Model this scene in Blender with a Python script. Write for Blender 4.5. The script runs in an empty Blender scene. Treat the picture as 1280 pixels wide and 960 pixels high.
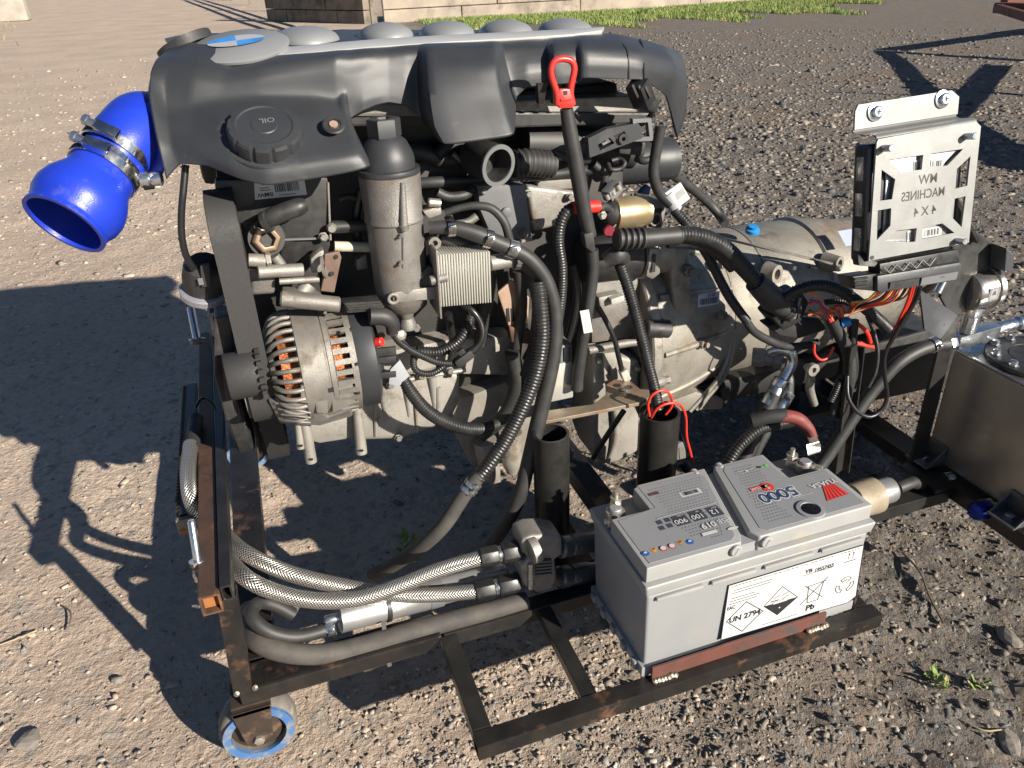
import bpy, bmesh, math, random
import numpy as np
from mathutils import Vector, Matrix, Quaternion
random.seed(7); rng = np.random.default_rng(11)
S = bpy.context.scene
COL = S.collection
R = math.radians

# ---------------------------------------------------------------- camera
FPX = 964.43                                   # focal length in pixels of a 1280-wide picture
YAW, PIT, ROL = 0.312255, 0.506187, -0.042431
CAM = Vector((-0.36696, -0.63055, 1.00117))
_fw = Vector((math.sin(YAW)*math.cos(PIT), math.cos(YAW)*math.cos(PIT), -math.sin(PIT)))
_r0 = Vector((math.cos(YAW), -math.sin(YAW), 0)); _u0 = _r0.cross(_fw)
_r = math.cos(ROL)*_r0 + math.sin(ROL)*_u0
_u = -math.sin(ROL)*_r0 + math.cos(ROL)*_u0
cd = bpy.data.cameras.new('camera'); cam = bpy.data.objects.new('camera', cd); COL.objects.link(cam)
cd.sensor_width = 36; cd.lens = FPX/1280*36; cd.clip_start = 0.02; cd.clip_end = 2000
cam.matrix_world = Matrix(((_r.x, _u.x, -_fw.x, CAM.x), (_r.y, _u.y, -_fw.y, CAM.y), (_r.z, _u.z, -_fw.z, CAM.z), (0, 0, 0, 1)))
S.camera = cam

# ---------------------------------------------------------------- sky, sun, exposure
SUN_EL = R(23.4); SHADOW_AZ = R(121.6)         # shadows run away to the left
sd = Vector((math.cos(SHADOW_AZ)*math.cos(SUN_EL), math.sin(SHADOW_AZ)*math.cos(SUN_EL), -math.sin(SUN_EL)))
W = bpy.data.worlds.new('World'); S.world = W; W.use_nodes = True
wn = W.node_tree; wn.nodes.clear()
sky = wn.nodes.new('ShaderNodeTexSky'); sky.sky_type = 'NISHITA'; sky.sun_disc = False; sky.air_density = 0.7; sky.dust_density = 0.2; sky.ozone_density = 2.0
sky.sun_elevation = SUN_EL; sky.sun_rotation = math.atan2(-sd.x, -sd.y)
bg = wn.nodes.new('ShaderNodeBackground'); bg.inputs['Strength'].default_value = 0.05
wo = wn.nodes.new('ShaderNodeOutputWorld')
wn.links.new(sky.outputs[0], bg.inputs[0]); wn.links.new(bg.outputs[0], wo.inputs[0])
ld = bpy.data.lights.new('sun', 'SUN'); ld.energy = 5.0; ld.angle = R(0.53); ld.color = (1.0, 0.92, 0.80)
sun = bpy.data.objects.new('sun', ld); COL.objects.link(sun)
sun.rotation_euler = sd.to_track_quat('-Z', 'Y').to_euler(); sun.location = (3, -5, 4)
S.view_settings.view_transform = 'Standard'; S.view_settings.look = 'None'
S.view_settings.gamma = 1; S.view_settings.use_curve_mapping = False
S.view_settings.exposure = 1.0
S.render.engine = 'CYCLES'
S.cycles.max_bounces = 5; S.cycles.diffuse_bounces = 1; S.cycles.glossy_bounces = 3

# ---------------------------------------------------------------- measuring helpers (a sight line met with a real plane)
def _ray(u, v):
    return ((u-640)/FPX)*_r - ((v-480)/FPX)*_u + _fw
def PY(u, v, Y):
    d = _ray(u, v); return CAM + d*((Y-CAM.y)/d.y)
def PX(u, v, X):
    d = _ray(u, v); return CAM + d*((X-CAM.x)/d.x)
def PZ(u, v, Z):
    d = _ray(u, v); return CAM + d*((Z-CAM.z)/d.z)
def PN(u, v, p0, n):
    d = _ray(u, v); return CAM + d*((p0-CAM).dot(n)/d.dot(n))
def PP(t):
    return PY(*t) if isinstance(t, tuple) and len(t) == 3 and abs(t[0]) > 3 else Vector(t)

# ---------------------------------------------------------------- objects
WLOC = {}
def _link(o, loc, parent):
    COL.objects.link(o); WLOC[o.name] = Vector(loc)
    if parent is not None:
        o.parent = parent; o.location = Vector(loc) - WLOC[parent.name]
    else: o.location = loc
    return o
def tag(o, label=None, cat=None, group=None, kind=None):
    if label: o['label'] = label
    if cat: o['category'] = cat
    if group: o['group'] = group
    if kind: o['kind'] = kind
    return o
def thing(name, label, cat, loc, group=None):
    o = bpy.data.objects.new(name, None); o.empty_display_size = 0.05
    _link(o, loc, None); return tag(o, label, cat, group)

class MB:
    """collects simple solids into one mesh"""
    def __init__(s): s.v = []; s.f = []; s.uv = {}
    def add(s, vs, fs):
        n = len(s.v); s.v += [tuple(v) for v in vs]; s.f += [tuple(i+n for i in f) for f in fs]; return n
    def box(s, c, size, M=None):
        c = Vector(c); h = Vector(size)/2
        vs = [Vector((x*h.x, y*h.y, z*h.z)) for x in (-1, 1) for y in (-1, 1) for z in (-1, 1)]
        if M is not None: vs = [M @ v for v in vs]
        s.add([c+v for v in vs], [(0,1,3,2),(4,6,7,5),(0,4,5,1),(2,3,7,6),(0,2,6,4),(1,5,7,3)]); return s
    def bar(s, a, b, w, h, up=(0,0,1)):
        a = Vector(a); b = Vector(b); d = b-a; L = d.length; d.normalize()
        up = Vector(up); x = d.cross(up)
        if x.length < 1e-4: x = d.cross(Vector((0,1,0)))
        x.normalize(); y = x.cross(d)
        vs = [p + x*sx*w/2 + y*sy*h/2 for p in (a, b) for sx, sy in ((-1,-1),(1,-1),(1,1),(-1,1))]
        s.add(vs, [(3,2,1,0),(4,5,6,7),(0,1,5,4),(1,2,6,5),(2,3,7,6),(3,0,4,7)]); return s
    def lathe(s, prof, p0, axis, seg=24, ref=None, rmod=None):
        """prof: (radius, height along axis)"""
        p0 = Vector(p0); ax = Vector(axis).normalized()
        e1 = ax.cross(Vector(ref) if ref else (Vector((0,0,1)) if abs(ax.z) < .9 else Vector((0,1,0)))).normalized(); e2 = ax.cross(e1)
        vs = []; fs = []
        for k, (r, h) in enumerate(prof):
            for i in range(seg):
                a = 2*math.pi*i/seg; rr = r*(rmod(k, i) if rmod else 1)
                vs.append(p0 + ax*h + e1*(rr*math.cos(a)) + e2*(rr*math.sin(a)))
        for k in range(len(prof)-1):
            for i in range(seg):
                j = (i+1) % seg
                fs.append((k*seg+i, k*seg+j, (k+1)*seg+j, (k+1)*seg+i))
        n = len(prof)-1
        closed = prof[0] == prof[-1]
        if prof[0][0] > 1e-6 and not closed: fs.append(tuple(reversed(range(seg))))
        if prof[n][0] > 1e-6 and not closed: fs.append(tuple(n*seg+i for i in range(seg)))
        s.add(vs, fs); return s
    def cyl(s, a, b, r, seg=20, r2=None, bev=0.0):
        a = Vector(a); b = Vector(b); L = (b-a).length; r2 = r if r2 is None else r2
        pr = [(r, 0), (r2, L)] if not bev else [(r-bev, 0), (r, bev), (r2, L-bev), (r2-bev, L)]
        return s.lathe(pr, a, b-a, seg)
    def ring(s, p0, axis, ro, ri, h, seg=28):
        p0 = Vector(p0); ax = Vector(axis).normalized()
        e1 = ax.cross(Vector((0,0,1)) if abs(ax.z) < .9 else Vector((0,1,0))).normalized(); e2 = ax.cross(e1)
        vs = []; fs = []
        for r, hh in ((ro,0),(ro,h),(ri,h),(ri,0)):
            for i in range(seg):
                a = 2*math.pi*i/seg; vs.append(p0+ax*hh+e1*(r*math.cos(a))+e2*(r*math.sin(a)))
        for k in range(4):
            for i in range(seg):
                j = (i+1) % seg; m = (k+1) % 4
                fs.append((k*seg+i, k*seg+j, m*seg+j, m*seg+i))
        s.add(vs, fs); return s
    def prism(s, poly, off):
        """poly: 3D points of one face; off: extrusion vector"""
        poly = [Vector(p) for p in poly]; off = Vector(off); n = len(poly)
        nrm = Vector((0,0,0))
        for i in range(n): nrm += poly[i].cross(poly[(i+1) % n])
        if nrm.dot(off) > 0: poly.reverse()
        vs = poly + [p+off for p in poly]
        fs = [tuple(range(n)), tuple(reversed(range(n, 2*n)))] + [((i+1) % n, i, i+n, (i+1) % n+n) for i in range(n)]
        s.add(vs, fs); return s
    def tube(s, pts, r, seg=12, step=0.008, corr=None, cap=True, smooth=True, inner=None):
        """pts: 3D points; r: number or list per point; corr: (pitch, depth) for corrugated conduit"""
        P = [Vector(p) for p in pts]; n = len(P)
        rr = list(r) if isinstance(r, (list, tuple)) else [r]*n
        out = []; ro = []
        if smooth and n > 2:
            Q = [2*P[0]-P[1]] + P + [2*P[-1]-P[-2]]; q = [rr[0]]+rr+[rr[-1]]
            for i in range(1, n):
                a, b, c, d = Q[i-1], Q[i], Q[i+1], Q[i+2]; m = max(3, int((c-b).length/step))
                for k in range(m):
                    t = k/m
                    out.append(0.5*((2*b)+(c-a)*t+(2*a-5*b+4*c-d)*t*t+(3*b-a-3*c+d)*t**3)); tt = t*t*(3-2*t); ro.append(q[i]*(1-tt)+q[i+1]*tt)
            out.append(P[-1]); ro.append(rr[-1])
        else:
            for i in range(n-1):
                m = max(1, int((P[i+1]-P[i]).length/step)) if corr else 1
                for k in range(m): t = k/m; out.append(P[i].lerp(P[i+1], t)); ro.append(rr[i]*(1-t)+rr[i+1]*t)
            out.append(P[-1]); ro.append(rr[-1])
        if corr:
            pitch, dep = corr
            cum = [0]
            for i in range(1, len(out)): cum.append(cum[-1]+(out[i]-out[i-1]).length)
            L = cum[-1]; cnt = max(1, int(L/pitch)); o2 = []; r2 = []; j = 0
            for c in range(cnt):
                for fr, dd in ((0.05, dep), (0.35, 0), (0.65, 0), (0.95, dep)):
                    x = (c+fr)*L/cnt
                    while j < len(cum)-2 and cum[j+1] < x: j += 1
                    t = (x-cum[j])/max(1e-9, cum[j+1]-cum[j]); o2.append(out[j].lerp(out[j+1], t)); r2.append(ro[j]*(1-t)+ro[j+1]*t-dd)
            out, ro = o2, r2
        T = []
        for i in range(len(out)):
            d = out[min(i+1, len(out)-1)]-out[max(i-1, 0)]; T.append(d.normalized())
        e = T[0].cross(Vector((0,0,1)))
        if e.length < .1: e = T[0].cross(Vector((0,1,0)))
        e.normalize(); vs = []; fs = []; cum = 0.0; base = len(s.v); uvs = []
        for i in range(len(out)):
            if i: cum += (out[i]-out[i-1]).length
            e = (e - T[i]*e.dot(T[i])).normalized(); g = T[i].cross(e)
            for k in range(seg):
                a = 2*math.pi*k/seg; vs.append(out[i]+(e*math.cos(a)+g*math.sin(a))*ro[i]); uvs.append(cum)
        m = len(out)
        for i in range(m-1):
            for k in range(seg):
                k2 = (k+1) % seg; fs.append((i*seg+k, i*seg+k2, (i+1)*seg+k2, (i+1)*seg+k))
                s.uv[len(s.f)+len(fs)-1] = [(uvs[i*seg], k/seg), (uvs[i*seg], (k+1)/seg), (uvs[(i+1)*seg], (k+1)/seg), (uvs[(i+1)*seg], k/seg)]
        if cap: fs.append(tuple(reversed(range(seg)))); fs.append(tuple((m-1)*seg+k for k in range(seg)))
        s.add(vs, fs); return s
    def build(s, name, mat, parent=None, smooth=True, bevel=0.0, bseg=2, ang=38):
        me = bpy.data.meshes.new(name)
        A = np.array(s.v, dtype=float); c = (A.min(0)+A.max(0))/2
        if parent is None: c[2] = A[:, 2].min()
        me.from_pydata((A-c).tolist(), [], s.f)
        if s.uv:
            ul = me.uv_layers.new(name='UVMap')
            for p in me.polygons:
                q = s.uv.get(p.index)
                if q:
                    for li, t in zip(p.loop_indices, q): ul.data[li].uv = t
        me.materials.append(mat)
        bm = bmesh.new(); bm.from_mesh(me)
        bmesh.ops.recalc_face_normals(bm, faces=bm.faces[:])
        if bevel > 0:
            es = [e for e in bm.edges if len(e.link_faces) == 2 and e.calc_face_angle(0) > R(30)]
            try: bmesh.ops.bevel(bm, geom=es, offset=bevel, segments=bseg, affect='EDGES', profile=0.6, clamp_overlap=True)
            except Exception: pass
        bm.to_mesh(me); bm.free()
        if smooth:
            me.polygons.foreach_set('use_smooth', [True]*len(me.polygons))
            try: me.set_sharp_from_angle(angle=R(ang))
            except Exception: pass
        o = bpy.data.objects.new(name, me)
        return _link(o, c, parent)

def tube(name, pts, r, mat, parent=None, **k):
    return MB().tube([PP(p) for p in pts], r, **k).build(name, mat, parent, ang=60)
def copy_tree(o, delta, parent=None):
    c = o.copy(); COL.objects.link(c); c.parent = parent; WLOC[c.name] = WLOC[o.name]+Vector(delta)
    if parent is None: c.location = WLOC[c.name]
    for ch in list(o.children): copy_tree(ch, delta, c)
    return c
def text_mesh(body, size, align='CENTER', bold=.012):
    cu = bpy.data.curves.new('t', 'FONT'); cu.body = body; cu.size = size; cu.align_x = align; cu.align_y = 'CENTER'; cu.resolution_u = 3; cu.offset = bold*size
    ob = bpy.data.objects.new('t', cu); me = bpy.data.meshes.new_from_object(ob)
    vs = [v.co.copy() for v in me.vertices]; fs = [tuple(p.vertices) for p in me.polygons]
    bpy.data.objects.remove(ob); bpy.data.curves.remove(cu); bpy.data.meshes.remove(me)
    return vs, fs
class Print(MB):
    """flat print on a plane given by origin o and axes ex, ey"""
    def __init__(s, o, ex, ey, lift=0.0006):
        super().__init__(); s.o = Vector(o); s.ex = Vector(ex).normalized(); s.ey = Vector(ey).normalized(); s.n = s.ex.cross(s.ey); s.l = lift
    def at(s, x, y, z=0): return s.o+s.ex*x+s.ey*y+s.n*(s.l+z)
    def poly(s, pts): s.add([s.at(*p) for p in pts], [tuple(range(len(pts)))]); return s
    def line(s, pts, w, closed=False):
        pts = list(pts)+([pts[0]] if closed else [])
        for a, b in zip(pts, pts[1:]):
            d = Vector((b[0]-a[0], b[1]-a[1])); 
            if d.length < 1e-9: continue
            d.normalize(); n = Vector((-d.y, d.x))*w/2; d = d*w/2*.9
            s.poly([(a[0]-n.x-d.x, a[1]-n.y-d.y), (b[0]-n.x+d.x, b[1]-n.y+d.y), (b[0]+n.x+d.x, b[1]+n.y+d.y), (a[0]+n.x-d.x, a[1]+n.y-d.y)])
        return s
    def disc(s, c, r, seg=24, ry=None):
        s.poly([(c[0]+r*math.cos(2*math.pi*i/seg), c[1]+(ry or r)*math.sin(2*math.pi*i/seg)) for i in range(seg)]); return s
    def text(s, body, c, size, sx=1.0, align='CENTER', rot=0, mir=1, bold=.012):
        vs, fs = text_mesh(body, size, align, bold); ca, sa = math.cos(rot), math.sin(rot)
        s.add([s.at(c[0]+mir*(v.x*sx*ca-v.y*sa), c[1]+v.x*sx*sa+v.y*ca) for v in vs], fs); return s
def plate_holes(name, outer, holes, frame, th, mat, parent):
    """a sheet-metal plate with real cut-outs: 2D curve filled, extruded, meshed"""
    o, ex, ey = frame; n = ex.cross(ey)
    cu = bpy.data.curves.new('c', 'CURVE'); cu.dimensions = '2D'; cu.fill_mode = 'BOTH'; cu.extrude = th/2
    for pl in [outer]+holes:
        sp = cu.splines.new('POLY'); sp.points.add(len(pl)-1); sp.use_cyclic_u = True
        for k, q in enumerate(pl): sp.points[k].co = (q[0], q[1], 0, 1)
    ob = bpy.data.objects.new('c', cu); me = bpy.data.meshes.new_from_object(ob)
    mb = MB(); mb.add([o+ex*v.co.x+ey*v.co.y+n*v.co.z for v in me.vertices], [tuple(p.vertices) for p in me.polygons])
    bpy.data.objects.remove(ob); bpy.data.curves.remove(cu); bpy.data.meshes.remove(me)
    return mb.build(name, mat, parent, smooth=False)
def rrect(x0, y0, x1, y1, r, n=4):
    out = []
    for cx, cy, a0 in ((x1-r, y0+r, -90), (x1-r, y1-r, 0), (x0+r, y1-r, 90), (x0+r, y0+r, 180)):
        for k in range(n+1): a = R(a0+90*k/n); out.append((cx+r*math.cos(a), cy+r*math.sin(a)))
    return out

# ---------------------------------------------------------------- materials
MATS = {}
def mat(name, c1, rough=.5, metal=0.0, c2=None, scale=40, bump=0.0, bscale=None, spec=.5, dirt=None, dscale=9, damt=.5, rvar=.12, detail=3, coat=0.0, stain=None, sscale=5, samt=.42):
    """base colour c1 mottled towards c2, with dirt / rust patches of colour dirt and fine bump"""
    m = bpy.data.materials.new(name); m.use_nodes = True; nt = m.node_tree; b = nt.nodes['Principled BSDF']
    b.inputs['Roughness'].default_value = rough; b.inputs['Metallic'].default_value = metal; b.inputs['Specular IOR Level'].default_value = spec
    if coat: b.inputs['Coat Weight'].default_value = coat
    tc = nt.nodes.new('ShaderNodeNewGeometry'); P = tc.outputs['Position']
    def noise(sc, det=detail, ro=.6):
        n = nt.nodes.new('ShaderNodeTexNoise'); n.inputs['Scale'].default_value = sc; n.inputs['Detail'].default_value = det; n.inputs['Roughness'].default_value = ro
        nt.links.new(P, n.inputs['Vector']); return n.outputs['Fac']
    def mr(src, a, b_, c, d):
        n = nt.nodes.new('ShaderNodeMapRange'); nt.links.new(src, n.inputs[0])
        for k, x in enumerate((a, b_, c, d)): n.inputs[k+1].default_value = x
        return n.outputs[0]
    def mix(fac, A, B):
        n = nt.nodes.new('ShaderNodeMix'); n.data_type = 'RGBA'
        nt.links.new(fac, n.inputs['Factor'])
        for sk, x in ((n.inputs[6], A), (n.inputs[7], B)):
            if isinstance(x, tuple): sk.default_value = (*x, 1)
            else: nt.links.new(x, sk)
        return n.outputs[2]
    c2 = c2 or tuple(min(1, x*.72) for x in c1)
    n1 = noise(scale); col = mix(mr(n1, .35, .65, 0, 1), c1, c2)
    if dirt:
        dn = noise(dscale, 4, .7); f = mr(dn, 1-damt, 1-damt+.14, 0, 1); col = mix(f, col, dirt)
        if metal > 0: nt.links.new(mr(dn, 1-damt, 1-damt+.14, metal, metal*.15), b.inputs['Metallic'])
        nt.links.new(mr(dn, 1-damt, 1-damt+.14, rough, min(1, rough+.3)), b.inputs['Roughness'])
    else: nt.links.new(mr(n1, .3, .7, max(.03, rough-rvar), min(1, rough+rvar)), b.inputs['Roughness'])
    if stain: col = mix(mr(noise(sscale, 4, .75), 1-samt, 1-samt+.22, 0, .85), col, stain)
    nt.links.new(col, b.inputs['Base Color'])
    if bump:
        bn = nt.nodes.new('ShaderNodeBump'); bn.inputs['Strength'].default_value = bump; bn.inputs['Distance'].default_value = .002
        nt.links.new(noise(bscale or scale*6, 4), bn.inputs['Height']); nt.links.new(bn.outputs[0], b.inputs['Normal'])
    MATS[name] = m; return m
DUST = (.20, .16, .12)
M_plastic = mat('black_plastic', (.027,.029,.033), .44, c2=(.032,.034,.037), scale=25, bump=.14, bscale=1500, dirt=(.046,.046,.046), dscale=14, damt=.40, stain=(.085,.08,.07), sscale=30, samt=.32)
M_plast2 = mat('black_plastic_rough', (.018,.018,.019), .55, c2=(.03,.029,.028), scale=60, bump=.05, bscale=900)
M_rubber = mat('black_rubber', (.020,.020,.021), .55, c2=(.032,.031,.030), scale=50, dirt=(.09,.075,.06), dscale=22, damt=.34)
M_rubdust = mat('dusty_rubber', (.075,.066,.056), .75, c2=(.045,.042,.040), scale=30, dirt=(.025,.024,.023), dscale=40, damt=.36)
M_conduit = mat('conduit_plastic', (.014,.014,.015), .42, c2=(.022,.022,.022), scale=70, spec=.4)
M_tape = mat('cloth_tape', (.02,.02,.021), .75, bump=.2, bscale=1800)
M_belt = mat('belt_rubber', (.034,.033,.032), .62, c2=(.027,.026,.026), scale=300, bump=.15, bscale=2500)
M_alu = mat('cast_aluminium', (.30,.285,.26), .50, .5, c2=(.225,.21,.19), scale=35, bump=.35, bscale=700, dirt=(.16,.125,.09), dscale=26, damt=.42)
M_alu2 = mat('dull_cast_aluminium', (.22,.21,.195), .52, .5, c2=(.165,.157,.145), scale=30, bump=.45, bscale=600, dirt=(.13,.10,.075), dscale=18, damt=.46, stain=(.07,.062,.055), sscale=22, samt=.42)
M_gear = mat('gearbox_casting', (.285,.265,.23), .56, .38, c2=(.21,.195,.165), scale=16, bump=.45, bscale=420, dirt=(.15,.115,.08), dscale=9, damt=.46, stain=(.055,.047,.04), sscale=13, samt=.46)
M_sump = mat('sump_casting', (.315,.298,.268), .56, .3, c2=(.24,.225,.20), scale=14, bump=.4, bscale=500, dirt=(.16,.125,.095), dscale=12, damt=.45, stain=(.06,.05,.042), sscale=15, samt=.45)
M_cooler = mat('cooler_aluminium', (.54,.53,.48), .42, .45, c2=(.46,.45,.40), scale=40)
M_zinc = mat('zinc_plated_steel', (.60,.62,.64), .26, .95, c2=(.48,.51,.54), scale=60)
M_chrome = mat('stainless_band', (.72,.71,.68), .22, 1.0, c2=(.58,.57,.54), scale=60)
M_brushed = mat('brushed_stainless', (.225,.228,.224), .44, .5, c2=(.185,.187,.182), scale=24, bump=.05, bscale=300, dirt=(.30,.22,.13), dscale=14, damt=.32)
M_alucan = mat('aluminium_can', (.44,.44,.44), .36, .7, c2=(.36,.36,.36), scale=18, dirt=(.35,.32,.28), dscale=20, damt=.30)
M_rust = mat('rusty_steel', (.055,.036,.028), .6, .2, c2=(.10,.052,.032), scale=30, bump=.4, bscale=500, dirt=(.26,.105,.04), dscale=18, damt=.43)
M_rustor = mat('bright_rust', (.30,.115,.03), .85, 0, c2=(.24,.09,.03), scale=80, bump=.4, bscale=600)
M_frame = mat('mill_scale_steel', (.017,.016,.016), .32, .35, c2=(.034,.030,.027), scale=22, bump=.2, bscale=300, dirt=(.15,.07,.034), dscale=13, damt=.44)
M_frame2 = mat('bare_black_tube', (.018,.018,.018), .36, .3, c2=(.032,.030,.028), scale=30, bump=.15, bscale=250, dirt=(.075,.055,.042), dscale=20, damt=.36)
M_redox = mat('red_oxide_steel', (.135,.048,.035), .6, .1, c2=(.085,.04,.032), scale=30, dirt=(.06,.045,.04), dscale=24, damt=.46)
M_weld = mat('weld_bead', (.26,.23,.19), .45, .7, c2=(.18,.15,.12), scale=120, bump=.6, bscale=300)
M_silvpaint = mat('silver_trim_paint', (.42,.425,.42), .42, .2, c2=(.38,.385,.38), scale=30)
M_arch = mat('silver_arch_paint', (.25,.255,.26), .45, .2, c2=(.22,.225,.23), scale=30)
M_blue = mat('blue_silicone', (.010,.030,.36), .36, c2=(.012,.038,.42), scale=20, spec=.45, bump=.14, bscale=420, dirt=(.05,.065,.30), dscale=16, damt=.40, stain=(.11,.12,.24), sscale=24, samt=.34)
M_bluein = mat('blue_silicone_inside', (.004,.008,.20), .5)
M_red = mat('red_plastic', (.62,.030,.022), .38, c2=(.52,.025,.02), scale=40)
M_redwire = mat('red_wire', (.62,.035,.02), .40)
M_orange = mat('orange_wire', (.70,.16,.05), .45); M_purple = mat('purple_wire', (.14,.05,.16), .45); M_brown = mat('brown_wire', (.16,.07,.03), .5); M_yellow = mat('yellow_wire', (.60,.45,.08), .45)
M_wire = mat('black_wire', (.014,.014,.015), .35)
M_bluecap = mat('blue_anodised', (.006,.02,.20), .25, .7, c2=(.008,.03,.28), scale=40)
M_bluetag = mat('blue_clip', (.02,.22,.55), .45)
M_copper = mat('copper_winding', (.48,.165,.06), .34, .75, c2=(.26,.07,.025), scale=260, bump=.8, bscale=420)
M_gold = mat('yellow_passivated_steel', (.46,.37,.23), .40, .7, c2=(.38,.29,.17), scale=40, dirt=(.35,.25,.15), dscale=25, damt=.4)
M_grey = mat('grey_box_plastic', (.14,.145,.15), .55, c2=(.11,.112,.115), scale=20)
M_batt = mat('battery_grey', (.255,.26,.265), .50, c2=(.235,.24,.245), scale=10, dirt=(.275,.255,.215), dscale=7, damt=.42, bump=.04, bscale=900)
M_battlid = mat('battery_lid_grey', (.30,.30,.295), .50, c2=(.27,.27,.265), scale=12, dirt=(.33,.305,.255), dscale=9, damt=.40)
M_label = mat('battery_label_grey', (.23,.235,.245), .42, c2=(.21,.215,.225), scale=10)
M_dark = mat('print_dark', (.045,.05,.065), .5); M_black = mat('print_black', (.02,.02,.022), .5); M_navy = mat('print_navy', (.03,.055,.13), .5)
M_white = mat('print_white', (.50,.50,.485), .5, c2=(.47,.47,.455)); M_red2 = mat('print_red', (.65,.05,.035), .5); M_greyp = mat('print_grey', (.30,.30,.30), .5)
M_bluep = mat('print_blue', (.03,.12,.42), .5); M_orangep = mat('print_orange', (.60,.28,.06), .5); M_green = mat('print_green', (.15,.55,.12), .5)
M_tan = mat('yellowed_tape', (.30,.25,.175), .6, c2=(.22,.18,.125), scale=30, bump=.2)
M_lead = mat('terminal_metal', (.60,.57,.50), .38, .8, c2=(.42,.39,.33), scale=90, bump=.2)
M_wheelblue = mat('castor_blue', (.045,.12,.28), .65, c2=(.085,.155,.27), scale=40, dirt=(.22,.19,.16), dscale=40, damt=.50)
M_tyre = mat('castor_tyre', (.15,.135,.115), .8, c2=(.11,.10,.09), scale=50, dirt=(.30,.25,.19), dscale=22, damt=.45)
M_hub = mat('castor_hub', (.055,.04,.03), .6, .3, dirt=(.13,.075,.045), dscale=25, damt=.45)
M_tankside = mat('tank_steel', (.46,.42,.37), .36, .75, c2=(.38,.345,.30), scale=9, dirt=(.46,.38,.30), dscale=5, damt=.40)
M_tanktop = mat('tank_weld_edge', (.62,.62,.62), .28, .95, c2=(.5,.5,.5), scale=50)
M_angle = mat('grey_angle_steel', (.13,.135,.145), .38, .6, c2=(.09,.092,.10), scale=40)
M_glass = mat('gauge_case', (.62,.59,.55), .22, .9, c2=(.52,.49,.45), scale=30)
M_pale = mat('pale_label', (.30,.31,.33), .55, c2=(.26,.27,.30)); M_paleblue = mat('pale_blue_label', (.33,.37,.48), .55, c2=(.30,.34,.45))
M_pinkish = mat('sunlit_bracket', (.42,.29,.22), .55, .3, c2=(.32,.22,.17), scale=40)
def braid_mat():
    m = bpy.data.materials.new('braided_steel'); m.use_nodes = True; nt = m.node_tree; b = nt.nodes['Principled BSDF']
    b.inputs['Metallic'].default_value = .85; b.inputs['Roughness'].default_value = .34
    uv = nt.nodes.new('ShaderNodeUVMap'); sep = nt.nodes.new('ShaderNodeSeparateXYZ'); nt.links.new(uv.outputs[0], sep.inputs[0])
    def ma(op, a, bb):
        n = nt.nodes.new('ShaderNodeMath'); n.operation = op
        for k, x in enumerate((a, bb)):
            if x is None: continue
            if isinstance(x, (int, float)): n.inputs[k].default_value = x
            else: nt.links.new(x, n.inputs[k])
        return n.outputs[0]
    a = ma('MULTIPLY', sep.outputs[0], 2*math.pi/.0042); c = ma('MULTIPLY', sep.outputs[1], 2*math.pi*14)
    s1 = ma('SINE', ma('ADD', a, c), None); s2 = ma('SINE', ma('SUBTRACT', a, c), None)
    h = ma('MAXIMUM', s1, s2)
    r = nt.nodes.new('ShaderNodeMapRange'); nt.links.new(h, r.inputs[0]); r.inputs[1].default_value = -.3; r.inputs[2].default_value = .9
    mx = nt.nodes.new('ShaderNodeMix'); mx.data_type = 'RGBA'; nt.links.new(r.outputs[0], mx.inputs['Factor'])
    mx.inputs[6].default_value = (.09,.083,.075,1); mx.inputs[7].default_value = (.58,.56,.52,1); nt.links.new(mx.outputs[2], b.inputs['Base Color'])
    bn = nt.nodes.new('ShaderNodeBump'); bn.inputs['Strength'].default_value = .7; bn.inputs['Distance'].default_value = .001
    nt.links.new(h, bn.inputs['Height']); nt.links.new(bn.outputs[0], b.inputs['Normal'])
    return m
M_braid = braid_mat()
# ================================================================ the setting
def vnoise(x, y, seed=0):
    x = np.asarray(x, float); y = np.asarray(y, float); xi = np.floor(x).astype(np.int64); yi = np.floor(y).astype(np.int64); fx = x-xi; fy = y-yi
    def h(i, j):
        n = (i*374761393 + j*668265263 + seed*974634541) & 0xffffffff
        n = ((n ^ (n >> 13))*1274126177) & 0xffffffff
        return ((n ^ (n >> 16)) & 0xffff)/65535.0
    sx = fx*fx*(3-2*fx); sy = fy*fy*(3-2*fy)
    return (h(xi, yi)*(1-sx)+h(xi+1, yi)*sx)*(1-sy)+(h(xi, yi+1)*(1-sx)+h(xi+1, yi+1)*sx)*sy
def fbm(x, y, f, octv, seed):
    a = 0; amp = .5
    for k in range(octv): a = a+amp*(vnoise(x*f, y*f, seed+k)-.5); f *= 2.1; amp *= .5
    return a
def ground_h(x, y):
    d = np.hypot(x, y-.5); near = np.clip((d-1.2)/4, 0, 1)
    fade = np.clip((5.2-d)/2.2, 0, 1)
    rough = .45+.55*np.clip((x-.18*y+.6)/1.2, 0, 1)
    h = .022*fbm(x, y, 3.0, 3, 1)*np.clip((9-d)/4, 0, 1) + .020*rough*fbm(x, y, 14.0, 3, 9)*fade + .009*rough*np.clip(fbm(x, y, 42.0, 2, 17)*2.2, -.5, .5)*fade
    h = h + .08*near*fbm(x, y, .30, 2, 5)*np.clip((30-d)/15, 0, 1)
    pad = np.exp(-((x+.52)**2+(y-.19)**2)/.02)                       # the castor stands on level ground
    return h*(1-pad)-.004
def grid_axis(a, b, step, far):
    core = np.arange(a, b, step); lo = []; hi = []; s = step; v = a
    while v > -far: s *= 1.075; v -= s; lo.append(v)
    s = step; v = core[-1]
    while v < far: s *= 1.075; v += s; hi.append(v)
    return np.array(lo[::-1]+list(core)+hi)
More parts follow.
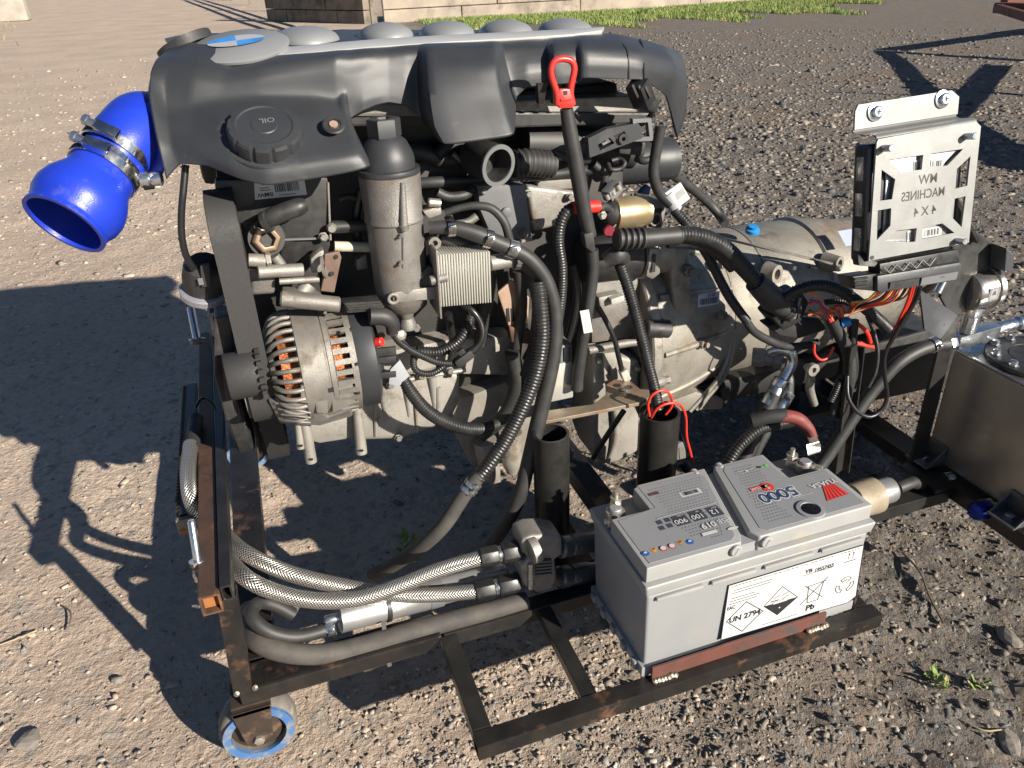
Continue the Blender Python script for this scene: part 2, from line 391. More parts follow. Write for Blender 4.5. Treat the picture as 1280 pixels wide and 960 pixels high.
def ground():
    gx = grid_axis(-2.6, 3.6, .017, 900); gy = grid_axis(-.9, 4.6, .017, 1200)
    X, Y = np.meshgrid(gx, gy); Z = ground_h(X, Y)
    nx, ny = len(gx), len(gy); V = np.stack([X, Y, Z], -1).reshape(-1, 3)
    i = np.arange((nx-1)*(ny-1)); r = i//(nx-1); c = i % (nx-1); a = r*nx+c
    F = np.stack([a, a+1, a+nx+1, a+nx], 1)
    me = bpy.data.meshes.new('ground'); me.vertices.add(len(V)); me.vertices.foreach_set('co', V.ravel())
    me.loops.add(F.size); me.loops.foreach_set('vertex_index', F.ravel()); me.polygons.add(len(F))
    me.polygons.foreach_set('loop_start', np.arange(0, F.size, 4)); me.polygons.foreach_set('use_smooth', np.ones(len(F), bool))
    me.update(); me.validate()
    m = bpy.data.materials.new('dirt_and_gravel'); m.use_nodes = True; nt = m.node_tree; b = nt.nodes['Principled BSDF']; b.inputs['Roughness'].default_value = .92; b.inputs['Specular IOR Level'].default_value = .2
    g = nt.nodes.new('ShaderNodeNewGeometry'); P = g.outputs['Position']; L = nt.links
    def noise(sc, det=4, ro=.6):
        n = nt.nodes.new('ShaderNodeTexNoise'); n.inputs['Scale'].default_value = sc; n.inputs['Detail'].default_value = det; n.inputs['Roughness'].default_value = ro; L.new(P, n.inputs['Vector']); return n.outputs['Fac']
    def mr(src, a, b_, c=0, d=1):
        n = nt.nodes.new('ShaderNodeMapRange'); n.interpolation_type = 'SMOOTHSTEP'; L.new(src, n.inputs[0])
        for k, x in enumerate((a, b_, c, d)): n.inputs[k+1].default_value = x
        return n.outputs[0]
    def mix(fac, A, B):
        n = nt.nodes.new('ShaderNodeMix'); n.data_type = 'RGBA'
        if isinstance(fac, float): n.inputs['Factor'].default_value = fac
        else: L.new(fac, n.inputs['Factor'])
        for sk, x in ((n.inputs[6], A), (n.inputs[7], B)):
            if isinstance(x, tuple): sk.default_value = (*x, 1)
            else: L.new(x, sk)
        return n.outputs[2]
    def ma(op, a, bb):
        n = nt.nodes.new('ShaderNodeMath'); n.operation = op
        for k, x in enumerate((a, bb)):
            if isinstance(x, (int, float)): n.inputs[k].default_value = x
            else: L.new(x, n.inputs[k])
        return n.outputs[0]
    sep = nt.nodes.new('ShaderNodeSeparateXYZ'); L.new(P, sep.inputs[0])
    # worn tan track on the left, grey chippings on the right: the border wanders
    wob = ma('MULTIPLY', ma('SUBTRACT', noise(.8, 4), .5), 1.6)
    edge = ma('ADD', ma('SUBTRACT', sep.outputs[0], ma('MULTIPLY', sep.outputs[1], .18)), wob)
    t = mr(edge, -.55, .55)
    tan = mix(mr(noise(1.3, 4), .35, .65), (.55,.44,.345), (.45,.355,.28)); tan = mix(mr(noise(70), .45, .7), tan, (.40,.31,.24)); tan = mix(mr(noise(17, 6, .75), .54, .72), tan, (.37,.285,.22))
    gry = mix(mr(noise(4), .35, .65), (.165,.145,.125), (.205,.165,.13)); gry = mix(mr(noise(85), .45, .68), gry, (.115,.103,.093)); gry = mix(mr(noise(22, 6, .8), .50, .70), gry, (.10,.088,.078))
    # browner bare patches among the chippings
    gry = mix(mr(noise(1.1, 3), .50, .62), gry, (.18,.135,.10))
    vor = nt.nodes.new('ShaderNodeTexVoronoi'); vor.inputs['Scale'].default_value = 62; L.new(P, vor.inputs['Vector'])
    vs = nt.nodes.new('ShaderNodeSeparateColor'); L.new(vor.outputs['Color'], vs.inputs[0])
    chip = mix(vs.outputs[0], (.08,.076,.072), (.22,.205,.185))
    gry = mix(mr(vs.outputs[1], .55, .75), gry, chip)
    tan = mix(mr(vs.outputs[1], .86, .93), tan, (.36,.31,.26))
    # thin yellowed moss far away
    col = mix(t, tan, gry)
    moss = ma('MULTIPLY', mr(noise(2.4, 5), .60, .72), mr(sep.outputs[1], 2.5, 6)); col = mix(ma('MULTIPLY', moss, .45), col, (.34,.25,.12))
    L.new(col, b.inputs['Base Color'])
    bn = nt.nodes.new('ShaderNodeBump'); bn.inputs['Strength'].default_value = .75; bn.inputs['Distance'].default_value = .006
    hh = ma('ADD', ma('ADD', ma('MULTIPLY', mr(vor.outputs['Distance'], 0, .55, 1, 0), .6), noise(180, 5, .7)), ma('MULTIPLY', noise(26, 6, .75), 3.0)); L.new(hh, bn.inputs['Height']); L.new(bn.outputs[0], b.inputs['Normal'])
    me.materials.append(m)
    o = bpy.data.objects.new('ground', me); _link(o, (0, 0, 0), None)
    tag(o, 'dirt track and grey stone chippings of the yard', None, None, 'structure')
ground()

def stone_field(name, n, rmin, rmax, smin, smax, label, seed, az=(-62, 62), pw=2.3, tanbias=0.0):
    """loose chippings: every stone its own angular lump, joined as one mass"""
    g = np.random.default_rng(seed)
    base = np.array([(-1,-1,-1),(1,-1,-1),(1,1,-1),(-1,1,-1),(-1,-1,1),(1,-1,1),(1,1,1),(-1,1,1)])*.72
    fc = np.array([(0,2,1),(0,3,2),(4,5,6),(4,6,7),(0,1,5),(0,5,4),(1,2,6),(1,6,5),(2,3,7),(2,7,6),(3,0,4),(3,4,7)])
    rr = rmin*(rmax/rmin)**g.random(n); a = np.radians(np.clip(g.normal(0, 40, n), -150, 150))+YAW
    x = CAM.x+rr*np.sin(a); y = CAM.y+rr*np.cos(a)
    side = np.clip((x-.18*y+.45)/.9, 0, 1); keep = (fbm(x, y, 2.2, 3, seed)+g.normal(0, .16, n) > -.08-.12*side) & (g.random(n) < .48+.52*side); x, y, rr = x[keep], y[keep], rr[keep]; n = len(x)
    side = side[keep]; s = smin*(smax/smin)**(g.random(n)**(pw-.9*side))
    s = s*np.clip(rr/1.6, .8, 3.2)
    V = base[None]*(1-.35*(base[None][..., 2:3] > 0))*(1+g.normal(0, .30, (n, 8, 3)))*np.stack([g.uniform(.7, 1.4, n), g.uniform(.5, 1.0, n), g.uniform(.30, .70, n)], 1)[:, None, :]
    th = g.uniform(0, 2*np.pi, n); c, q = np.cos(th)[:, None], np.sin(th)[:, None]
    ti = g.normal(0, .45, n)[:, None]; V = np.stack([V[..., 0], V[..., 1]*np.cos(ti)-V[..., 2]*np.sin(ti), V[..., 1]*np.sin(ti)+V[..., 2]*np.cos(ti)], -1)
    V = np.stack([V[..., 0]*c-V[..., 1]*q, V[..., 0]*q+V[..., 1]*c, V[..., 2]], -1)*s[:, None, None]
    z = ground_h(x, y)+s*g.uniform(-.12, .16, n)
    V += np.stack([x, y, z], 1)[:, None, :]
    F = (fc[None]+np.arange(n)[:, None, None]*8).reshape(-1, 3)
    me = bpy.data.meshes.new(name); me.vertices.add(n*8); me.vertices.foreach_set('co', V.ravel()); me.loops.add(F.size); me.loops.foreach_set('vertex_index', F.ravel())
    me.polygons.add(len(F)); me.polygons.foreach_set('loop_start', np.arange(0, F.size, 3)); me.update()
    pal = np.array([(.13,.118,.105),(.17,.15,.125),(.09,.086,.082),(.21,.18,.145),(.16,.13,.10),(.135,.133,.128),(.25,.22,.185)]); tanp = np.array([(.37,.30,.235),(.33,.265,.205),(.40,.335,.27),(.29,.24,.19),(.36,.30,.235),(.22,.195,.17),(.29,.265,.24)])
    istan = ((x-.18*y)+g.normal(0, .35, n) < 0); k = g.integers(0, 7, n)
    C = np.where(istan[:, None], tanp[k], pal[k])*g.uniform(.75, 1.2, (n, 1))
    at = me.color_attributes.new('Col', 'FLOAT_COLOR', 'POINT'); at.data.foreach_set('color', np.concatenate([np.repeat(C, 8, 0), np.ones((n*8, 1))], 1).ravel())
    m = bpy.data.materials.get('chippings') or bpy.data.materials.new('chippings')
    if not m.use_nodes:
        m.use_nodes = True; b = m.node_tree.nodes['Principled BSDF']; b.inputs['Roughness'].default_value = .88; b.inputs['Specular IOR Level'].default_value = .3
        va = m.node_tree.nodes.new('ShaderNodeVertexColor'); va.layer_name = 'Col'; m.node_tree.links.new(va.outputs[0], b.inputs['Base Color'])
    me.materials.append(m); o = bpy.data.objects.new(name, me); _link(o, (0, 0, 0), None); tag(o, label, 'gravel', None, 'stuff')
stone_field('gravel', 200000, .35, 12, .0017, .0092, 'loose grey and tan stone chippings strewn over the dirt', 3)
stone_field('coarse_gravel', 3600, .40, 9.0, .006, .016, 'coarser stones lying among the chippings', 5, pw=3.0)

# a few larger stones that can be picked out one by one
def stone(u, v, r, label, seed):
    g = np.random.default_rng(seed); p = PZ(u, v, .004); bm = bmesh.new(); bmesh.ops.create_icosphere(bm, subdivisions=2, radius=1)
    ax = (g.uniform(.9, 1.25), g.uniform(.65, .9), g.uniform(.4, .6)); cut = [(Vector(g.normal(0, 1, 3)).normalized(), g.uniform(.62, .9)) for _ in range(9)]
    for w in bm.verts:
        c = w.co.copy()
        for nn, dd in cut:
            k = c.dot(nn)
            if k > dd: c -= nn*(k-dd)
        w.co = Vector((c.x*ax[0], c.y*ax[1], c.z*ax[2]))*r
    th = g.uniform(0, 6); bmesh.ops.rotate(bm, verts=bm.verts, cent=(0,0,0), matrix=Matrix.Rotation(th, 3, 'Z'))
    me = bpy.data.meshes.new('stone'); bm.to_mesh(me); bm.free(); me.materials.append(M_stone)
    o = bpy.data.objects.new('stone', me); _link(o, (p.x, p.y, r*.02), None); tag(o, label, 'stone', 'larger stones lying on the ground')
M_stone = mat('fieldstone', (.21,.185,.155), .85, c2=(.15,.135,.12), scale=60, bump=.4, bscale=400)
stone(34, 924, .020, 'largest flat stone in the bottom left corner of the yard', 1)
stone(146, 848, .011, 'pale flat stone left of the blue castor, nearest to the track edge', 2)
stone(1262, 795, .022, 'dark rounded stone at the right edge below the tank', 4)
stone(1263, 925, .020, 'light stone in the bottom right corner', 5)
stone(1135, 700, .016, 'square grey stone to the right of the battery', 6)

# ---------------- sleeper wall (an L: one leg runs right, the other away from us)
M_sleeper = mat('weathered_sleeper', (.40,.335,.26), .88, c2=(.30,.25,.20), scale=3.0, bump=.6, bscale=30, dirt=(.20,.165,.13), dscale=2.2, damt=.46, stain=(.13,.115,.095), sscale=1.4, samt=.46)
M_darkwood = mat('shade_dark_wood', (.22,.18,.14), .9, c2=(.15,.125,.10), scale=4, bump=.5, bscale=30, dirt=(.09,.085,.06), dscale=3, damt=.5)  # darker sleeper wood: shade on the receding leg is put into this colour
cor = Vector((2.46, 14.8, 0)); e1 = Vector((11.5, 13.9, 0)); e2 = Vector((.80, 17.9, 0))
wall = thing('sleeper_wall', 'low retaining wall of stacked weathered timber sleepers behind the engine', 'wall', cor)
def sleepers(a, b, n_layers, lens, m, seed):
    d = (b-a); L = d.length; d.normalize(); nrm = Vector((d.y, -d.x, 0)); g = random.Random(seed)
    for k in range(n_layers):
        x = 0.0; first = True
        while x < L-.05:
            ln = g.uniform(*lens)*(g.uniform(.4, 1) if first else 1); first = False; ln = min(ln, L-x)
            c = a+d*(x+ln/2)-nrm*(.13+g.uniform(-.012, .012)); c.z = .115+k*.232
            M = Matrix.Rotation(math.atan2(d.y, d.x)+g.uniform(-.004, .004), 3, 'Z')
            MB().box(c, (ln-.016, .25, .218), M).build('sleeper', m, wall, smooth=False, bevel=.012)
            x += ln
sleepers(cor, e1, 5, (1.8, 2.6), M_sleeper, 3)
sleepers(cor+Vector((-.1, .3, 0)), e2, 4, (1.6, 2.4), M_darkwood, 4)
# post-and-rail fence on the leg that runs away
fence = thing('rail_fence', 'rail fence beside the receding sleeper wall, throwing its shadow on the track', 'fence', (1.92, 12.7, 0))
fA = Vector((1.92, 12.7, 0)); fd = (Vector((.07, 31.8, 0))-fA).normalized()
for k in range(5):
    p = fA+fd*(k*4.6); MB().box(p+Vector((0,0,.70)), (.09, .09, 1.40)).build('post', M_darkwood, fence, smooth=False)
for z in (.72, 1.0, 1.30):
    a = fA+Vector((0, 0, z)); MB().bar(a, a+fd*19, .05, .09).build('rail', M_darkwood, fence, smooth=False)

# ---------------- grass in front of the wall
def grass(name, label, pts, n, hmin, hmax, seed, cols):
    g = np.random.default_rng(seed); x, y = pts(g, n); z = ground_h(x, y)
    h = g.uniform(hmin, hmax, n); a = g.uniform(0, 6.28, n); w = h*.10+.002; lx = g.normal(0, .45, n)*h; ly = g.normal(0, .45, n)*h
    V = np.stack([np.stack([x-w*np.cos(a), y-w*np.sin(a), z], 1), np.stack([x+w*np.cos(a), y+w*np.sin(a), z], 1), np.stack([x+lx, y+ly, z+h], 1)], 1).reshape(-1, 3)
    F = np.arange(3*n); C = np.array(cols)[g.integers(0, len(cols), n)]*g.uniform(.7, 1.25, (n, 1)); C = np.concatenate([np.repeat(C, 3, 0), np.ones((3*n, 1))], 1)
    me = bpy.data.meshes.new(name); me.vertices.add(3*n); me.vertices.foreach_set('co', V.ravel()); me.loops.add(3*n); me.loops.foreach_set('vertex_index', F)
    me.polygons.add(n); me.polygons.foreach_set('loop_start', np.arange(0, 3*n, 3)); me.update()
    at = me.color_attributes.new('Col', 'FLOAT_COLOR', 'POINT'); at.data.foreach_set('color', C.ravel())
    m = bpy.data.materials.get('grass_blades') or bpy.data.materials.new('grass_blades')
    if not m.use_nodes:
        m.use_nodes = True; b = m.node_tree.nodes['Principled BSDF']; b.inputs['Roughness'].default_value = .6
        va = m.node_tree.nodes.new('ShaderNodeVertexColor'); va.layer_name = 'Col'; m.node_tree.links.new(va.outputs[0], b.inputs['Base Color'])
    me.materials.append(m); o = bpy.data.objects.new(name, me); _link(o, (0, 0, 0), None); return tag(o, label, 'grass', None, 'stuff')
GR = [(.13,.23,.03),(.10,.19,.025),(.18,.25,.045),(.22,.25,.07),(.28,.24,.11)]
def verge(g, n):
    t = g.random(n)**.8; q = g.random(n)
    w = np.interp(t, [0, .35, .7, 1], [1.9, 3.2, 2.7, .4])*(1+.25*np.sin(t*31)+.15*np.sin(t*77)); x = 3.0+9.4*t
    return x, 14.75-.1*(x-2.46)-w*q**1.3
grass('grass_verge', 'green grass verge at the foot of the sleeper wall', verge, 42000, .03, .075, 8, GR)
grass('far_grass', 'patch of green grass at the far right of the yard', lambda g, n: (g.uniform(14, 30, n), g.uniform(18, 30, n)), 9000, .08, .22, 9, GR)
def far_left(g, n):
    y = g.uniform(12, 25, n); return -6.2+g.normal(0, .8, n)-(y-12)*.10, y
grass('dry_grass', 'sparse yellowed grass along the left edge of the track', far_left, 6000, .04, .12, 10, [(.34,.26,.10),(.26,.22,.08),(.18,.19,.06)])

# ---------------- little weeds
def weed(u, v, n, h, label, seed, z=0.0):
    p = PZ(u, v, 0); g = random.Random(seed); t = thing('weed', label, 'weed', (p.x, p.y, 0), 'small weeds in the gravel')
    for k in range(n):
        a = g.uniform(0, 6.28); l = h*g.uniform(.5, 1.1); d = Vector((math.cos(a), math.sin(a), g.uniform(.4, 1.6))).normalized(); s = Vector((-d.y, d.x, 0)).normalized()*l*.16
        b = Vector((p.x+g.gauss(0, h*.35), p.y+g.gauss(0, h*.35), .001)); mb = MB()
        mb.add([b, b+d*l*.35+s, b+d*l*.6+s*1.1+Vector((0,0,l*.05)), b+d*l, b+d*l*.6-s*1.1+Vector((0,0,l*.05)), b+d*l*.35-s], [(0,1,2,3),(0,3,4,5)]); mb.build('leaf', M_weed if g.random() < .8 else M_weed2, t, smooth=False)
M_weed = mat('weed_green', (.17,.25,.05), .6, c2=(.12,.19,.04)); M_weed2 = mat('weed_yellow', (.36,.33,.10), .6)
weed(1172, 852, 22, .022, 'fresh green weed to the right of the battery tray', 1)
weed(1222, 862, 12, .018, 'small green weed near the lower right edge', 2)
weed(168, 712, 6, .012, 'tiny green weed in the shadow left of the trolley', 3)
weed(345, 622, 8, .012, 'tiny green weed on sunlit dirt under the engine', 4)
weed(505, 690, 16, .035, 'straggly weed in the shade under the sump', 5)
weed(800, 20, 14, .16, 'dark leafy weed growing against the sleeper wall', 6)
def twig(pts, r, label, m):
    o = MB().tube([PZ(u, v, z) for u, v, z in pts], r, seg=6).build('twig', m, None); tag(o, label, 'twig', 'dry twigs and straws on the ground')
M_straw = mat('dry_straw', (.42,.33,.20), .8); M_twig = mat('brown_twig', (.15,.11,.075), .85)
twig([(1128,690,.006),(1150,715,.012),(1162,745,.008),(1180,780,.005)], .0022, 'brown twig lying beside the battery', M_twig)
twig([(1203,900,.004),(1230,913,.006),(1252,912,.005)], .0011, 'bent pale straw in the lower right corner', M_straw)
twig([(0,806,.004),(22,798,.006),(46,788,.005)], .0014, 'pale straw at the left edge', M_straw)
twig([(78,757,.004),(88,765,.010),(87,780,.009),(82,788,.004)], .0016, 'curled dark twig left of the trolley', M_twig)
twig([(487,610,.006),(505,602,.014),(520,598,.008)], .0010, 'thin pale straw under the engine', M_straw)

# ---------------- trailer: only its front corner and drawbar reach the frame, the shadow tells the rest
M_trail = mat('rusty_red_trailer', (.13,.040,.025), .7, .2, c2=(.08,.035,.025), scale=6, dirt=(.045,.03,.025), dscale=4, damt=.46)
TR = thing('trailer', 'rusty red farm trailer with an A-shaped drawbar at the right edge', 'trailer', (6.9, 4.5, 0))
def unshadow(u, v, h):
    q = PZ(u, v, 0); return q - sd*(h/math.sin(SUN_EL))
h = .40
cA = unshadow(1108, 62, h); cB = unshadow(1330, 80, h); hitch = unshadow(1190, 148, h); cM = unshadow(1246, 82, h)
MB().bar(cA, cB+(cB-cA)*.2, .10, .09).build('front_beam', M_trail, TR, smooth=False, bevel=.008)
MB().bar(cA, hitch, .06, .07).build('drawbar_arm', M_trail, TR, smooth=False, bevel=.008)
MB().bar(cM, hitch, .09, .07).build('drawbar_arm', M_trail, TR, smooth=False, bevel=.008)
MB().bar(hitch+(hitch-cM)*.0, unshadow(1300, 210, .42), .16, .10).build('drawbar', M_trail, TR, smooth=False, bevel=.01)
MB().bar(unshadow(1040, 113, .78), unshadow(1200, 121, .78), .025, .025).build('stay_rod', M_trail, TR, smooth=False)
dv = (cB-cA).normalized(); back = Vector((-dv.y, dv.x, 0)); back = back if back.x > 0 else -back
deck = MB(); q = cA+back*2.2
deck.prism([q+Vector((0,0,.05)), q+dv*2.6+Vector((0,0,.05)), q+dv*2.6+back*2.4+Vector((0,0,.05)), q+back*2.4+Vector((0,0,.05))], (0,0,.05)); deck.build('deck', M_trail, TR, smooth=False)
MB().bar(cA+back*.1, cA+back*4.5-Vector((0,0,.02)), .07, .12).build('side_beam', M_trail, TR, smooth=False)
leg = PZ(1290, 118, 0); MB().cyl((leg.x, leg.y, 0), (leg.x, leg.y, .36), .04).build('jockey_leg', M_trail, TR)
for s in (.25, 2.2):
    c = cA+dv*s+back*3.6; c.z = .30; w = MB().lathe([(.16, -.09),(.29, -.09),(.30, -.06),(.30, .06),(.29, .09),(.16, .09)], c, dv, 28).build('wheel', M_rubber, TR)
    MB().lathe([(.02, -.10),(.15, -.085),(.155, .085),(.02, .10)], c, dv, 20).build('rim', M_trail, w)
# pale block at the far left edge
pb = PZ(22, 26, 0); bl = thing('stone_block', 'pale stone block with a red lamp at the far left corner', 'block', (pb.x, pb.y, 0))
mbx = MB(); mbx.box((pb.x-.3, pb.y, .55), (1.25, .6, 1.1)); mbx.build('block', mat('pale_render', (.38,.345,.29), .8, c2=(.28,.25,.21), scale=3), bl, bevel=.06)
MB().box((pb.x-.62, pb.y-.34, .42), (.30, .10, .16)).build('lamp', M_red, bl, bevel=.02)
# ================================================================ trolley
TY = thing('engine_trolley', 'welded black steel trolley frame on blue castors carrying the engine', 'trolley', (0, .5, 0))
def rhs(name, a, b, w, h, m, t=.003, up=(0,0,1), parent=TY):
    """hollow square tube with open ends"""
    a = Vector(a); b = Vector(b); d = (b-a).normalized(); x = d.cross(Vector(up)).normalized(); y = x.cross(d)
    mb = MB(); vs = []
    for p in (a, b):
        for k in (1, 0):
            ww, hh = w/2-(0 if k else t), h/2-(0 if k else t)
            vs += [p+x*sx*ww+y*sy*hh for sx, sy in ((-1,-1),(1,-1),(1,1),(-1,1))]
    fs = []
    for i in range(4):
        j = (i+1) % 4
        fs += [(i, j, j+8, i+8), (i+4, i+12, j+12, j+4), (i, i+4, j+4, j), (i+8, j+8, j+12, i+12)]
    mb.add(vs, fs); return mb.build(name, m, parent, smooth=False, bevel=.0016, bseg=2)
ZR = .133                                        # middle of the main rails
# main rails (50 mm box); the near one stops short with a slanted cut
fr = MB(); y0, y1 = .168, .218
pr = [(-.515, .119), (-.258, .119), (-.232, .138), (-.232, .147), (-.515, .147)]
fr.prism([(x, y0, z) for x, z in pr], (0, y1-y0, 0)); fr.build('front_rail', M_frame, TY, smooth=False, bevel=.004)
rhs('side_rail', (-.488, .222, ZR), (-.488, .93, ZR), .05, .028, M_frame)
rhs('rear_rail', (-.515, .955, ZR), (1.02, .955, ZR), .05, .028, M_frame)
rhs('side_rail', (.735, -.02, ZR), (.735, .93, ZR), .05, .028, M_frame)
rhs('cross_rail', (.12, .23, .13), (.12, .93, .13), .04, .04, M_frame)
rhs('inner_rail', (-.228, .186, .128), (.705, .186, .128), .028, .026, M_frame2)
# battery tray
rhs('tray_rail', (-.235, -.008, .1275), (.385, -.008, .1275), .025, .025, M_frame, up=(0,0,1))
rhs('tray_bar', (-.2215, .0055, .1275), (-.2215, .171, .1275), .025, .025, M_frame2)
rhs('tray_bar', (-.072, .0055, .130), (-.072, .171, .130), .022, .018, M_frame2)
rhs('tray_bar', (.366, .0055, .1275), (.366, .171, .1275), .025, .025, M_frame2)
ang = MB(); a = PY(815, 847, -.006); b = PY(1031, 779, -.006)
ang.prism([(a.x, -.006, .1405), (b.x, -.006, .1405), (b.x, -.006, .164), (a.x, -.006, .164)], (0, .004, 0)); ang.build('retaining_strip', M_redox, TY, smooth=False, bevel=.001)
e = MB(); e.prism([(.357, .01, .141), (.357, .06, .141), (.357, .06, .168), (.357, .01, .168)], (.004, 0, 0)); e.build('end_stop', M_frame, TY, smooth=False)
for u, v in ((832, 846), (1022, 787)):
    c = PY(u, v, -.010); g = random.Random(u); mb = MB()
    for k in range(7): mb.lathe([(0, -.004), (.0045, -.001), (.0045, .002), (0, .0045)], (c.x-.015+k*.005, -.009+g.uniform(-.001, .001), .1415+g.uniform(-.0005, .001)), (0, -.3, 1), 10)
    mb.build('weld_bead', M_weld, TY)
# corner leg and the cross tube that carries the oil cooler
rhs('corner_leg', (-.508, .178, .1475), (-.495, .178, .316), .025, .025, M_frame, up=(0,1,0))
rhs('cooler_tube', (-.512, .152, .322), (-.519, .97, .322), .025, .030, M_rust)
MB().box((-.512, .163, .322), (.0185, .001, .0225)).build('tube_end_rust', M_rustor, TY, smooth=False)
rhs('cooler_tube_inner', (-.4915, .157, .330), (-.4985, .93, .330), .014, .024, M_frame2)

for dx, dz in ((-.008, .001), (.016, .003)):
    MB().lathe([(0, -.003), (.004, -.001), (.004, .002), (0, .004)], (-.508+dx, .1645, .150+dz), (0, -1, .4), 10).build('weld_bead', M_weld, TY)
# engine stands: plain black pipe
def pipe_post(u0, u1, vtop, Y, zb, name='engine_post'):
    a = PY(u0, vtop, Y); b = PY(u1, vtop, Y); r = (b-a).length/2; c = (a+b)/2
    mb = MB(); t = .004
    mb.lathe([(r-t, -.12), (r-t, 0), (r, 0), (r, zb-c.z), (r-t, zb-c.z), (r-t, -.12)], c, (0, 0, 1), 32); return mb.build(name, M_frame2, TY), c, r
P1 = pipe_post(667.5, 709.5, 541, .27, .17)
P2 = pipe_post(803.5, 846.5, 515, .27, .17)
MB().box((P1[1].x, .27, .150), (.10, .11, .028)).build('post_foot', M_frame, TY, smooth=False, bevel=.002)
MB().box((P2[1].x, .27, .150), (.10, .11, .028)).build('post_foot', M_frame, TY, smooth=False, bevel=.002)
# flat plates that tie the engine to the posts
zt = P1[1].z+.006
pl = [(676, 514), (742, 505), (757, 493), (757, 481), (768, 474), (789, 477), (800, 486), (811, 487), (812, 496), (800, 503), (678, 527)]
MB().prism([PZ(u, v, zt) for u, v in pl], (0, 0, -.006)).build('mount_plate', mat('rusty_plate', (.30,.25,.19), .5, .5, c2=(.20,.15,.10), scale=30, dirt=(.20,.09,.035), dscale=22, damt=.46), TY, smooth=False, bevel=.001)
hp = PZ(783, 484, zt)
for k, (u, v) in enumerate(((772, 482), (778, 487), (786, 484))): MB().lathe([(.006, 0), (.006, .0006)], PZ(u, v, zt+.0002), (0,0,1), 14).build('bolt_hole', M_black, TY)
MB().bar(PY(1047, 590, .24), PY(1066, 432, .24), .022, .005, up=(.4,-1,0)).bar(PY(1054, 588, .25), PY(1073, 432, .25), .004, .022, up=(.4,-1,0)).build('wiring_post', M_frame2, TY, smooth=False)
# castors
def castor(x, y):
    """plate, fork with two cheeks, wheel with a blue ring"""
    o = bpy.data.objects.new('castor', None); o.empty_display_size = .04; _link(o, (x, y, 0), TY); c = Vector((x, y, .054))
    MB().box((x, y, .1160), (.052, .046, .005)).build('castor_plate', M_hub, o, bevel=.001)
    f = MB()
    for s in (-1, 1):
        yy = y+s*.026
        f.prism([(x-.026, yy, .113), (x+.026, yy, .113), (x+.018, yy, .048), (x+.010, yy, .040), (x-.010, yy, .040), (x-.018, yy, .048)], (0, s*.003, 0))
    f.box((x, y, .109), (.052, .058, .008)); f.build('fork', M_hub, o, smooth=False, bevel=.001)
    MB().lathe([(.038, -.020), (.042, -.020), (.050, -.016), (.0535, -.009), (.0535, .009), (.050, .016), (.042, .020), (.038, .020), (.038, -.020)], c, (0, 1, 0), 40).build('tyre', M_tyre, o)
    MB().ring(c+Vector((0, -.0225, 0)), (0, 1, 0), .0485, .0375, .006, 40).ring(c+Vector((0, .0165, 0)), (0, 1, 0), .0485, .0375, .006, 40).build('blue_ring', M_wheelblue, o)
    MB().lathe([(.006, -.023), (.016, -.023), (.018, -.014), (.037, -.010), (.037, .010), (.018, .014), (.016, .023), (.006, .023)], c, (0, 1, 0), 28).build('hub', M_hub, o)
    MB().lathe([(.0075, 0), (.0075, .005), (.0055, .006)], c+Vector((0, -.0295, 0)), (0, -1, 0), 6).build('axle_bolt', M_lead, o)
    return o
castor(-.505, .193); castor(-.488, .955); castor(.735, .955)

# ================================================================ battery
BT = thing('car_battery', 'large grey car battery with terminals standing on the tray', 'battery', (.1765, .0875, .14)); B0 = .1405
mb = MB()
def frus(mb, x0, x1, ya, yb, z0, z1, tp=0.0):
    vs = [(x0+tp, ya+tp, z0), (x1-tp, ya+tp, z0), (x1-tp, yb-tp, z0), (x0+tp, yb-tp, z0), (x0, ya, z1), (x1, ya, z1), (x1, yb, z1), (x0, yb, z1)]
    mb.add(vs, [(3,2,1,0),(4,5,6,7),(0,1,5,4),(1,2,6,5),(2,3,7,6),(3,0,4,7)])
frus(mb, .0055, .3475, .0055, .1695, B0, B0+.146, .004); mb.build('case', M_batt, BT, bevel=.005, bseg=3)
mb = MB()
frus(mb, .004, .349, .004, .171, B0+.0005, B0+.018, .0)
mb.build('foot_ledge', M_batt, BT, bevel=.002)
for k in range(5): MB().box((.002, .022+k*.033, B0+.010), (.006, .012, .013)).build('foot_rib', M_batt, BT, bevel=.001)
frus_rim = MB(); frus(frus_rim, 0, .353, 0, .175, B0+.1463, B0+.1655, .003); frus_rim.build('rim', M_battlid, BT, bevel=.004, bseg=3)
for k, (x0, x1) in enumerate(((.018, .085), (.098, .165), (.178, .255), (.268, .335))): MB().box(((x0+x1)/2, .0035, B0+.139), (x1-x0, .006, .006)).build('rim_lip', M_battlid, BT, bevel=.0015)
# raised lid in two halves with terminal recesses at the back corners and a slanted channel between
zt0, zt1 = B0+.1656, B0+.190
PT = lambda u, v: PZ(u, v, zt1)
ch0 = PT(884, 593); ch1 = PT(934, 672); ch2 = PT(886, 586); ch3 = PT(960, 664)
xl, xr, yf, yb = .005, .348, .009, .168
A = [(xl, yf), (ch1.x-.012, yf), (ch1.x-.004, yf+.014), (ch0.x+.004, yb), (.072, yb), (.072, yb-.003), (.064, yb-.006), (.064, .112), (xl, .112)]
Bp = [(ch1.x+.016, yf), (xr, yf), (xr, .104), (.283, .104), (.283, yb), (ch0.x+.020, yb), (ch0.x+.016, yb-.01), (ch1.x+.009, yf+.014)]
for poly in (A, Bp):
    MB().prism([(x, y, zt0) for x, y in poly], (0, 0, zt1-zt0)).build('lid_half', M_battlid, BT, bevel=.0028, bseg=3)
MB().prism([(ch1.x-.02, yf+.004, zt0), (ch1.x+.02, yf+.004, zt0), (ch0.x+.03, yb-.004, zt0), (ch0.x-.01, yb-.004, zt0)], (0, 0, .015)).build('lid_channel', M_batt, BT)
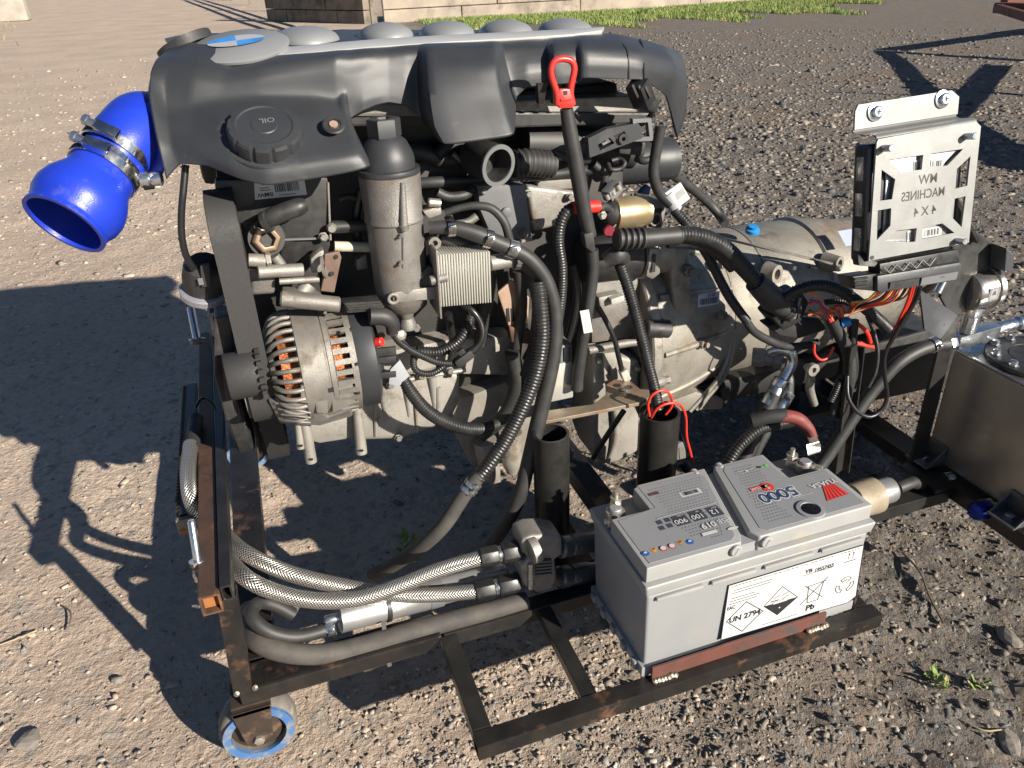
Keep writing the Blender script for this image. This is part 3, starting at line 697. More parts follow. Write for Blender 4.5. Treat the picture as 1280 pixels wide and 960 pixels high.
for dx in (-.020, .026+.0):
    c = (ch1.x+dx, yf-.004, zt1-.010)
    t = MB().cyl((c[0], c[1]+.012, c[2]), (c[0], c[1]-.001, c[2]), .0085, 20, bev=.001).build('vent_plug', M_battlid, BT); MB().box((c[0], c[1]-.0012, c[2]), (.0025, .001, .011), Matrix.Rotation(.5, 3, 'Y')).build('slot', M_greyp, t)
for dx in (-.012, .030):
    c = (ch0.x+dx, yb+.002, zt1-.006); MB().cyl((c[0], c[1]-.01, c[2]), (c[0], c[1]+.003, c[2]), .007, 16, bev=.001).build('vent_plug', M_battlid, BT)
# label panels let into the lid
la = [(797, 695), (812, 715), (932, 681), (941, 668), (888, 603), (870, 597), (812, 616), (813, 619), (816, 640)]
def inset(poly, k):
    c = sum((Vector(p) for p in poly), Vector((0,0)))/len(poly); return [tuple(c+(Vector(p)-c)*k) for p in poly]
LA = [(.012, .016), (ch1.x-.022, .016), (ch1.x-.012, .024), (ch0.x-.006, .150), (ch0.x-.014, .161), (.072, .161), (.072, .112), (.012, .105)]
LB = [(ch1.x+.026, .024), (ch1.x+.034, .016), (.340, .016), (.340, .098), (.285, .098), (.276, .110), (.276, .161), (ch0.x+.034, .161), (ch0.x+.026, .150)]
for poly in (LA, LB): MB().prism([(x, y, zt1) for x, y in poly], (0, 0, .0006)).build('label_panel', M_label, BT, smooth=False)
zl = zt1+.0006
def top_print(name, m, lift): return Print((0, 0, zl), (-1, 0, 0), (0, -1, 0), lift)   # the lettering is read from the far side
def TPp(u, v): q = PZ(u, v, zl); return (-q.x, -q.y)
# dimple dots
dots = Print((0,0,zl), (1,0,0), (0,1,0), .0002)
def inside(pt, poly):
    x, y = pt; c = False; n = len(poly)
    for i in range(n):
        x0_, y0_ = poly[i]; x1_, y1_ = poly[(i+1) % n]
        if (y0_ > y) != (y1_ > y) and x < (x1_-x0_)*(y-y0_)/(y1_-y0_)+x0_: c = not c
    return c
LAi = [(.085,.040),(ch1.x-.026,.024),(ch0.x-.012,.152),(.082,.152)]; LBi = [(ch1.x+.040,.026),(.235,.026),(.225,.080),(.255,.115),(.25,.152),(ch0.x+.040,.152)]
for j in range(22):
    for i in range(48):
        p = (.075+i*.0048+(j % 2)*.0024, .024+j*.0060)
        if inside(p, LAi) or inside(p, LBi): dots.disc(p, .0015, 6, .0012)
tag(dots.build('dimple_print', mat('print_dimple', (.15,.155,.165), .5), BT, smooth=False), kind='stuff')
pr = top_print('n', None, .0004)
c = TPp(972, 618); pr.text('5000', c, .0290, 1.04, bold=.075); prn = pr.build('number_outline', M_white, BT, smooth=False)
mbn = top_print('n', None, .0007); mbn.text('5000', c, .0290, 1.04, bold=.02); mbn.build('number', M_navy, BT, smooth=False)
c = TPp(958, 613); rb = top_print('r', None, .0009); c5 = TPp(959, 609)
rb.poly([(c5[0]-.004, c5[1]-.006), (c5[0]+.026, c5[1]-.006), (c5[0]+.026, c5[1]+.0015), (c5[0]-.004, c5[1]+.0015)]).disc(c5, .0095, 20); rb.build('year_badge', M_red2, BT, smooth=False)
wp = top_print('w', None, .0012); wp.text('5', c5, .013).text('YEAR', (c5[0]+.017, c5[1]-.0022), .0072)
c = TPp(1029, 605); wp.text('YUASA', c, .0135, 1.05)
for u, v, t, s in ((851, 657, '12', .013), (873-2, 649, '100', .0), ): pass
bx = top_print('b', None, .0003)
for (u, v, w_, h_) in ((893, 639, .019, .021), (872, 644, .021, .021), (851, 650, .021, .021)):
    q = TPp(u, v); bx.poly([(q[0]-w_/2, q[1]-h_/2), (q[0]+w_/2, q[1]-h_/2), (q[0]+w_/2, q[1]+h_/2), (q[0]-w_/2, q[1]+h_/2)])
for i in range(2):
    for j in range(2):
        q = TPp(824+i*10+j*3, 653-i*3+j*7); bx.poly([(q[0]-.004, q[1]-.004), (q[0]+.004, q[1]-.004), (q[0]+.004, q[1]+.004), (q[0]-.004, q[1]+.004)])
bx.build('rating_box', M_dark, BT, smooth=False)
wp.text('12', TPp(893, 640), .013).text('100', TPp(872, 646), .0125).text('900', TPp(851, 652), .0125)
wp.text('VOLT', TPp(892, 635), .0035).text('AH', TPp(871, 640), .0035).text('A (EN)', TPp(850, 645), .0035)
wp.text('HSB', TPp(905, 651), .0115, bold=0).text('019', TPp(885.5, 657), .0135, 1.05, bold=.03)
q = TPp(888, 666.5); wp.poly([(q[0]-.010, q[1]-.003), (q[0]+.012, q[1]-.003), (q[0]+.012, q[1]+.003), (q[0]-.010, q[1]+.003)])
q = TPp(909, 660); wp.disc((q[0]-.006, q[1]+.004), .008, 16, .0028)
wp.text('ESSENTIAL GENUINE PARTS', TPp(1003, 620), .0028)
q0 = TPp(822, 649); q1 = TPp(895, 629); wp.line([q0, q1], .0012)
wp.line([TPp(936, 588), TPp(941, 586.5)], .0012).line([TPp(922, 590.5), TPp(931, 588.5)], .0010).disc(TPp(933.5, 589.3), .0022, 14)
tag(wp.build('white_print', M_white, BT, smooth=False), kind='stuff')
gp = top_print('g', None, .0012).disc(TPp(958, 582.8), .0028, 14).line([TPp(952, 584), TPp(956, 583)], .0016); gp.build('green_print', M_green, BT, smooth=False)
top_print('g', None, .0012).disc(TPp(949, 584.6), .0026, 14).build('charge_dot', M_black, BT, smooth=False)
# fan-shaped red mark
tri = top_print('t', None, .0008); a0, a1, b0_, b1_ = TPp(1028, 607.5), TPp(1041.5, 604), TPp(1034, 627), TPp(1062, 617.5)
for k in range(6):
    f0, f1 = k/6+.012, (k+1)/6-.030
    L2 = lambda A_, B_, t: (A_[0]+(B_[0]-A_[0])*t, A_[1]+(B_[1]-A_[1])*t)
    tri.poly([L2(a0, a1, f0), L2(a0, a1, f1), L2(b0_, b1_, f1), L2(b0_, b1_, f0)])
tri.build('red_fan_mark', M_red2, BT, smooth=False)
# barcode sticker and hazard pictograms
bc = Print((0,0,zl), (1,0,0), (0,1,0), .0004); q = PZ(863, 616, zl); bc.poly([(q.x-.016, q.y-.0055), (q.x+.016, q.y-.0055), (q.x+.016, q.y+.0055), (q.x-.016, q.y+.0055)]); bc.build('barcode_sticker', M_white, BT, smooth=False)
bc2 = Print((0,0,zl), (1,0,0), (0,1,0), .0008); g = random.Random(2); x = -.013
while x < .013: w_ = g.choice((.0004, .0008, .0012)); bc2.poly([(q.x+x, q.y-.004), (q.x+x+w_, q.y-.004), (q.x+x+w_, q.y+.004), (q.x+x, q.y+.004)]); x += w_+g.choice((.0005, .001))
bc2.build('barcode', M_dark, BT, smooth=False)
q = TPp(817, 617.5); tg = top_print('x', None, .0006); tg.poly([(q[0]-.008, q[1]-.003), (q[0]+.008, q[1]-.003), (q[0]+.008, q[1]+.003), (q[0]-.008, q[1]+.003)]); tg.build('brown_tag', mat('print_brown', (.10,.045,.045), .5), BT, smooth=False)
for u, v, kind, m in ((807, 692, 'c', M_bluep), (818, 688.5, 't', M_orangep), (829, 686, 'r', M_red2), (840, 683, 'r', M_red2), (851, 679, 't', M_orangep), (862.5, 677.5, 'c', M_bluep)):
    q = TPp(u, v); a = top_print('p', None, .0005)
    if kind == 't': a.poly([(q[0]-.0052, q[1]-.0042), (q[0]+.0052, q[1]-.0042), (q[0], q[1]+.0052)])
    else: a.disc(q, .0050, 20)
    o = a.build('hazard_pictogram', m, BT, smooth=False)
    i_ = top_print('p', None, .0014)
    if kind == 'r': i_.disc(q, .0038, 18)
    elif kind == 'c': i_.disc((q[0], q[1]-.0006), .0024, 10, .0018)
    else: i_.line([(q[0]-.002, q[1]-.002), (q[0]+.0018, q[1]-.0005)], .001)
    i_.build('pictogram_detail', M_black if kind == 't' else M_white, o, smooth=False)
# charge indicator eye
q = PZ(1013, 637, zl); MB().lathe([(.0195, -.001), (.0185, .0018), (.0135, .0022), (.0128, .0008)], (q.x, q.y, zl), (0,0,1), 32).build('eye_collar', M_label, BT)
MB().lathe([(.0122, 0), (.0122, .0014), (.008, .0020), (0, .0022)], (q.x, q.y, zl), (0,0,1), 28).build('charge_eye', mat('dark_lens', (.006,.006,.007), .08, spec=.8), BT)
# terminals
def terminal(u, v, rz, lead=None):
    q = PZ(u, v, zt0+.012); t = bpy.data.objects.new('terminal_clamp', None); t.empty_display_size = .02; _link(t, (q.x, q.y, zt0), BT); x, y = q.x, q.y
    MB().cyl((x, y, zt0), (x, y, zt0+.020), .0095, 20, r2=.0088, bev=.0012).build('terminal_post', mat('lead_post', (.42,.42,.43), .5, .6), t)
    k = MB(); k.ring((x, y, zt0+.002), (0,0,1), .0135, .0092, .013, 24)
    d = Vector((math.cos(rz), math.sin(rz), 0)); n_ = Vector((-d.y, d.x, 0)); c = Vector((x, y, zt0+.0085))
    for s in (-1, 1): k.bar(c+d*.008+n_*s*.0062, c+d*.024+n_*s*.0062, .0052, .013)
    k.bar(c-d*.006, c-d*.026, .016, .010); k.build('clamp', M_lead, t, bevel=.0008)
    MB().cyl(c+d*.019-n_*.014, c+d*.019+n_*.014, .0038, 6).build('clamp_bolt', M_lead, t)
    e_ = c-d*.021; MB().cyl(e_, e_+Vector((0,0,.024)), .0036, 12).lathe([(.0075, .005), (.0075, .011), (.0062, .0125)], e_, (0,0,1), 6).lathe([(.0085, .0125), (.0085, .0142)], e_, (0,0,1), 16).build('stud_nut', M_lead, t)
    return e_
terminal(769, 640, R(-118)); eT = terminal(1006, 581, R(-60))
# white front label
fl = Print((0, .0052, 0), (1, 0, 0), (0, 0, 1), .0006); FP = lambda u, v: (lambda q: (q.x, q.z))(PY(u, v, .0045))
qa, qb, qc, qd, qe = FP(911, 732), FP(1080, 681), FP(1070, 745), FP(1060, 753), FP(901, 800)
fl.poly([qe, qd, qc, qb, qa]); fl.build('front_label', M_white, BT, smooth=False)
def FPr(lift=.0010): return Print((0, .0052, 0), (1, 0, 0), (0, 0, 1), lift)
k = FPr(); k.line([qe, qd, qc, qb, qa], .0012, True)
dm = [FP(933, 752), FP(953.5, 763.5), FP(927.5, 789), FP(908, 777)]; k.line(dm, .0012, True)
def rotof(a, b): return math.atan2(b[1]-a[1], b[0]-a[0])
k.text('UN 2794', FP(931, 770), .0140, .95, bold=.03); k.text('EAC', FP(914, 760), .0085, .8, bold=.02); k.text('Pb', FP(1012.5, 759), .0145, 1.05, bold=.035)
k.text('YB', FP(1011, 714), .0095, 1.1, bold=.03)
cz = [FP(978, 733), FP(997, 746), FP(971.5, 768.5), FP(955, 758)]
lf, rt = cz[3], cz[1]; lf2 = (lf[0]+.001, lf[1]); k.poly([cz[2], rt, (cz[1][0]-.001, cz[1][1]+.0002), lf])
k.line([cz[0], cz[1], cz[2], cz[3]], .0009, True)
ux, uz = (cz[0][0]+cz[2][0])/2, (cz[0][1]+cz[2][1])/2
k.line([(ux-.012, uz+.008), (ux-.001, uz+.011)], .0007).line([(ux+.002, uz+.009), (ux+.012, uz+.013)], .0007).line([(ux-.014, uz+.003), (ux-.003, uz+.003)], .0015).line([(ux+.004, uz+.002), (ux+.013, uz+.006)], .0009)
for s in (0, 1):
    a = FP(1060.5+s*5.5, 699-s*2); k.line([a, (a[0], a[1]+.0095)], .0006); k.poly([(a[0]-.0014, a[1]+.008), (a[0]+.0014, a[1]+.008), (a[0], a[1]+.0115)])
a = FP(1056, 703); b = FP(1069, 699); k.line([a, b], .0011)
k.build('black_print', M_black, BT, smooth=False)
k = FPr(.0011)
k.text('19557455', FP(1030.5, 709.5), .0095, .85, bold=.02)
# crossed-out bin
x0b, z0b = FP(1018, 742); k.line([(x0b-.017, z0b+.018), (x0b+.016, z0b+.020)], .0009).line([(x0b-.013, z0b+.018), (x0b-.010, z0b-.014), (x0b+.008, z0b-.014), (x0b+.012, z0b+.019)], .0009).line([(x0b-.020, z0b+.022), (x0b+.016, z0b-.012)], .0009).line([(x0b+.018, z0b+.026), (x0b-.022, z0b-.014)], .0009)
xr_, zr_ = FP(1056, 731)
for q_ in range(3):
    t0 = R(90+120*q_); pts = [(xr_+.012*math.cos(t0+R(a))+.004*math.cos(t0), zr_+.012*math.sin(t0+R(a))+.003*math.sin(t0)) for a in range(-48, 50, 12)]; k.line(pts, .0009); k.line([(p_[0]*.62+xr_*.38, p_[1]*.62+zr_*.38) for p_ in pts], .0009); k.line([pts[-1], (pts[-1][0]*.62+xr_*.38, pts[-1][1]*.62+zr_*.38)], .0009); k.line([pts[0], (pts[0][0]*.62+xr_*.38, pts[0][1]*.62+zr_*.38)], .0009)
g = random.Random(4); a0_ = FP(918, 738)
for j in range(6):
    ln = g.uniform(.055, .075); x = a0_[0]-.001*j; z = a0_[1]-.0048*j+.0; n_ = 0
    if j == 2: continue
    xe = x+ln*(1 if j < 2 else .62)
    while x < xe: w_ = g.uniform(.002, .006); k.line([(x, z), (x+w_, z)], .0009); x += w_+.0014
x = qa[0]+.004
while x < qb[0]-.004: w_ = g.uniform(.001, .004); f = (x-qa[0])/(qb[0]-qa[0]); z = qa[1]+(qb[1]-qa[1])*f-.004; k.line([(x, z), (x+w_, z)], .0010); x += w_+g.uniform(.002, .005)
x = FP(1003, 718)[0]; z = FP(1003, 720)[1]
k.line([(x, z), (x+.050, z)], .0006)
x = FP(953, 779)[0]; z = FP(953, 781)[1]
while x < FP(995, 768)[0]: w_ = g.uniform(.001, .003); k.line([(x, z), (x+w_, z)], .0008); x += w_+.0012
k.build('grey_print', M_dark, BT, smooth=False)
w = FPr(.0014); w.poly([(ux-.011, uz-.0028), (ux+.012, uz-.0028), (ux+.012, uz+.0008), (ux-.011, uz+.0008)]).disc((ux+.001, uz-.0125), .0013, 10); tag(w.build('white_print', M_white, BT, smooth=False), kind='stuff')
# ================================================================ engine
EN = thing('car_engine', 'six-cylinder diesel engine with black plastic top cover mounted on the trolley', 'engine', (-.1, .55, .18))
def node(name, loc, parent=EN):
    o = bpy.data.objects.new(name, None); o.empty_display_size = .03; return _link(o, loc, parent)
# ---- top cover: a moulded shell lofted through measured sections (far edge ... lower front edge)
cols = [
 [(240,48,.70),(218,58,.56),(197,76,.47),(188,95,.43),(187,116,.405),(190,142,.385),(198,182,.36),(208,224,.35)],
 [(262,44,.70),(238,56,.52),(218,76,.455),(208,97,.43),(206,132,.41),(210,158,.38),(216,184,.36),(225,205,.352)],
 [(300,41,.70),(268,58,.50),(250,82,.435),(242,100,.415),(238,135,.402),(243,163,.362),(252,190,.337),(262,207,.333)],
 [(340,39,.70),(303,72,.47),(286,90,.425),(280,104,.411),(277,128,.401),(280,158,.348),(290,204,.312),(302,223,.309)],
 [(372,38,.70),(345,71,.45),(332,84,.415),(327,98,.405),(325,124,.398),(327,155,.345),(333,210,.298),(336,231,.295)],
 [(420,37,.70),(400,67,.44),(394,75,.410),(392,90,.402),(392,124,.396),(395,150,.350),(401,200,.298),(404,221,.295)],
 [(440,36,.70),(424,65,.437),(420,72,.405),(419,90,.400),(421,127,.395),(431,150,.355),(449,190,.302),(461,208,.297)],
 [(452,36,.70),(437,64,.44),(437,73,.408),(434,95,.402),(432,112,.400),(432,125,.398),(433,138,.397),(436,151,.397)],
 [(468,36,.70),(455,62,.44),(455,71,.412),(454,90,.407),(453,105,.404),(453,116,.402),(453,127,.400),(454,138,.400)],
 [(484,35,.70),(470,61,.44),(470,70,.416),(470,86,.410),(469,100,.407),(469,112,.404),(469,122,.402),(470,131,.402)],
 [(500,35,.70),(486,60,.44),(486,69,.418),(485,84,.412),(485,98,.409),(485,109,.406),(485,119,.404),(486,128,.403)],
 [(522,34,.70),(507,58,.44),(507,67,.417),(506,83,.412),(506,99,.408),(507,112,.405),(507,123,.403),(508,132,.402)],
 [(535,34,.70),(523,57,.44),(523,66,.416),(523,84,.411),(523,102,.407),(524,120,.403),(526,136,.400),(530,151,.398)],
 [(546,34,.70),(534,56,.44),(536,63,.400),(537,84,.372),(538,106,.357),(540,130,.345),(545,158,.333),(557,180,.322)],
 [(605,34,.70),(595,54,.44),(596,61,.396),(598,82,.363),(599,104,.350),(602,126,.340),(607,150,.328),(614,174,.317)],
 [(625,34,.70),(614,53,.44),(616,60,.396),(619,81,.364),(622,102,.352),(627,124,.341),(633,146,.329),(641,168,.318)],
 [(636,34,.70),(626,53,.44),(628,62,.412),(630,76,.402),(633,88,.397),(636,100,.393),(640,112,.391),(644,123,.390)],
 [(665,34,.70),(655,51,.44),(656,61,.412),(657,71,.402),(658,81,.395),(658,91,.391),(659,100,.390),(659,109,.390)],
 [(691,33,.70),(682,50,.44),(683,60,.412),(684,69,.402),(685,79,.395),(686,88,.391),(686,97,.390),(687,105,.390)],
 [(699,33,.70),(690,49,.44),(692,57,.398),(693,66,.380),(694,76,.373),(694,86,.371),(695,96,.370),(696,105,.370)],
 [(726,33,.70),(717,47,.44),(720,54,.396),(721,64,.378),(722,74,.372),(722,84,.371),(722,94,.370),(722,103,.370)],
 [(733,34,.70),(725,46,.44),(728,53,.392),(729,62,.368),(730,72,.362),(730,81,.360),(730,89,.360),(730,97,.360)],
 [(780,38,.70),(765,44,.46),(776,53,.40),(782,64,.370),(784,74,.362),(784,83,.360),(784,91,.360),(784,99,.360)],
 [(795,40,.70),(783,47,.47),(795,57,.405),(801,67,.372),(803,77,.365),(804,86,.363),(804,93,.363),(804,100,.363)],
 [(820,46,.70),(822,57,.52),(833,65,.435),(840,77,.400),(842,89,.393),(840,99,.392),(836,110,.395),(832,120,.40)],
 [(835,51,.70),(846,66,.60),(854,82,.52),(857,102,.47),(857,124,.45),(855,142,.44),(851,158,.43),(846,172,.43)],
]
def loft(cols, sub=5):
    """Catmull-Rom in both directions; returns a grid of points"""
    G = [[PP(p) for p in c] for c in cols]
    for c in G: c[0].x = c[2].x                                  # the far edge runs straight back from the front
    def cr(P, sub, tens=.34):
        out = []; n = len(P)
        for i in range(n-1):
            a, b, c, d = P[max(i-1, 0)], P[i], P[i+1], P[min(i+2, n-1)]
            m1 = (c-a)*tens; m2 = (d-b)*tens
            # keep tangents no longer than the chord so steps stay crisp
            L = (c-b).length
            for m in (m1, m2):
                if m.length > L: m *= L/m.length
            for k in range(sub):
                t = k/sub; t2 = t*t; t3 = t2*t
                out.append(b*(2*t3-3*t2+1)+m1*(t3-2*t2+t)+c*(-2*t3+3*t2)+m2*(t3-t2))
        out.append(P[-1]); return out
    rows = [cr(c, sub) for c in G]
    return [list(x) for x in zip(*[cr(list(r), sub, .16) for r in zip(*rows)])]
gr = loft(cols); mb = MB(); nx, ny = len(gr), len(gr[0])
for c in gr: mb.v += [tuple(p) for p in c]
for i in range(nx-1):
    for j in range(ny-1): mb.f.append((i*ny+j, (i+1)*ny+j, (i+1)*ny+j+1, i*ny+j+1))
CV = mb.build('top_cover', M_plastic, EN, ang=60)
so = CV.modifiers.new('wall', 'SOLIDIFY'); so.thickness = .0045; so.offset = 0
# inside wall so the shell is not seen through from the back
MB().box((-.12, .715, .82), (.66, .02, .09)).build('cover_back_wall', M_plast2, CV, bevel=.006)
# silver trim band along the cover, with the raised arches of the intake cover
def strip(name, lo, hi, m, parent, th=.003, lift=.0035):
    lo = [PP(p) for p in lo]; hi = [PP(p) for p in hi]; mb = MB(); n = len(lo); U = Vector((0, -.25, .97))
    for a, b in zip(lo, hi): mb.v += [tuple(a+U*lift), tuple(b+U*lift), tuple(a+U*(lift-th-.003)), tuple(b+U*(lift-th-.003))]
    for i in range(n-1):
        a = 4*i; b = a+4; mb.f += [(a, b, b+1, a+1), (a+2, a+3, b+3, b+2), (a, a+2, b+2, b), (a+1, b+1, b+3, a+3)]
    mb.f += [(0, 1, 3, 2), (4*n-4, 4*n-2, 4*n-1, 4*n-3)]
    return mb.build(name, m, parent, bevel=.001)
strip('silver_trim', [(345,72,.448),(400,67.5,.438),(470,61.5,.436),(560,55.5,.436),(650,50.5,.436),(715,46,.437),(752,41,.445)],
      [(352,62,.475),(400,58,.468),(470,52,.468),(560,46.5,.468),(650,42.5,.468),(715,39,.468),(755,36.5,.468)], M_silvpaint, EN)
strip('silver_trim_groove', [(420,57.5,.470),(520,50.5,.470),(640,44.2,.470),(740,38.8,.470)], [(420,55,.480),(520,48,.480),(640,41.8,.480),(740,36.6,.480)], M_greyp, EN, lift=.002)
for u0, u1, v in ((338,424,45),(448,516,40),(525,592,38),(602,664,36),(676,738,34)):
    a = PY(u0, v+2, .56); b = PY(u1, v-1, .56); c = (a+b)/2; r = (b-a).length/2; m = MB()
    m.lathe([(r*math.sin(R(t)), .019*math.cos(R(t))*1.0) for t in (90, 78, 65, 50, 35, 20, 8, 0)], (c.x, .565, c.z-.006), (0, 0, 1), 28, rmod=lambda k, i: 1)
    m.v = [(x, .565+(y-.565)*1.35, z) for x, y, z in m.v]
    m.build('trim_arch', M_arch, EN)
# emblem pad: silver oval with a blue-and-white round badge seen edge on
ec = PY(304, 61, .49); ax = Vector((-.06, -.22, .97)).normalized()
ec = ec+ax*.003
pad = MB().lathe([(0, -.006), (.060, .0), (.061, .003), (.057, .0055), (0, .0065)], ec+Vector((-.002, .0, -.002)), ax, 48); pad.v = [(ec.x+(x-ec.x)*1.0, ec.y+(y-ec.y)*1.0, z) for x, y, z in pad.v]; pad = pad.build('emblem_pad', M_arch, EN)
e1_ = Vector((1, 0, .06)).normalized(); e2_ = ax.cross(e1_).normalized()
bd = Print(ec+ax*.0068+Vector((-.006, .006, 0)), e1_, e2_, 0)
for q in range(4):
    t = [(0, 0)]+[(.036*math.cos(R(a)), .020*math.sin(R(a))) for a in range(q*90, q*90+91, 15)]; b2 = Print(bd.o, e1_, e2_, .0004); b2.poly(t); b2.build('emblem_quarter', M_silvpaint if q in (0, 2) else mat('emblem_blue', (.05,.25,.65), .3), pad, smooth=False)
# cover bolts, notches and the seam at the right end
for u, v, Y in ((417, 157, .325),):
    c = PY(u, v, Y); n_ = Vector((0, -.6, .8)); MB().lathe([(.0135, 0), (.012, .0015), (.0085, .0012), (.008, -.004), (0, -.004)], c+n_*.001, n_, 24).build('bolt_recess', M_plast2, CV); MB().cyl(c-n_*.002, c+n_*.003, .0052, 8).build('cover_bolt', M_pinkish, CV)
c = PY(817, 62, .45); MB().lathe([(.012, 0), (.0085, .0015), (.007, -.004), (0, -.004)], c, (0, -.3, 1), 20).build('bolt_recess', M_plast2, CV)
c = PY(311, 76, .462); MB().lathe([(.010, 0), (.0075, .0012), (.006, -.003), (0, -.003)], c+Vector((0,-.001,.002)), (0, -.45, .9), 20).build('bolt_recess', M_plast2, CV)
MB().tube([PP(p) for p in ((762,41,.47),(775,52.5,.398),(784,64,.366),(786,80,.358),(786,99,.357))], .0012, seg=6).build('cover_seam', M_black, CV)
MB().tube([PP(p) for p in ((800,49,.44),(804,60,.395),(805,80,.362),(805,98,.360))], .0013, seg=6).build('cover_seam', M_black, CV)
for k, u in enumerate((672, 690, 707)): MB().prism([PY(u, 104, .385), PY(u+13, 103, .385), PY(u+8, 130, .40), PY(u+2, 130, .40)], (0, .012, 0)).build('cover_rib', M_plast2, CV, smooth=False)
# oil filler cap standing on the shelf
oc = PY(333, 178, .337); sv = PY(333,208,.298)-PY(325,124,.398); on = sv.cross(Vector((1, 0, -.04))).normalized(); on = on if on.z > 0 else -on
ring = MB().lathe([(.0475, -.002), (.047, .0012), (.0455, .0014), (.0445, .0006), (.043, -.004)], oc+on*.002, on, 48).build('filler_recess', M_plast2, EN)
oc = oc+on*.0085
capm = MB().lathe([(.0405, -.012), (.0418, .000), (.0418, .0125), (.040, .0160), (.032, .0172), (.030, .0162), (.015, .0168), (.014, .0176), (0, .0178)], oc, on, 72,
    rmod=lambda k, i: (.94 if (i % 6) == 0 and k in (1, 2, 3) else 1)).build('oil_filler_cap', M_plastic, EN, ang=25)
tx = Print(oc+on*.0176, Vector((-1, 0, -.02)), on.cross(Vector((-1, 0, 0))), .0003); tx.text('OIL', (-.004, -.006), .011); tx.build('cap_lettering', M_grey, capm, smooth=False)
# ---- block, head, hidden dark bulk
MB().box((-.11, .60, .56), (.60, .26, .38)).build('engine_block', mat('grimy_shaded_block', (.045,.042,.040), .6, .2, c2=(.025,.024,.023), scale=18, dirt=(.09,.075,.06), dscale=10, damt=.42), EN, bevel=.012)  # grimy iron, its colour also darkened for the deep shade behind the parts
MB().box((-.12, .60, .785), (.62, .20, .085)).build('cylinder_head', M_plast2, EN, bevel=.01)
hd = MB(); a = PY(640, 140, .44); b = PY(800, 138, .44)
hd.prism([PY(640,126,.44), PY(795,120,.44), PY(800,140,.44), PY(640,146,.44)], (0, .05, 0)); hd.build('head_rail', M_alu, EN, smooth=False, bevel=.003)
MB().prism([PY(430,142,.43), PY(560,140,.43), PY(820,141,.43), PY(820,154,.43), PY(640,160,.43), PY(430,158,.43)], (0, .04, 0)).build('rail_clip', M_plast2, EN, smooth=False, bevel=.003)
MB().prism([PY(436,128,.425), PY(536,128,.425), PY(536,146,.425), PY(436,146,.425)], (0, .03, 0)).build('head_edge', M_alu2, EN, smooth=False, bevel=.004)
MB().prism([PY(640,147,.432), PY(798,141,.432), PY(798,144,.432), PY(640,150,.432)], (0, .01, 0)).build('rail_bead', M_alu2, EN, smooth=False)
# dark clutter of pipes behind the filter
for pts, r in (([(470,185,.47),(520,190,.46),(560,200,.46),(600,195,.46)], .013), ([(480,232,.46),(540,228,.44),(600,225,.44),(690,218,.44),(740,212,.43)], .008), ([(545,195,.45),(565,180,.46),(600,178,.46)], .010), ([(655,178,.47),(720,180,.47),(790,190,.47)], .026)):
    tube('vacuum_pipe', pts, r, M_rubber, EN)
tube('silver_pipe', [(566,192,.44),(573,198,.44),(581,206,.44)], .0035, M_alu2, EN)
# open breather neck
nc = PY(613, 203, .395); nd = Vector((.35, -.9, -.10)).normalized()
MB().lathe([(.020, -.06), (.026, -.05), (.027, -.004), (.0275, 0), (.0225, 0), (.0215, -.03), (0, -.03)], nc+nd*.016, nd, 32).build('breather_neck', M_plast2, EN)
MB().ring(nc+nd*.0155, nd, .0285, .0225, .003, 32).build('neck_lip', M_grey, EN)
tube('bellows', [(640,205,.42),(660,203,.42),(690,206,.43)], .020, M_rubber, EN, corr=(.007, .003), step=.004)
# upper right: intake pipe end, bracket and plug
tube('intake_pipe', [(690,195,.52),(760,203,.52),(820,200,.51),(838,198,.51)], [.036,.036,.036,.034], M_plastic, EN, seg=24)
br = [(733,172),(757,160),(795,153),(801,160),(800,172),(790,176),(760,187),(735,196)]
hl = [[(745,180),(760,171),(766,178),(748,187)], [(764,169),(778,163),(783,170),(770,176)]]
fo = PY(766, 175, .375); fx = Vector((1, 0, 0)); fz = Vector((0, 0, 1)); loc2 = lambda u, v: (lambda q: ((q-fo).dot(fx), (q-fo).dot(fz)))(PY(u, v, .375))
plate_holes('coil_bracket', [loc2(*p) for p in br], [[loc2(*p) for p in h_] for h_ in hl], (fo, fx, fz), .012, M_plastic, EN)
MB().ring(PY(778, 173, .368), (0,-1,0), .007, .003, .004, 18).build('bracket_eye', M_plast2, EN)
fr_ = [(789,148),(812,147),(815,175),(791,176)]; fr_h = [(794,153),(808,152),(810,170),(795,171)]
plate_holes('relay_frame', [loc2(*p) for p in fr_], [[loc2(*p) for p in fr_h]], (PY(766,175,.375)+Vector((0,.0,0)), fx, fz), .010, M_grey, EN)
pg = node('sensor_plug', PY(803, 120, .36))
MB().bar(PY(796, 104, .36), PY(806, 130, .37), .026, .022).build('plug_body', M_conduit, pg, bevel=.002)
for k in range(3): MB().bar(PY(790+k*8, 106+k*1, .348), PY(797+k*8, 122, .352), .003, .004).build('plug_rib', M_plast2, pg, bevel=.0008)
MB().bar(PY(804, 126, .365), PY(818, 133, .37), .016, .018).build('plug_latch', M_conduit, pg, bevel=.002)
tube('plug_lead', [(812,133,.37),(815,142,.38),(806,152,.39),(795,158,.40)], .0045, M_conduit, EN, corr=(.004,.001), step=.003)
tube('loop_hose', [(815,172,.40),(822,180,.40),(820,195,.40),(806,201,.40),(795,197,.41)], .0060, M_rubber, EN)
tube('loop_clip', [(760,205,.41),(764,212,.40),(775,211,.40),(781,204,.40),(774,199,.41),(764,201,.41)], .0035, M_rubber, EN)
MB().prism([PY(775,176,.40), PY(808,178,.40), PY(806,196,.40), PY(774,192,.40)], (0, .02, 0)).build('relay_box', M_plast2, EN, bevel=.003)
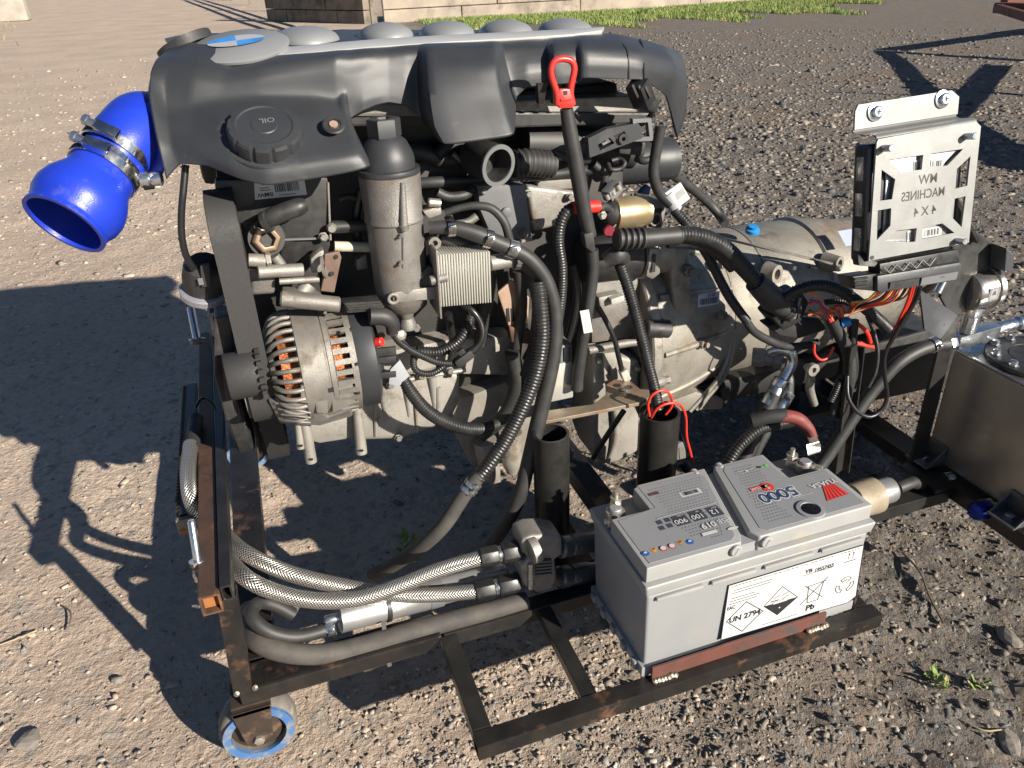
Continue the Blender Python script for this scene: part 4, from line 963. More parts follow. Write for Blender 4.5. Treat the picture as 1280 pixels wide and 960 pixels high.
tx = Print(PY(798,186,.40), (1,0,-.05), (0,0,1), .0006); tx.text('0281', (0,0), .007); tx.build('box_lettering', M_grey, EN, smooth=False)
# black rubber ring behind the left end of the cover
rc = PY(234, 55, .56); MB().ring(rc-Vector((0,0,.008)), (-.35, .25, .9), .038, .030, .012, 36).build('filler_grommet', M_plast2, EN)
MB().lathe([(.030, .004), (.029, .006), (0, .006)], rc-Vector((0,0,.008)), (-.35, .25, .9), 30).build('grommet_disc', M_rubber, EN)

# ---- front of the engine: black housing with label, belt, pulleys
MB().prism([PY(318,222,.40), PY(410,222,.40), PY(413,300,.40), PY(413,332,.41), PY(352,333,.41), PY(350,300,.40), PY(312,296,.40), PY(272,240,.40), PY(270,225,.40)], (0, .10, 0)).build('front_housing', M_plast2, EN, bevel=.004)
MB().prism([PY(268,225,.395), PY(318,225,.395), PY(320,258,.395), PY(285,262,.395), PY(270,248,.395)], (0, .02, 0)).build('belt_guard', M_plastic, EN, bevel=.004)
MB().prism([PY(352,299,.398), PY(411,297,.398), PY(411,299,.398), PY(352,301,.398)], (0, .004, 0)).build('housing_seam', M_grey, EN, smooth=False)
lb = Print(PY(348, 237, .397), (1, 0, -.02), (0, 0, 1), .0); lb.poly([(-.032, -.010), (.034, -.010), (.034, .016), (-.032, .016)]); lbo = lb.build('part_label', M_white, EN, smooth=False)
lp = Print(lb.o, (1, 0, -.02), (0, 0, 1), .0006)
g = random.Random(5); x = -.004
while x < .026: w_ = g.choice((.0005, .001, .0014)); lp.poly([(x, -.003), (x+w_, -.003), (x+w_, .009), (x, .009)]); x += w_+g.choice((.0006, .0011))
lp.text('BMW', (-.017, -.0045), .0075, 1.1, rot=math.pi).line([(.0, -.007), (.020, -.007)], .0008).line([(-.022, .001), (-.010, .001)], .0010).line([(-.022, .004), (-.012, .004)], .0009); lp.build('label_print', M_black, lbo, smooth=False)
tube('housing_stub', [(331,276,.375),(345,269,.372),(372,259,.372),(380,256,.375)], [.0115,.0115,.0115,.009], M_plast2, EN, seg=18)
MB().ring(PY(334, 275, .366)+Vector((-.004,0,-.003)), (.9,-.3,.35), .0135, .009, .006, 22).build('stub_lip', M_plast2, EN)
nt_ = PY(332, 301, .375); MB().lathe([(.0105, 0), (.0185, 0), (.0195, .003), (.0195, .012), (.0165, .015), (.0105, .015), (.0105, 0)], nt_+Vector((0,.012,0)), (.18, -.95, .1), 6).build('banjo_nut', mat('bronze_nut', (.30,.22,.15), .4, .7, c2=(.20,.14,.10), scale=60), EN, bevel=.001)
MB().lathe([(.0235, 0), (.0235, .010)], nt_+Vector((0,.016,0)), (.18, -.95, .1), 30).build('nut_boss', M_plast2, EN)
# serpentine belt: a loop in the plane across the engine front
XB = PY(283, 300, .335).x
def belt():
    yz = []
    def arc(cy, cz, r, a0, a1, n=12):
        for k in range(n+1): a = R(a0+(a1-a0)*k/n); yz.append((cy+r*math.cos(a), cz+r*math.sin(a)))
    yt = .385; zt_ = PY(283, 285, .335).z
    arc(yt, zt_-.02, .050, 60, 180); arc(.382, .490, .045, 180, 300, 10); arc(.56, .36, .085, 215, 330, 12); arc(.62, .62, .05, -20, 90, 10)
    n = len(yz); mb = MB(); w = .034; t = .0045
    for i, (y, z) in enumerate(yz):
        a = yz[(i+1) % n]; b = yz[i-1]; d = Vector((a[0]-b[0], a[1]-b[1])).normalized(); nn = Vector((d.y, -d.x))
        for x_, s in ((-w/2, 0), (w/2, 0), (w/2, 1), (-w/2, 1)): mb.v.append((XB+x_, y+nn.x*t*s, z+nn.y*t*s))
    for i in range(n):
        j = (i+1) % n
        for k in range(4): k2 = (k+1) % 4; mb.f.append((4*i+k, 4*i+k2, 4*j+k2, 4*j+k))
    return mb.build('drive_belt', M_belt, EN, ang=50)
belt()
def pulley(name, c, r, w, m, grooves=0, off=0.0):
    pr = [(.004, -w/2), (r*.55, -w/2), (r*.6, -w/2+.006), (r*.85, -w/2+.006), (r, -w/2)]
    if grooves:
        for k in range(grooves): h = -w/2+.004+(w-.008)*k/grooves; q = (w-.008)/grooves; pr += [(r-.001, h), (r-.004, h+q*.5), (r-.001, h+q*.95)]
    pr += [(r, w/2), (r*.5, w/2), (.004, w/2)]
    return MB().lathe(pr, c, (1, 0, 0), 40).build(name, m, EN)
pulley('tensioner_pulley', (XB, .385, PY(283, 285, .335).z-.02), .0485, .036, M_plast2)
pulley('alternator_pulley', (XB-.002, .382, .490), .0435, .040, M_alu2, 6)
pulley('crank_pulley', (XB-.008, .56, .36), .0835, .042, M_plast2, 6)
MB().lathe([(.05, -.012), (.118, -.012), (.122, -.008), (.122, .008), (.118, .012), (.05, .012)], (XB-.045, .53, .44), (1, 0, 0), 48).build('damper_disc', M_plast2, EN)
# idler below, lit grey drum
MB().lathe([(.010, -.02), (.030, -.02), (.0315, -.018), (.0315, .02), (.010, .02)], PY(303, 468, .335), (1, .05, 0), 32).build('idler_pulley', M_belt, EN)
for k in range(10):
    a = R(100+k*18); c = PY(303, 468, .335)+Vector((.024, .034*math.cos(a), .034*math.sin(a))); MB().box(c, (.006, .006, .005)).build('idler_tooth', M_plast2, EN)
MB().prism([PY(268,398,.36), PY(290,395,.36), PY(298,520,.37), PY(283,528,.37), PY(268,470,.36)], (0, .05, 0)).build('belt_cover', M_plast2, EN, smooth=False, bevel=.003)
# water-pump side casting and loose fittings
MB().prism([PY(312,334,.37), PY(344,332,.37), PY(344,368,.375), PY(314,370,.375)], (0, .04, 0)).build('bracket_casting', M_alu2, EN, bevel=.006, bseg=3)
MB().cyl(PY(322,340,.36), PY(379,337,.365), .0085, 18, bev=.001).build('pivot_bolt', M_alu, EN)
MB().cyl(PY(349,352,.36), PY(380,350,.362), .0042, 14).cyl(PY(380,350,.362), PY(399,349,.362), .0040, 10, r2=.0048).build('pivot_pin', M_alu, EN)
MB().cyl(PY(310,325,.365), PY(333,326,.365), .0085, 16, bev=.001).lathe([(.011,0),(.011,.006)], PY(333,326,.365), (1,0,0), 6).build('hose_union', M_alu, EN)
MB().cyl(PY(343,320,.372), PY(352,332,.372), .007, 14).build('hose_nipple', M_alu2, EN)
MB().prism([PY(388,324,.37), PY(398,315,.37), PY(405,312,.37), PY(407,340,.37), PY(390,342,.37)], (0, .02, 0)).build('bracket_lug', M_alu, EN, bevel=.003)
MB().ring(PY(404,334,.362), (.96,-.25,.1), .015, .005, .002, 26).build('bracket_washer', M_alu, EN)
MB().prism([PY(406,318,.365), PY(424,314,.365), PY(427,322,.365), PY(418,366,.37), PY(401,364,.37), PY(405,340,.365)], (0, .006, 0)).build('rusty_bracket', mat('rusty_brown_bracket', (.19,.13,.10), .6, .2, c2=(.14,.09,.07), scale=40), EN, smooth=False, bevel=.0015)
for u, v in ((420, 321), (415, 342)): MB().lathe([(.003,0),(.003,.001)], PY(u, v, .3645), (0,-1,0), 10).build('bracket_hole', M_black, EN)
MB().cyl(PY(374,372,.37), PY(386,355,.375), .0105, 16).build('spacer', M_alu, EN)
MB().cyl(PY(414,284,.40), PY(458,282,.40), .0085, 14).build('cross_pipe', M_plast2, EN); MB().lathe([(.006,0),(.007,.004),(.005,.008)], PY(414,284,.395), (0,-1,0), 10).build('cross_pipe_bolt', M_alu, EN)
MB().cyl(PY(418,308,.40), PY(462,309,.40), .0070, 14).build('pale_cross_pipe', mat('pale_pipe', (.50,.47,.36), .5), EN)
MB().cyl(PY(410,228,.40), PY(413,300,.40), .0016, 8).build('housing_edge_seal', M_alu, EN)
MB().prism([PY(446,325,.42), PY(458,318,.42), PY(460,336,.42), PY(446,338,.42)], (0,.02,0)).build('cast_tab', M_alu, EN, bevel=.002)

# ---- alternator
M_alualt = mat('alternator_casting', (.25,.235,.21), .50, .5, c2=(.18,.168,.15), scale=28, bump=.35, bscale=700, dirt=(.13,.105,.08), dscale=22, damt=.46, stain=(.075,.06,.05), sscale=26, samt=.42)
ac = PY(402, 451, .376); AL = node('alternator', ac); aR = .0790
xL = PY(333, 450, .31).x; xR = PY(446, 450, .31).x; xM0 = PY(371, 450, .30).x; xM1 = PY(408, 450, .30).x; AX = Vector((1, 0, 0))
def al(prof, name, m, seg=56, **k): return MB().lathe([(r, x-ac.x) for r, x in prof], ac, AX, seg, **k).build(name, m, AL)
al([(.03, xL+.014), (aR-.022, xL+.016), (aR-.018, xR-.010), (.03, xR-.008)], 'winding', M_copper)
al([(aR-.004, xM0), (aR, xM0+.003), (aR, xM1-.001), (aR-.0015, xM1), (aR-.0015, xM1+.0015), (aR, xM1+.0025), (aR, xM1+.009), (aR-.004, xM1+.011), (aR-.008, xM1+.011), (aR-.008, xM0)], 'stator_band', M_alualt)
al([(.022, xL+.004), (.040, xL), (.050, xL+.002), (.052, xL+.006), (.022, xL+.012)], 'drive_end_ring', M_alu2)
al([(.03, xR-.006), (aR-.010, xR-.006), (aR-.002, xR-.008), (aR-.002, xR), (.03, xR)], 'slip_ring_end', M_alualt)
for k in range(34):
    a = 2*math.pi*k/34; e = Vector((0, math.cos(a), math.sin(a)))
    if math.sin(a) < -.15 and math.cos(a) > .3: continue
    q = lambda r, x: ac+AX*(x-ac.x)+e*r
    MB().tube([q(aR-.003, xM0+.002), q(aR-.003, xL+.026), q(aR-.010, xL+.012), q(aR-.026, xL+.003)], .0033, seg=8, step=.006).build('front_fin', M_alualt, AL)
    MB().bar(q(aR-.003, xM1+.010), q(aR-.003, xR-.006), .0074, .0050, up=e).build('rear_fin', M_alualt, AL, smooth=False)
# ears and bracket faces
MB().cyl(PY(350,373,.335), PY(425,381,.33), .0105, 24, bev=.002).build('mount_barrel', M_alualt, AL); MB().prism([PY(352,366,.35), PY(398,370,.35), PY(420,388,.33), PY(356,388,.33)], (0, .03, 0)).build('mount_ear', M_alu2, AL, bevel=.006, bseg=3)
MB().prism([PY(376,482,.298), PY(410,482,.298), PY(410,517,.302), PY(396,517,.302), PY(394,505,.300), PY(376,504,.299)], (0, .02, 0)).build('mount_pad', M_alualt, AL, bevel=.002)
MB().prism([PY(414,488,.299), PY(441,474,.30), PY(442,505,.305), PY(416,517,.303)], (0, .02, 0)).build('mount_pad', M_alualt, AL, bevel=.002)
MB().box(PY(414,487,.298), (.007, .004, .006)).build('slot_notch', M_black, AL)
MB().prism([PY(335,500,.325), PY(376,505,.305), PY(410,520,.31), PY(440,510,.315), PY(442,520,.33), PY(400,533,.33), PY(350,530,.34)], (0, .04, 0)).build('lower_lug', M_alu2, AL, bevel=.004)
for k in range(4): MB().tube([PY(344+k*4,504+k*7,.322), PY(372,506+k*7,.308), PY(388,510+k*6,.308)], .0016, seg=6).build('lower_rib', M_alualt, AL)
al([(.03, xR), (aR-.004, xR), (aR-.003, xR+.002), (aR-.004, xR+.026), (aR-.012, xR+.030), (.03, xR+.031)], 'rear_cap', M_plastic)
al([(.02, xR+.030), (.045, xR+.030), (.043, xR+.038), (.02, xR+.040)], 'rear_cap_boss', M_plast2)
for k, (u, v) in enumerate(((439, 412), (446, 455), (448, 491))): MB().box(PY(u, v, .302), (.004, .003, .004)).build('cap_clip', M_black, AL)
MB().prism([PY(430,382,.33), PY(476,378,.33), PY(480,388,.33), PY(434,392,.33)], (0,.03,0)).build('regulator_top', M_plast2, AL, bevel=.002)
for k in range(3): MB().bar(PY(431+k*2, 380+k*3, .328), PY(476+k*2, 377+k*3, .328), .003, .003).build('regulator_rib', M_plast2, AL)
tube('battery_lead_boot', [(462,395,.325),(480,396,.325),(490,404,.326),(491,416,.328)], [.012,.012,.0105,.009], M_rubber, AL, seg=16)
for k, v in enumerate((441, 451, 470)): MB().bar(PY(466, v, .32), PY(495, v-3, .318), .005, .009 if k else .012).build('terminal_shroud', M_plast2, AL, bevel=.001)
MB().cyl(PY(470,428,.318), PY(478,427,.312), .0062, 16, bev=.001).build('red_seal', M_red, AL)
MB().lathe([(.0075,0),(.0075,.010),(.004,.012)], PY(498,418,.33), (.3,-.9,.2), 6).build('stud_nut', M_alu, AL)

# ---- oil filter housing
fc_ = PY(496, 300, .372); FH = node('oil_filter_housing', fc_); fR = .0385
zt_ = PY(496, 224, .335).z; zb_ = PY(496, 392, .335).z
MB().lathe([(.020, zb_-.012), (fR-.010, zb_-.004), (fR-.003, zb_+.008), (fR-.001, zb_+.03), (fR-.001, zt_-.062), (fR+.0012, zt_-.060), (fR+.0012, zt_-.056), (fR, zt_-.054), (fR+.0015, zt_), (fR-.002, zt_+.001), (.01, zt_)], (fc_.x, fc_.y, 0), (0,0,1), 48).build('filter_body', M_alu2, FH)
MB().lathe([(fR+.001, zt_), (fR+.002, zt_+.003), (fR+.001, zt_+.007), (fR-.004, zt_+.008), (fR-.004, zt_+.018), (fR-.006, zt_+.026), (fR-.0125, zt_+.040), (fR-.021, zt_+.047), (.014, zt_+.049), (.01, zt_+.049)], (fc_.x, fc_.y, 0), (0,0,1), 48).build('filter_cap', M_plastic, FH)
MB().lathe([(.0215, zt_+.046), (.0215, zt_+.066), (.020, zt_+.068), (.010, zt_+.068), (.009, zt_+.064), (0, zt_+.064)], (fc_.x, fc_.y, 0), (0,0,1), 6).build('cap_hexagon', M_plastic, FH)
FY = fc_.y-fR
MB().tube([PY(503,228,FY), PY(504,255,FY-.001), PY(505,282,FY-.002)], [.0035,.0045,.0055], seg=10).lathe([(0,-.004),(.007,0),(.006,.006),(0,.008)], PY(505,282,FY-.002), (0,0,-1), 12).build('drain_rib', M_alu2, FH)
MB().tube([PY(504,285,FY), PY(504,334,FY+.0005), PY(534,332,FY+.018)], .0016, seg=6, smooth=False).build('casting_seam', M_alu2, FH)
for v in (294, 328): MB().lathe([(.004,0),(.0035,.004),(.002,.006),(.002,.009)], PY(501, v, FY+.002), (-.3,-1,0), 10).build('casting_boss', M_alu2, FH)
MB().prism([PY(528,264,.35), PY(551,257,.35), PY(553,268,.35), PY(536,274,.35)], (0,.02,0)).build('upper_lug', M_alu, FH, bevel=.003)
MB().cyl(PY(536,253,.35), PY(550,254,.35), .006, 12).build('lug_bolt', M_lead, FH)
MB().prism([PY(532,303,.352), PY(545,296,.352), PY(548,309,.352), PY(533,320,.352)], (0,.02,0)).ring(PY(542,302,.353), (0,-1,0), .0085, .004, .008, 22).build('eye_lug', M_alu2, FH)
MB().prism([PY(490,366,.335), PY(545,358,.335), PY(547,374,.335), PY(492,379,.335)], (0,.02,0)).ring(PY(491,372,.336), (0,-1,0), .0085, .004, .006, 22).build('lower_bracket', M_alu, FH, bevel=.002)
MB().lathe([(.012, 0), (.009,-.012), (.013,-.02), (.013,-.028), (0,-.030)], (fc_.x, fc_.y-.01, zb_-.008), (0,0,1), 20).build('drain_spigot', M_alu2, FH)
MB().prism([PY(526,342,.34), PY(536,332,.34), PY(553,340,.335), PY(553,360,.335), PY(528,366,.34)], (0,.04,0)).build('cooler_flange', M_plast2, FH, bevel=.003)
MB().cyl(PY(538,351,.325), PY(558,346,.325), .0068, 14).build('cooler_bolt', M_alu2, FH)
# oil cooler: a stack of thin plates
OC = node('oil_cooler', PY(585, 350, .34)); n_pl = 20; o0 = PY(548, 352, .322); o1 = PY(614, 347, .322); dx = (o1-o0); dn_ = dx.normalized()
up_ = (PY(585,317,.322)-PY(588,382,.322)).normalized(); hh_ = (PY(585,317,.322)-PY(588,382,.322)).length
bk = dn_.cross(up_).normalized(); bk = bk if bk.y > 0 else -bk
Mx = Matrix((dn_, bk, up_)).transposed()
for k in range(n_pl):
    c = o0+dx*((k+.5)/n_pl)+bk*.025+up_*.0; MB().box(c, (dx.length/n_pl*.76, .050, hh_), Mx).build('cooler_plate', M_cooler, OC, bevel=.0010, bseg=1)
MB().box(o0+dx*.5+bk*.027, (dx.length, .042, hh_*.95), Mx).build('cooler_core', M_cooler, OC, bevel=.001)
MB().box(o0-dn_*.001+bk*.024-up_*.003, (.003, .062, hh_+.022), Mx).build('end_flange', M_alu2, OC, bevel=.001)
MB().cyl(PY(612,329,.335), PY(644,324,.335), .0108, 20, bev=.001).build('cooler_spigot', M_alu, OC)

# ---- grey module and alloy castings beside the dipstick
MB().prism([PY(597,232,.41), PY(657,231,.41), PY(665,297,.412), PY(640,302,.412), PY(612,290,.412), PY(600,262,.41)], (0,.03,0)).build('grey_cover_plate', M_grey, EN, bevel=.003)
MB().lathe([(.0075,0),(.0075,.003),(.006,.004),(0,.004)], PY(633,265,.409), (0,-1,0), 22).build('plate_knob', M_grey, EN)
MB().bar(PY(640,303,.408), PY(665,299,.408), .004, .004).build('plate_edge', M_alu, EN)
MB().prism([PY(658,232,.435), PY(690,236,.435), PY(722,240,.435), PY(722,262,.435), PY(700,282,.435), PY(668,290,.435)], (0,.04,0)).build('alloy_side_cover', M_alu, EN, bevel=.006, bseg=3)
MB().prism([PY(672,220,.44), PY(736,214,.44), PY(736,236,.44), PY(672,238,.44)], (0,.04,0)).build('alloy_ledge', M_alu, EN, bevel=.005)
MB().cyl(PY(667,276,.43), PY(669,282,.43), .006, 12).build('cover_screw', M_alu, EN)
MB().prism([PY(622,366,.41), PY(640,350,.41), PY(662,372,.41), PY(660,410,.412), PY(650,418,.412), PY(636,408,.412)], (0,.006,0)).build('heat_shield', M_pinkish, EN, smooth=False, bevel=.002)
for k in range(5):
    u = 633+k*5.5; MB().prism([PY(u,386,.4095), PY(u+3.2,385,.4095), PY(u+5,402,.4095), PY(u+1.8,403,.4095)], (0,.001,0)).build('shield_slot', M_black, EN, smooth=False)
MB().prism([PY(636,408,.405), PY(664,414,.405), PY(672,432,.40), PY(640,428,.405)], (0,.02,0)).build('shield_foot', M_rust, EN, bevel=.002)
# starter relay module: white-lit block with ribbed black top
MB().prism([PY(682,458,.345), PY(716,452,.345), PY(717,497,.350), PY(679,505,.350)], (0,.05,0)).build('sensor_block', M_cooler, EN, bevel=.003)
MB().prism([PY(683,436,.348), PY(715,430,.348), PY(716,452,.346), PY(682,458,.346)], (0,.045,0)).build('sensor_block_cap', M_grey, EN, bevel=.002)
for k in range(5): MB().bar(PY(688+k*6, 438-k*1.1, .346), PY(688+k*6, 455-k*1.1, .345), .0015, .003).build('cap_rib', M_plast2, EN)
# sump: pale alloy pan with ribs and feet
sp = [(428,520),(470,470),(520,445),(560,430),(700,425),(760,440),(800,452),(800,480),(780,515),(770,560),(745,580),(720,585),(640,578),(610,600),(590,585),(560,556),(500,553),(440,552)]
MB().prism([PY(430,500,.43), PY(480,440,.43), PY(560,425,.43), PY(640,420,.43), PY(640,470,.43), PY(560,468,.43), PY(430,515,.43)], (0,.2,0)).build('block_skirt', M_sump, EN, bevel=.006)
MB().prism([PY(436,505,.412), PY(470,478,.412), PY(566,462,.412), PY(576,470,.412), PY(574,505,.412), PY(562,530,.412), PY(500,550,.412), PY(442,552,.412)], (0,.22,0)).build('sump_front', M_sump, EN, bevel=.010, bseg=3)
MB().tube([PY(440,500,.411), PY(505,476,.409), PY(582,462,.409)], .004, seg=8).build('sump_gasket_flange', M_alu, EN)
for u, v0, v1 in ((478,482,520),(508,475,520),(540,470,512)): MB().tube([PY(u,v0,.412), PY(u+4,v1,.414)], [.008,.004], seg=10).build('sump_rib', M_sump, EN)
for (u0,v0,u1,v1,r) in ((377,500,389,577,.0085),(372,520,376,560,.006),(446,505,452,566,.0085)):
    MB().tube([PY(u0,v0,.36), PY(u1,v1,.355)], [r*.8, r], seg=14, cap=True).build('mount_stud', M_sump, EN); MB().lathe([(.003,0),(.003,.0008)], PY(u1,v1-3,.346), (0,-.8,-.4), 10).build('stud_hole', M_black, EN)
MB().prism([PY(366,528,.37), PY(400,520,.37), PY(445,515,.37), PY(445,548,.372), PY(400,555,.372), PY(370,548,.372)], (0,.03,0)).build('bracket_arm', M_sump, EN, bevel=.006)
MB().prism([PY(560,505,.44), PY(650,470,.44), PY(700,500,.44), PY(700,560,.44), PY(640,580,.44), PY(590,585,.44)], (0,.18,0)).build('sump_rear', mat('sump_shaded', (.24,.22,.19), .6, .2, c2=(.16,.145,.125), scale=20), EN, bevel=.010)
MB().tube([PY(606,550,.42), PY(612,585,.42), PY(620,604,.42)], [.020,.018,.010], seg=16).build('sump_lobe', M_sump, EN)
MB().tube([PY(638,540,.42), PY(640,575,.42), PY(640,590,.42)], [.020,.018,.010], seg=16).build('sump_lobe', M_sump, EN)
MB().prism([PY(742,440,.40), PY(800,450,.40), PY(800,520,.40), PY(798,565,.40), PY(775,578,.40), PY(750,582,.40), PY(742,560,.40)], (0,.10,0)).build('rear_sump_wall', M_sump, EN, bevel=.008, bseg=3)
MB().tube([PY(764,470,.395), PY(770,540,.395), PY(760,578,.40)], [.006,.007,.005], seg=10).build('sump_rib', M_sump, EN)
MB().prism([PY(754,442,.385), PY(770,440,.385), PY(773,476,.385), PY(765,476,.385), PY(763,458,.385), PY(759,458,.385), PY(760,478,.385), PY(756,480,.385)], (0,.006,0)).build('slotted_tab', M_sump, EN, bevel=.001)
MB().tube([PY(735,438,.39), PY(790,428,.39), PY(838,425,.39)], .007, seg=10).build('oil_gallery', M_alu2, EN)
MB().cyl(PY(806,410,.37), PY(836,412,.37), .014, 18, bev=.002).build('gallery_plug', M_plast2, EN)
MB().prism([PY(736,350,.42), PY(800,345,.42), PY(805,420,.42), PY(740,430,.42)], (0,.05,0)).build('block_side', M_alu2, EN, bevel=.006)
MB().prism([PY(748,372,.40), PY(776,366,.40), PY(780,392,.40), PY(752,398,.40)], (0,.02,0)).build('cast_boss', M_alu, EN, bevel=.005)
MB().bar(PY(762,376,.395), PY(778,371,.395), .014, .010).build('white_clip', M_cooler, EN, bevel=.001)

# ---- starter motor
SM = node('starter_motor', PY(790, 290, .40))
MB().lathe([(.020,-.006),(.0235,-.004),(.0235,.040),(.0215,.043),(.0215,.050)], PY(771,267,.385), (1,-.03,-.02), 32).build('solenoid', M_gold, SM)
MB().lathe([(.012,-.022),(.017,-.018),(.0205,-.006),(.0205,0)], PY(771,267,.385), (1,-.03,-.02), 28).build('solenoid_cap', M_plast2, SM)
MB().prism([PY(806,248,.38), PY(830,252,.38), PY(833,262,.38), PY(828,286,.38), PY(808,286,.38)], (0,.04,0)).build('nose_casting', M_alu2, SM, bevel=.004)
MB().prism([PY(811,262,.3785), PY(828,260,.3785), PY(826,284,.3785), PY(812,284,.3785)], (0,.002,0)).build('nose_window', M_black, SM, bevel=.0006)
MB().ring(PY(819,274,.378), (0,-1,0), .010, .0075, .003, 20).build('window_rim', M_alu2, SM)
MB().lathe([(.034,-.07),(.037,-.066),(.037,.018),(.033,.020)], PY(780,318,.415), (1,-.03,-.02), 40).build('motor_body', M_plast2, SM)
MB().lathe([(.037,0),(.0395,.002),(.0395,.010),(.034,.014),(.034,.05)], PY(796,318,.415), (1,-.03,-.02), 40).build('drive_housing', M_alu, SM)
MB().prism([PY(812,311,.375), PY(826,311,.375), PY(826,342,.378), PY(816,350,.38), PY(808,346,.378)], (0,.02,0)).build('housing_web', M_alu, SM, bevel=.004)
MB().prism([PY(816,318,.3735), PY(820,318,.3735), PY(819,340,.3735), PY(815,340,.3735)], (0,.001,0)).build('web_pocket', M_black, SM, smooth=False)
MB().lathe([(.0065,0),(.0065,.006),(.004,.006),(.004,.014)], PY(752,268,.372), (-.2,-1,.1), 6).build('terminal_nut', M_lead, SM)
MB().lathe([(.0085,0),(.0085,.016),(.0075,.018),(0,.018)], PY(760,288,.372), (-.3,-.9,.2), 16).build('red_boot', mat('dark_red_boot', (.22,.012,.03), .5), SM)
# ================================================================ gearbox
GB = thing('gearbox', 'long tan cast-alloy gearbox bolted behind the engine', 'gearbox', (.5, .56, .2)); GA = Vector((.0, .56, .40)); XA = Vector((1, 0, 0))
def gl(name, prof, m=M_gear, seg=72, rmod=None, parent=GB): return MB().lathe(prof, GA, XA, seg, rmod=rmod).build(name, m, parent)
gl('bell_flange', [(.10,.196), (.196,.198), (.199,.201), (.199,.214), (.196,.217), (.10,.217)])
gl('bell_housing', [(.12,.212), (.186,.214), (.188,.230), (.180,.262), (.168,.300), (.155,.345), (.146,.380), (.138,.392), (.12,.394)])
gl('clutch_drum_case', [(.10,.392), (.137,.394), (.139,.400), (.1385,.470), (.1365,.474), (.1365,.478), (.1385,.482), (.137,.560), (.135,.600), (.140,.604), (.141,.616), (.134,.622), (.132,.650), (.10,.652)])
gl('tail_case', [(.08,.650), (.130,.652), (.122,.72), (.116,.80), (.118,.806), (.118,.822), (.10,.826), (.06,.86), (.05,.93), (.02,.932)])
gl('output_flange', [(.02,.93), (.062,.932), (.064,.936), (.064,.948), (.03,.950), (.02,.950)], M_alu2)
# ribs and bosses on the side facing us
for k, a in enumerate((118, 146, 176, 205, 232)):
    e = Vector((0, math.cos(R(a)), math.sin(R(a)))); MB().tube([GA+XA*.225+e*.186, GA+XA*.30+e*.169, GA+XA*.39+e*.139], [.006,.006,.004], seg=8).build('bell_rib', M_gear, GB)
for k, a in enumerate((100, 130, 160, 190, 220, 250)):
    e = Vector((0, math.cos(R(a)), math.sin(R(a)))); c = GA+e*.193; MB().lathe([(.011,.196),(.011,.222),(.008,.226)], c, XA, 14).lathe([(.0075,.222),(.0075,.234)], c, XA, 6).build('flange_bolt', M_alu2, GB)
for k in range(2):
    q = [PY(870-k*8, 512+k*2, .42), PY(905-k*5, 470, .42), PY(917-k*4, 430, .42), PY(917-k*4, 410, .42)]; MB().tube(q, .0045, seg=8).build('casting_ridge', M_gear, GB)
for (u, v, Y, r, h) in ((972,343,.428,.0165,.022),(1050,330,.43,.014,.030)):
    d = Vector((.35,-.9,.1)).normalized(); c = PY(u, v, Y); MB().lathe([(r+.004,-h),(r,-.004),(r,0),(r*.55,0),(r*.55,-.012),(0,-.012)], c, d, 26).build('casting_boss', M_gear, GB)
for u, v in ((993,335),(1011,333),(1022,331)):
    c = PY(u, v, .435); MB().lathe([(.0042,0),(.0042,.001)], c, (0,-1,.15), 12).build('casting_hole', M_black, GB)
gl('case_seam', [(.1395,.4685), (.1398,.4695), (.1398,.4715), (.1395,.4725)], M_alu2)
MB().bar(PY(900,297,.47), PY(1050,332,.43), .004, .004).build('case_parting_line', M_alu2, GB)
# cast text and stickers
tx = Print(PY(1052, 352, .424), Vector((1,0,-.02)), Vector((0,.15,1)), .0008)
for j, s in enumerate(('3NGRV00 16 0010A', '05 15 17 100', 'A 3080 15 10')): tx.text(s, (0, -.009*j), .0068)
tx.build('cast_lettering', M_grey, GB, smooth=False)
def sticker(name, u, v, Y, w, h, m, ex, ey, parent, bars=True, txt=None, seed=1):
    o = Print(PY(u, v, Y), ex, ey, .0); o.poly([(-w/2,-h/2),(w/2,-h/2),(w/2,h/2),(-w/2,h/2)]); s = o.build(name, m, parent, smooth=False)
    p = Print(o.o, ex, ey, .0007); g = random.Random(seed); x = -w*.42
    if bars:
        while x < w*.40: w_ = g.choice((.0006,.0011,.0016)); p.poly([(x,-h*.36),(x+w_,-h*.36),(x+w_,h*.10),(x,h*.10)]); x += w_+g.choice((.0008,.0014))
    if txt: p.text(txt, (w*.12, h*.28), h*.34)
    if p.v: p.build('sticker_print', M_dark, s, smooth=False)
    return s
sticker('bell_sticker', 886, 374, .375, .040, .022, M_paleblue, Vector((1,0,-.02)), Vector((0,.1,1)), GB, True, '0147', 3)
sticker('case_sticker', 1061, 297, .455, .030, .034, M_paleblue, Vector((1,0,0)), Vector((0,.8,.6)), GB, False, None, 4)
c = PY(940, 290, .50); MB().lathe([(.013,0),(.013,.006),(.009,.008),(.009,.012),(0,.012)], c, (0,-.25,1), 10).build('blue_vent_plug', M_bluetag, GB)
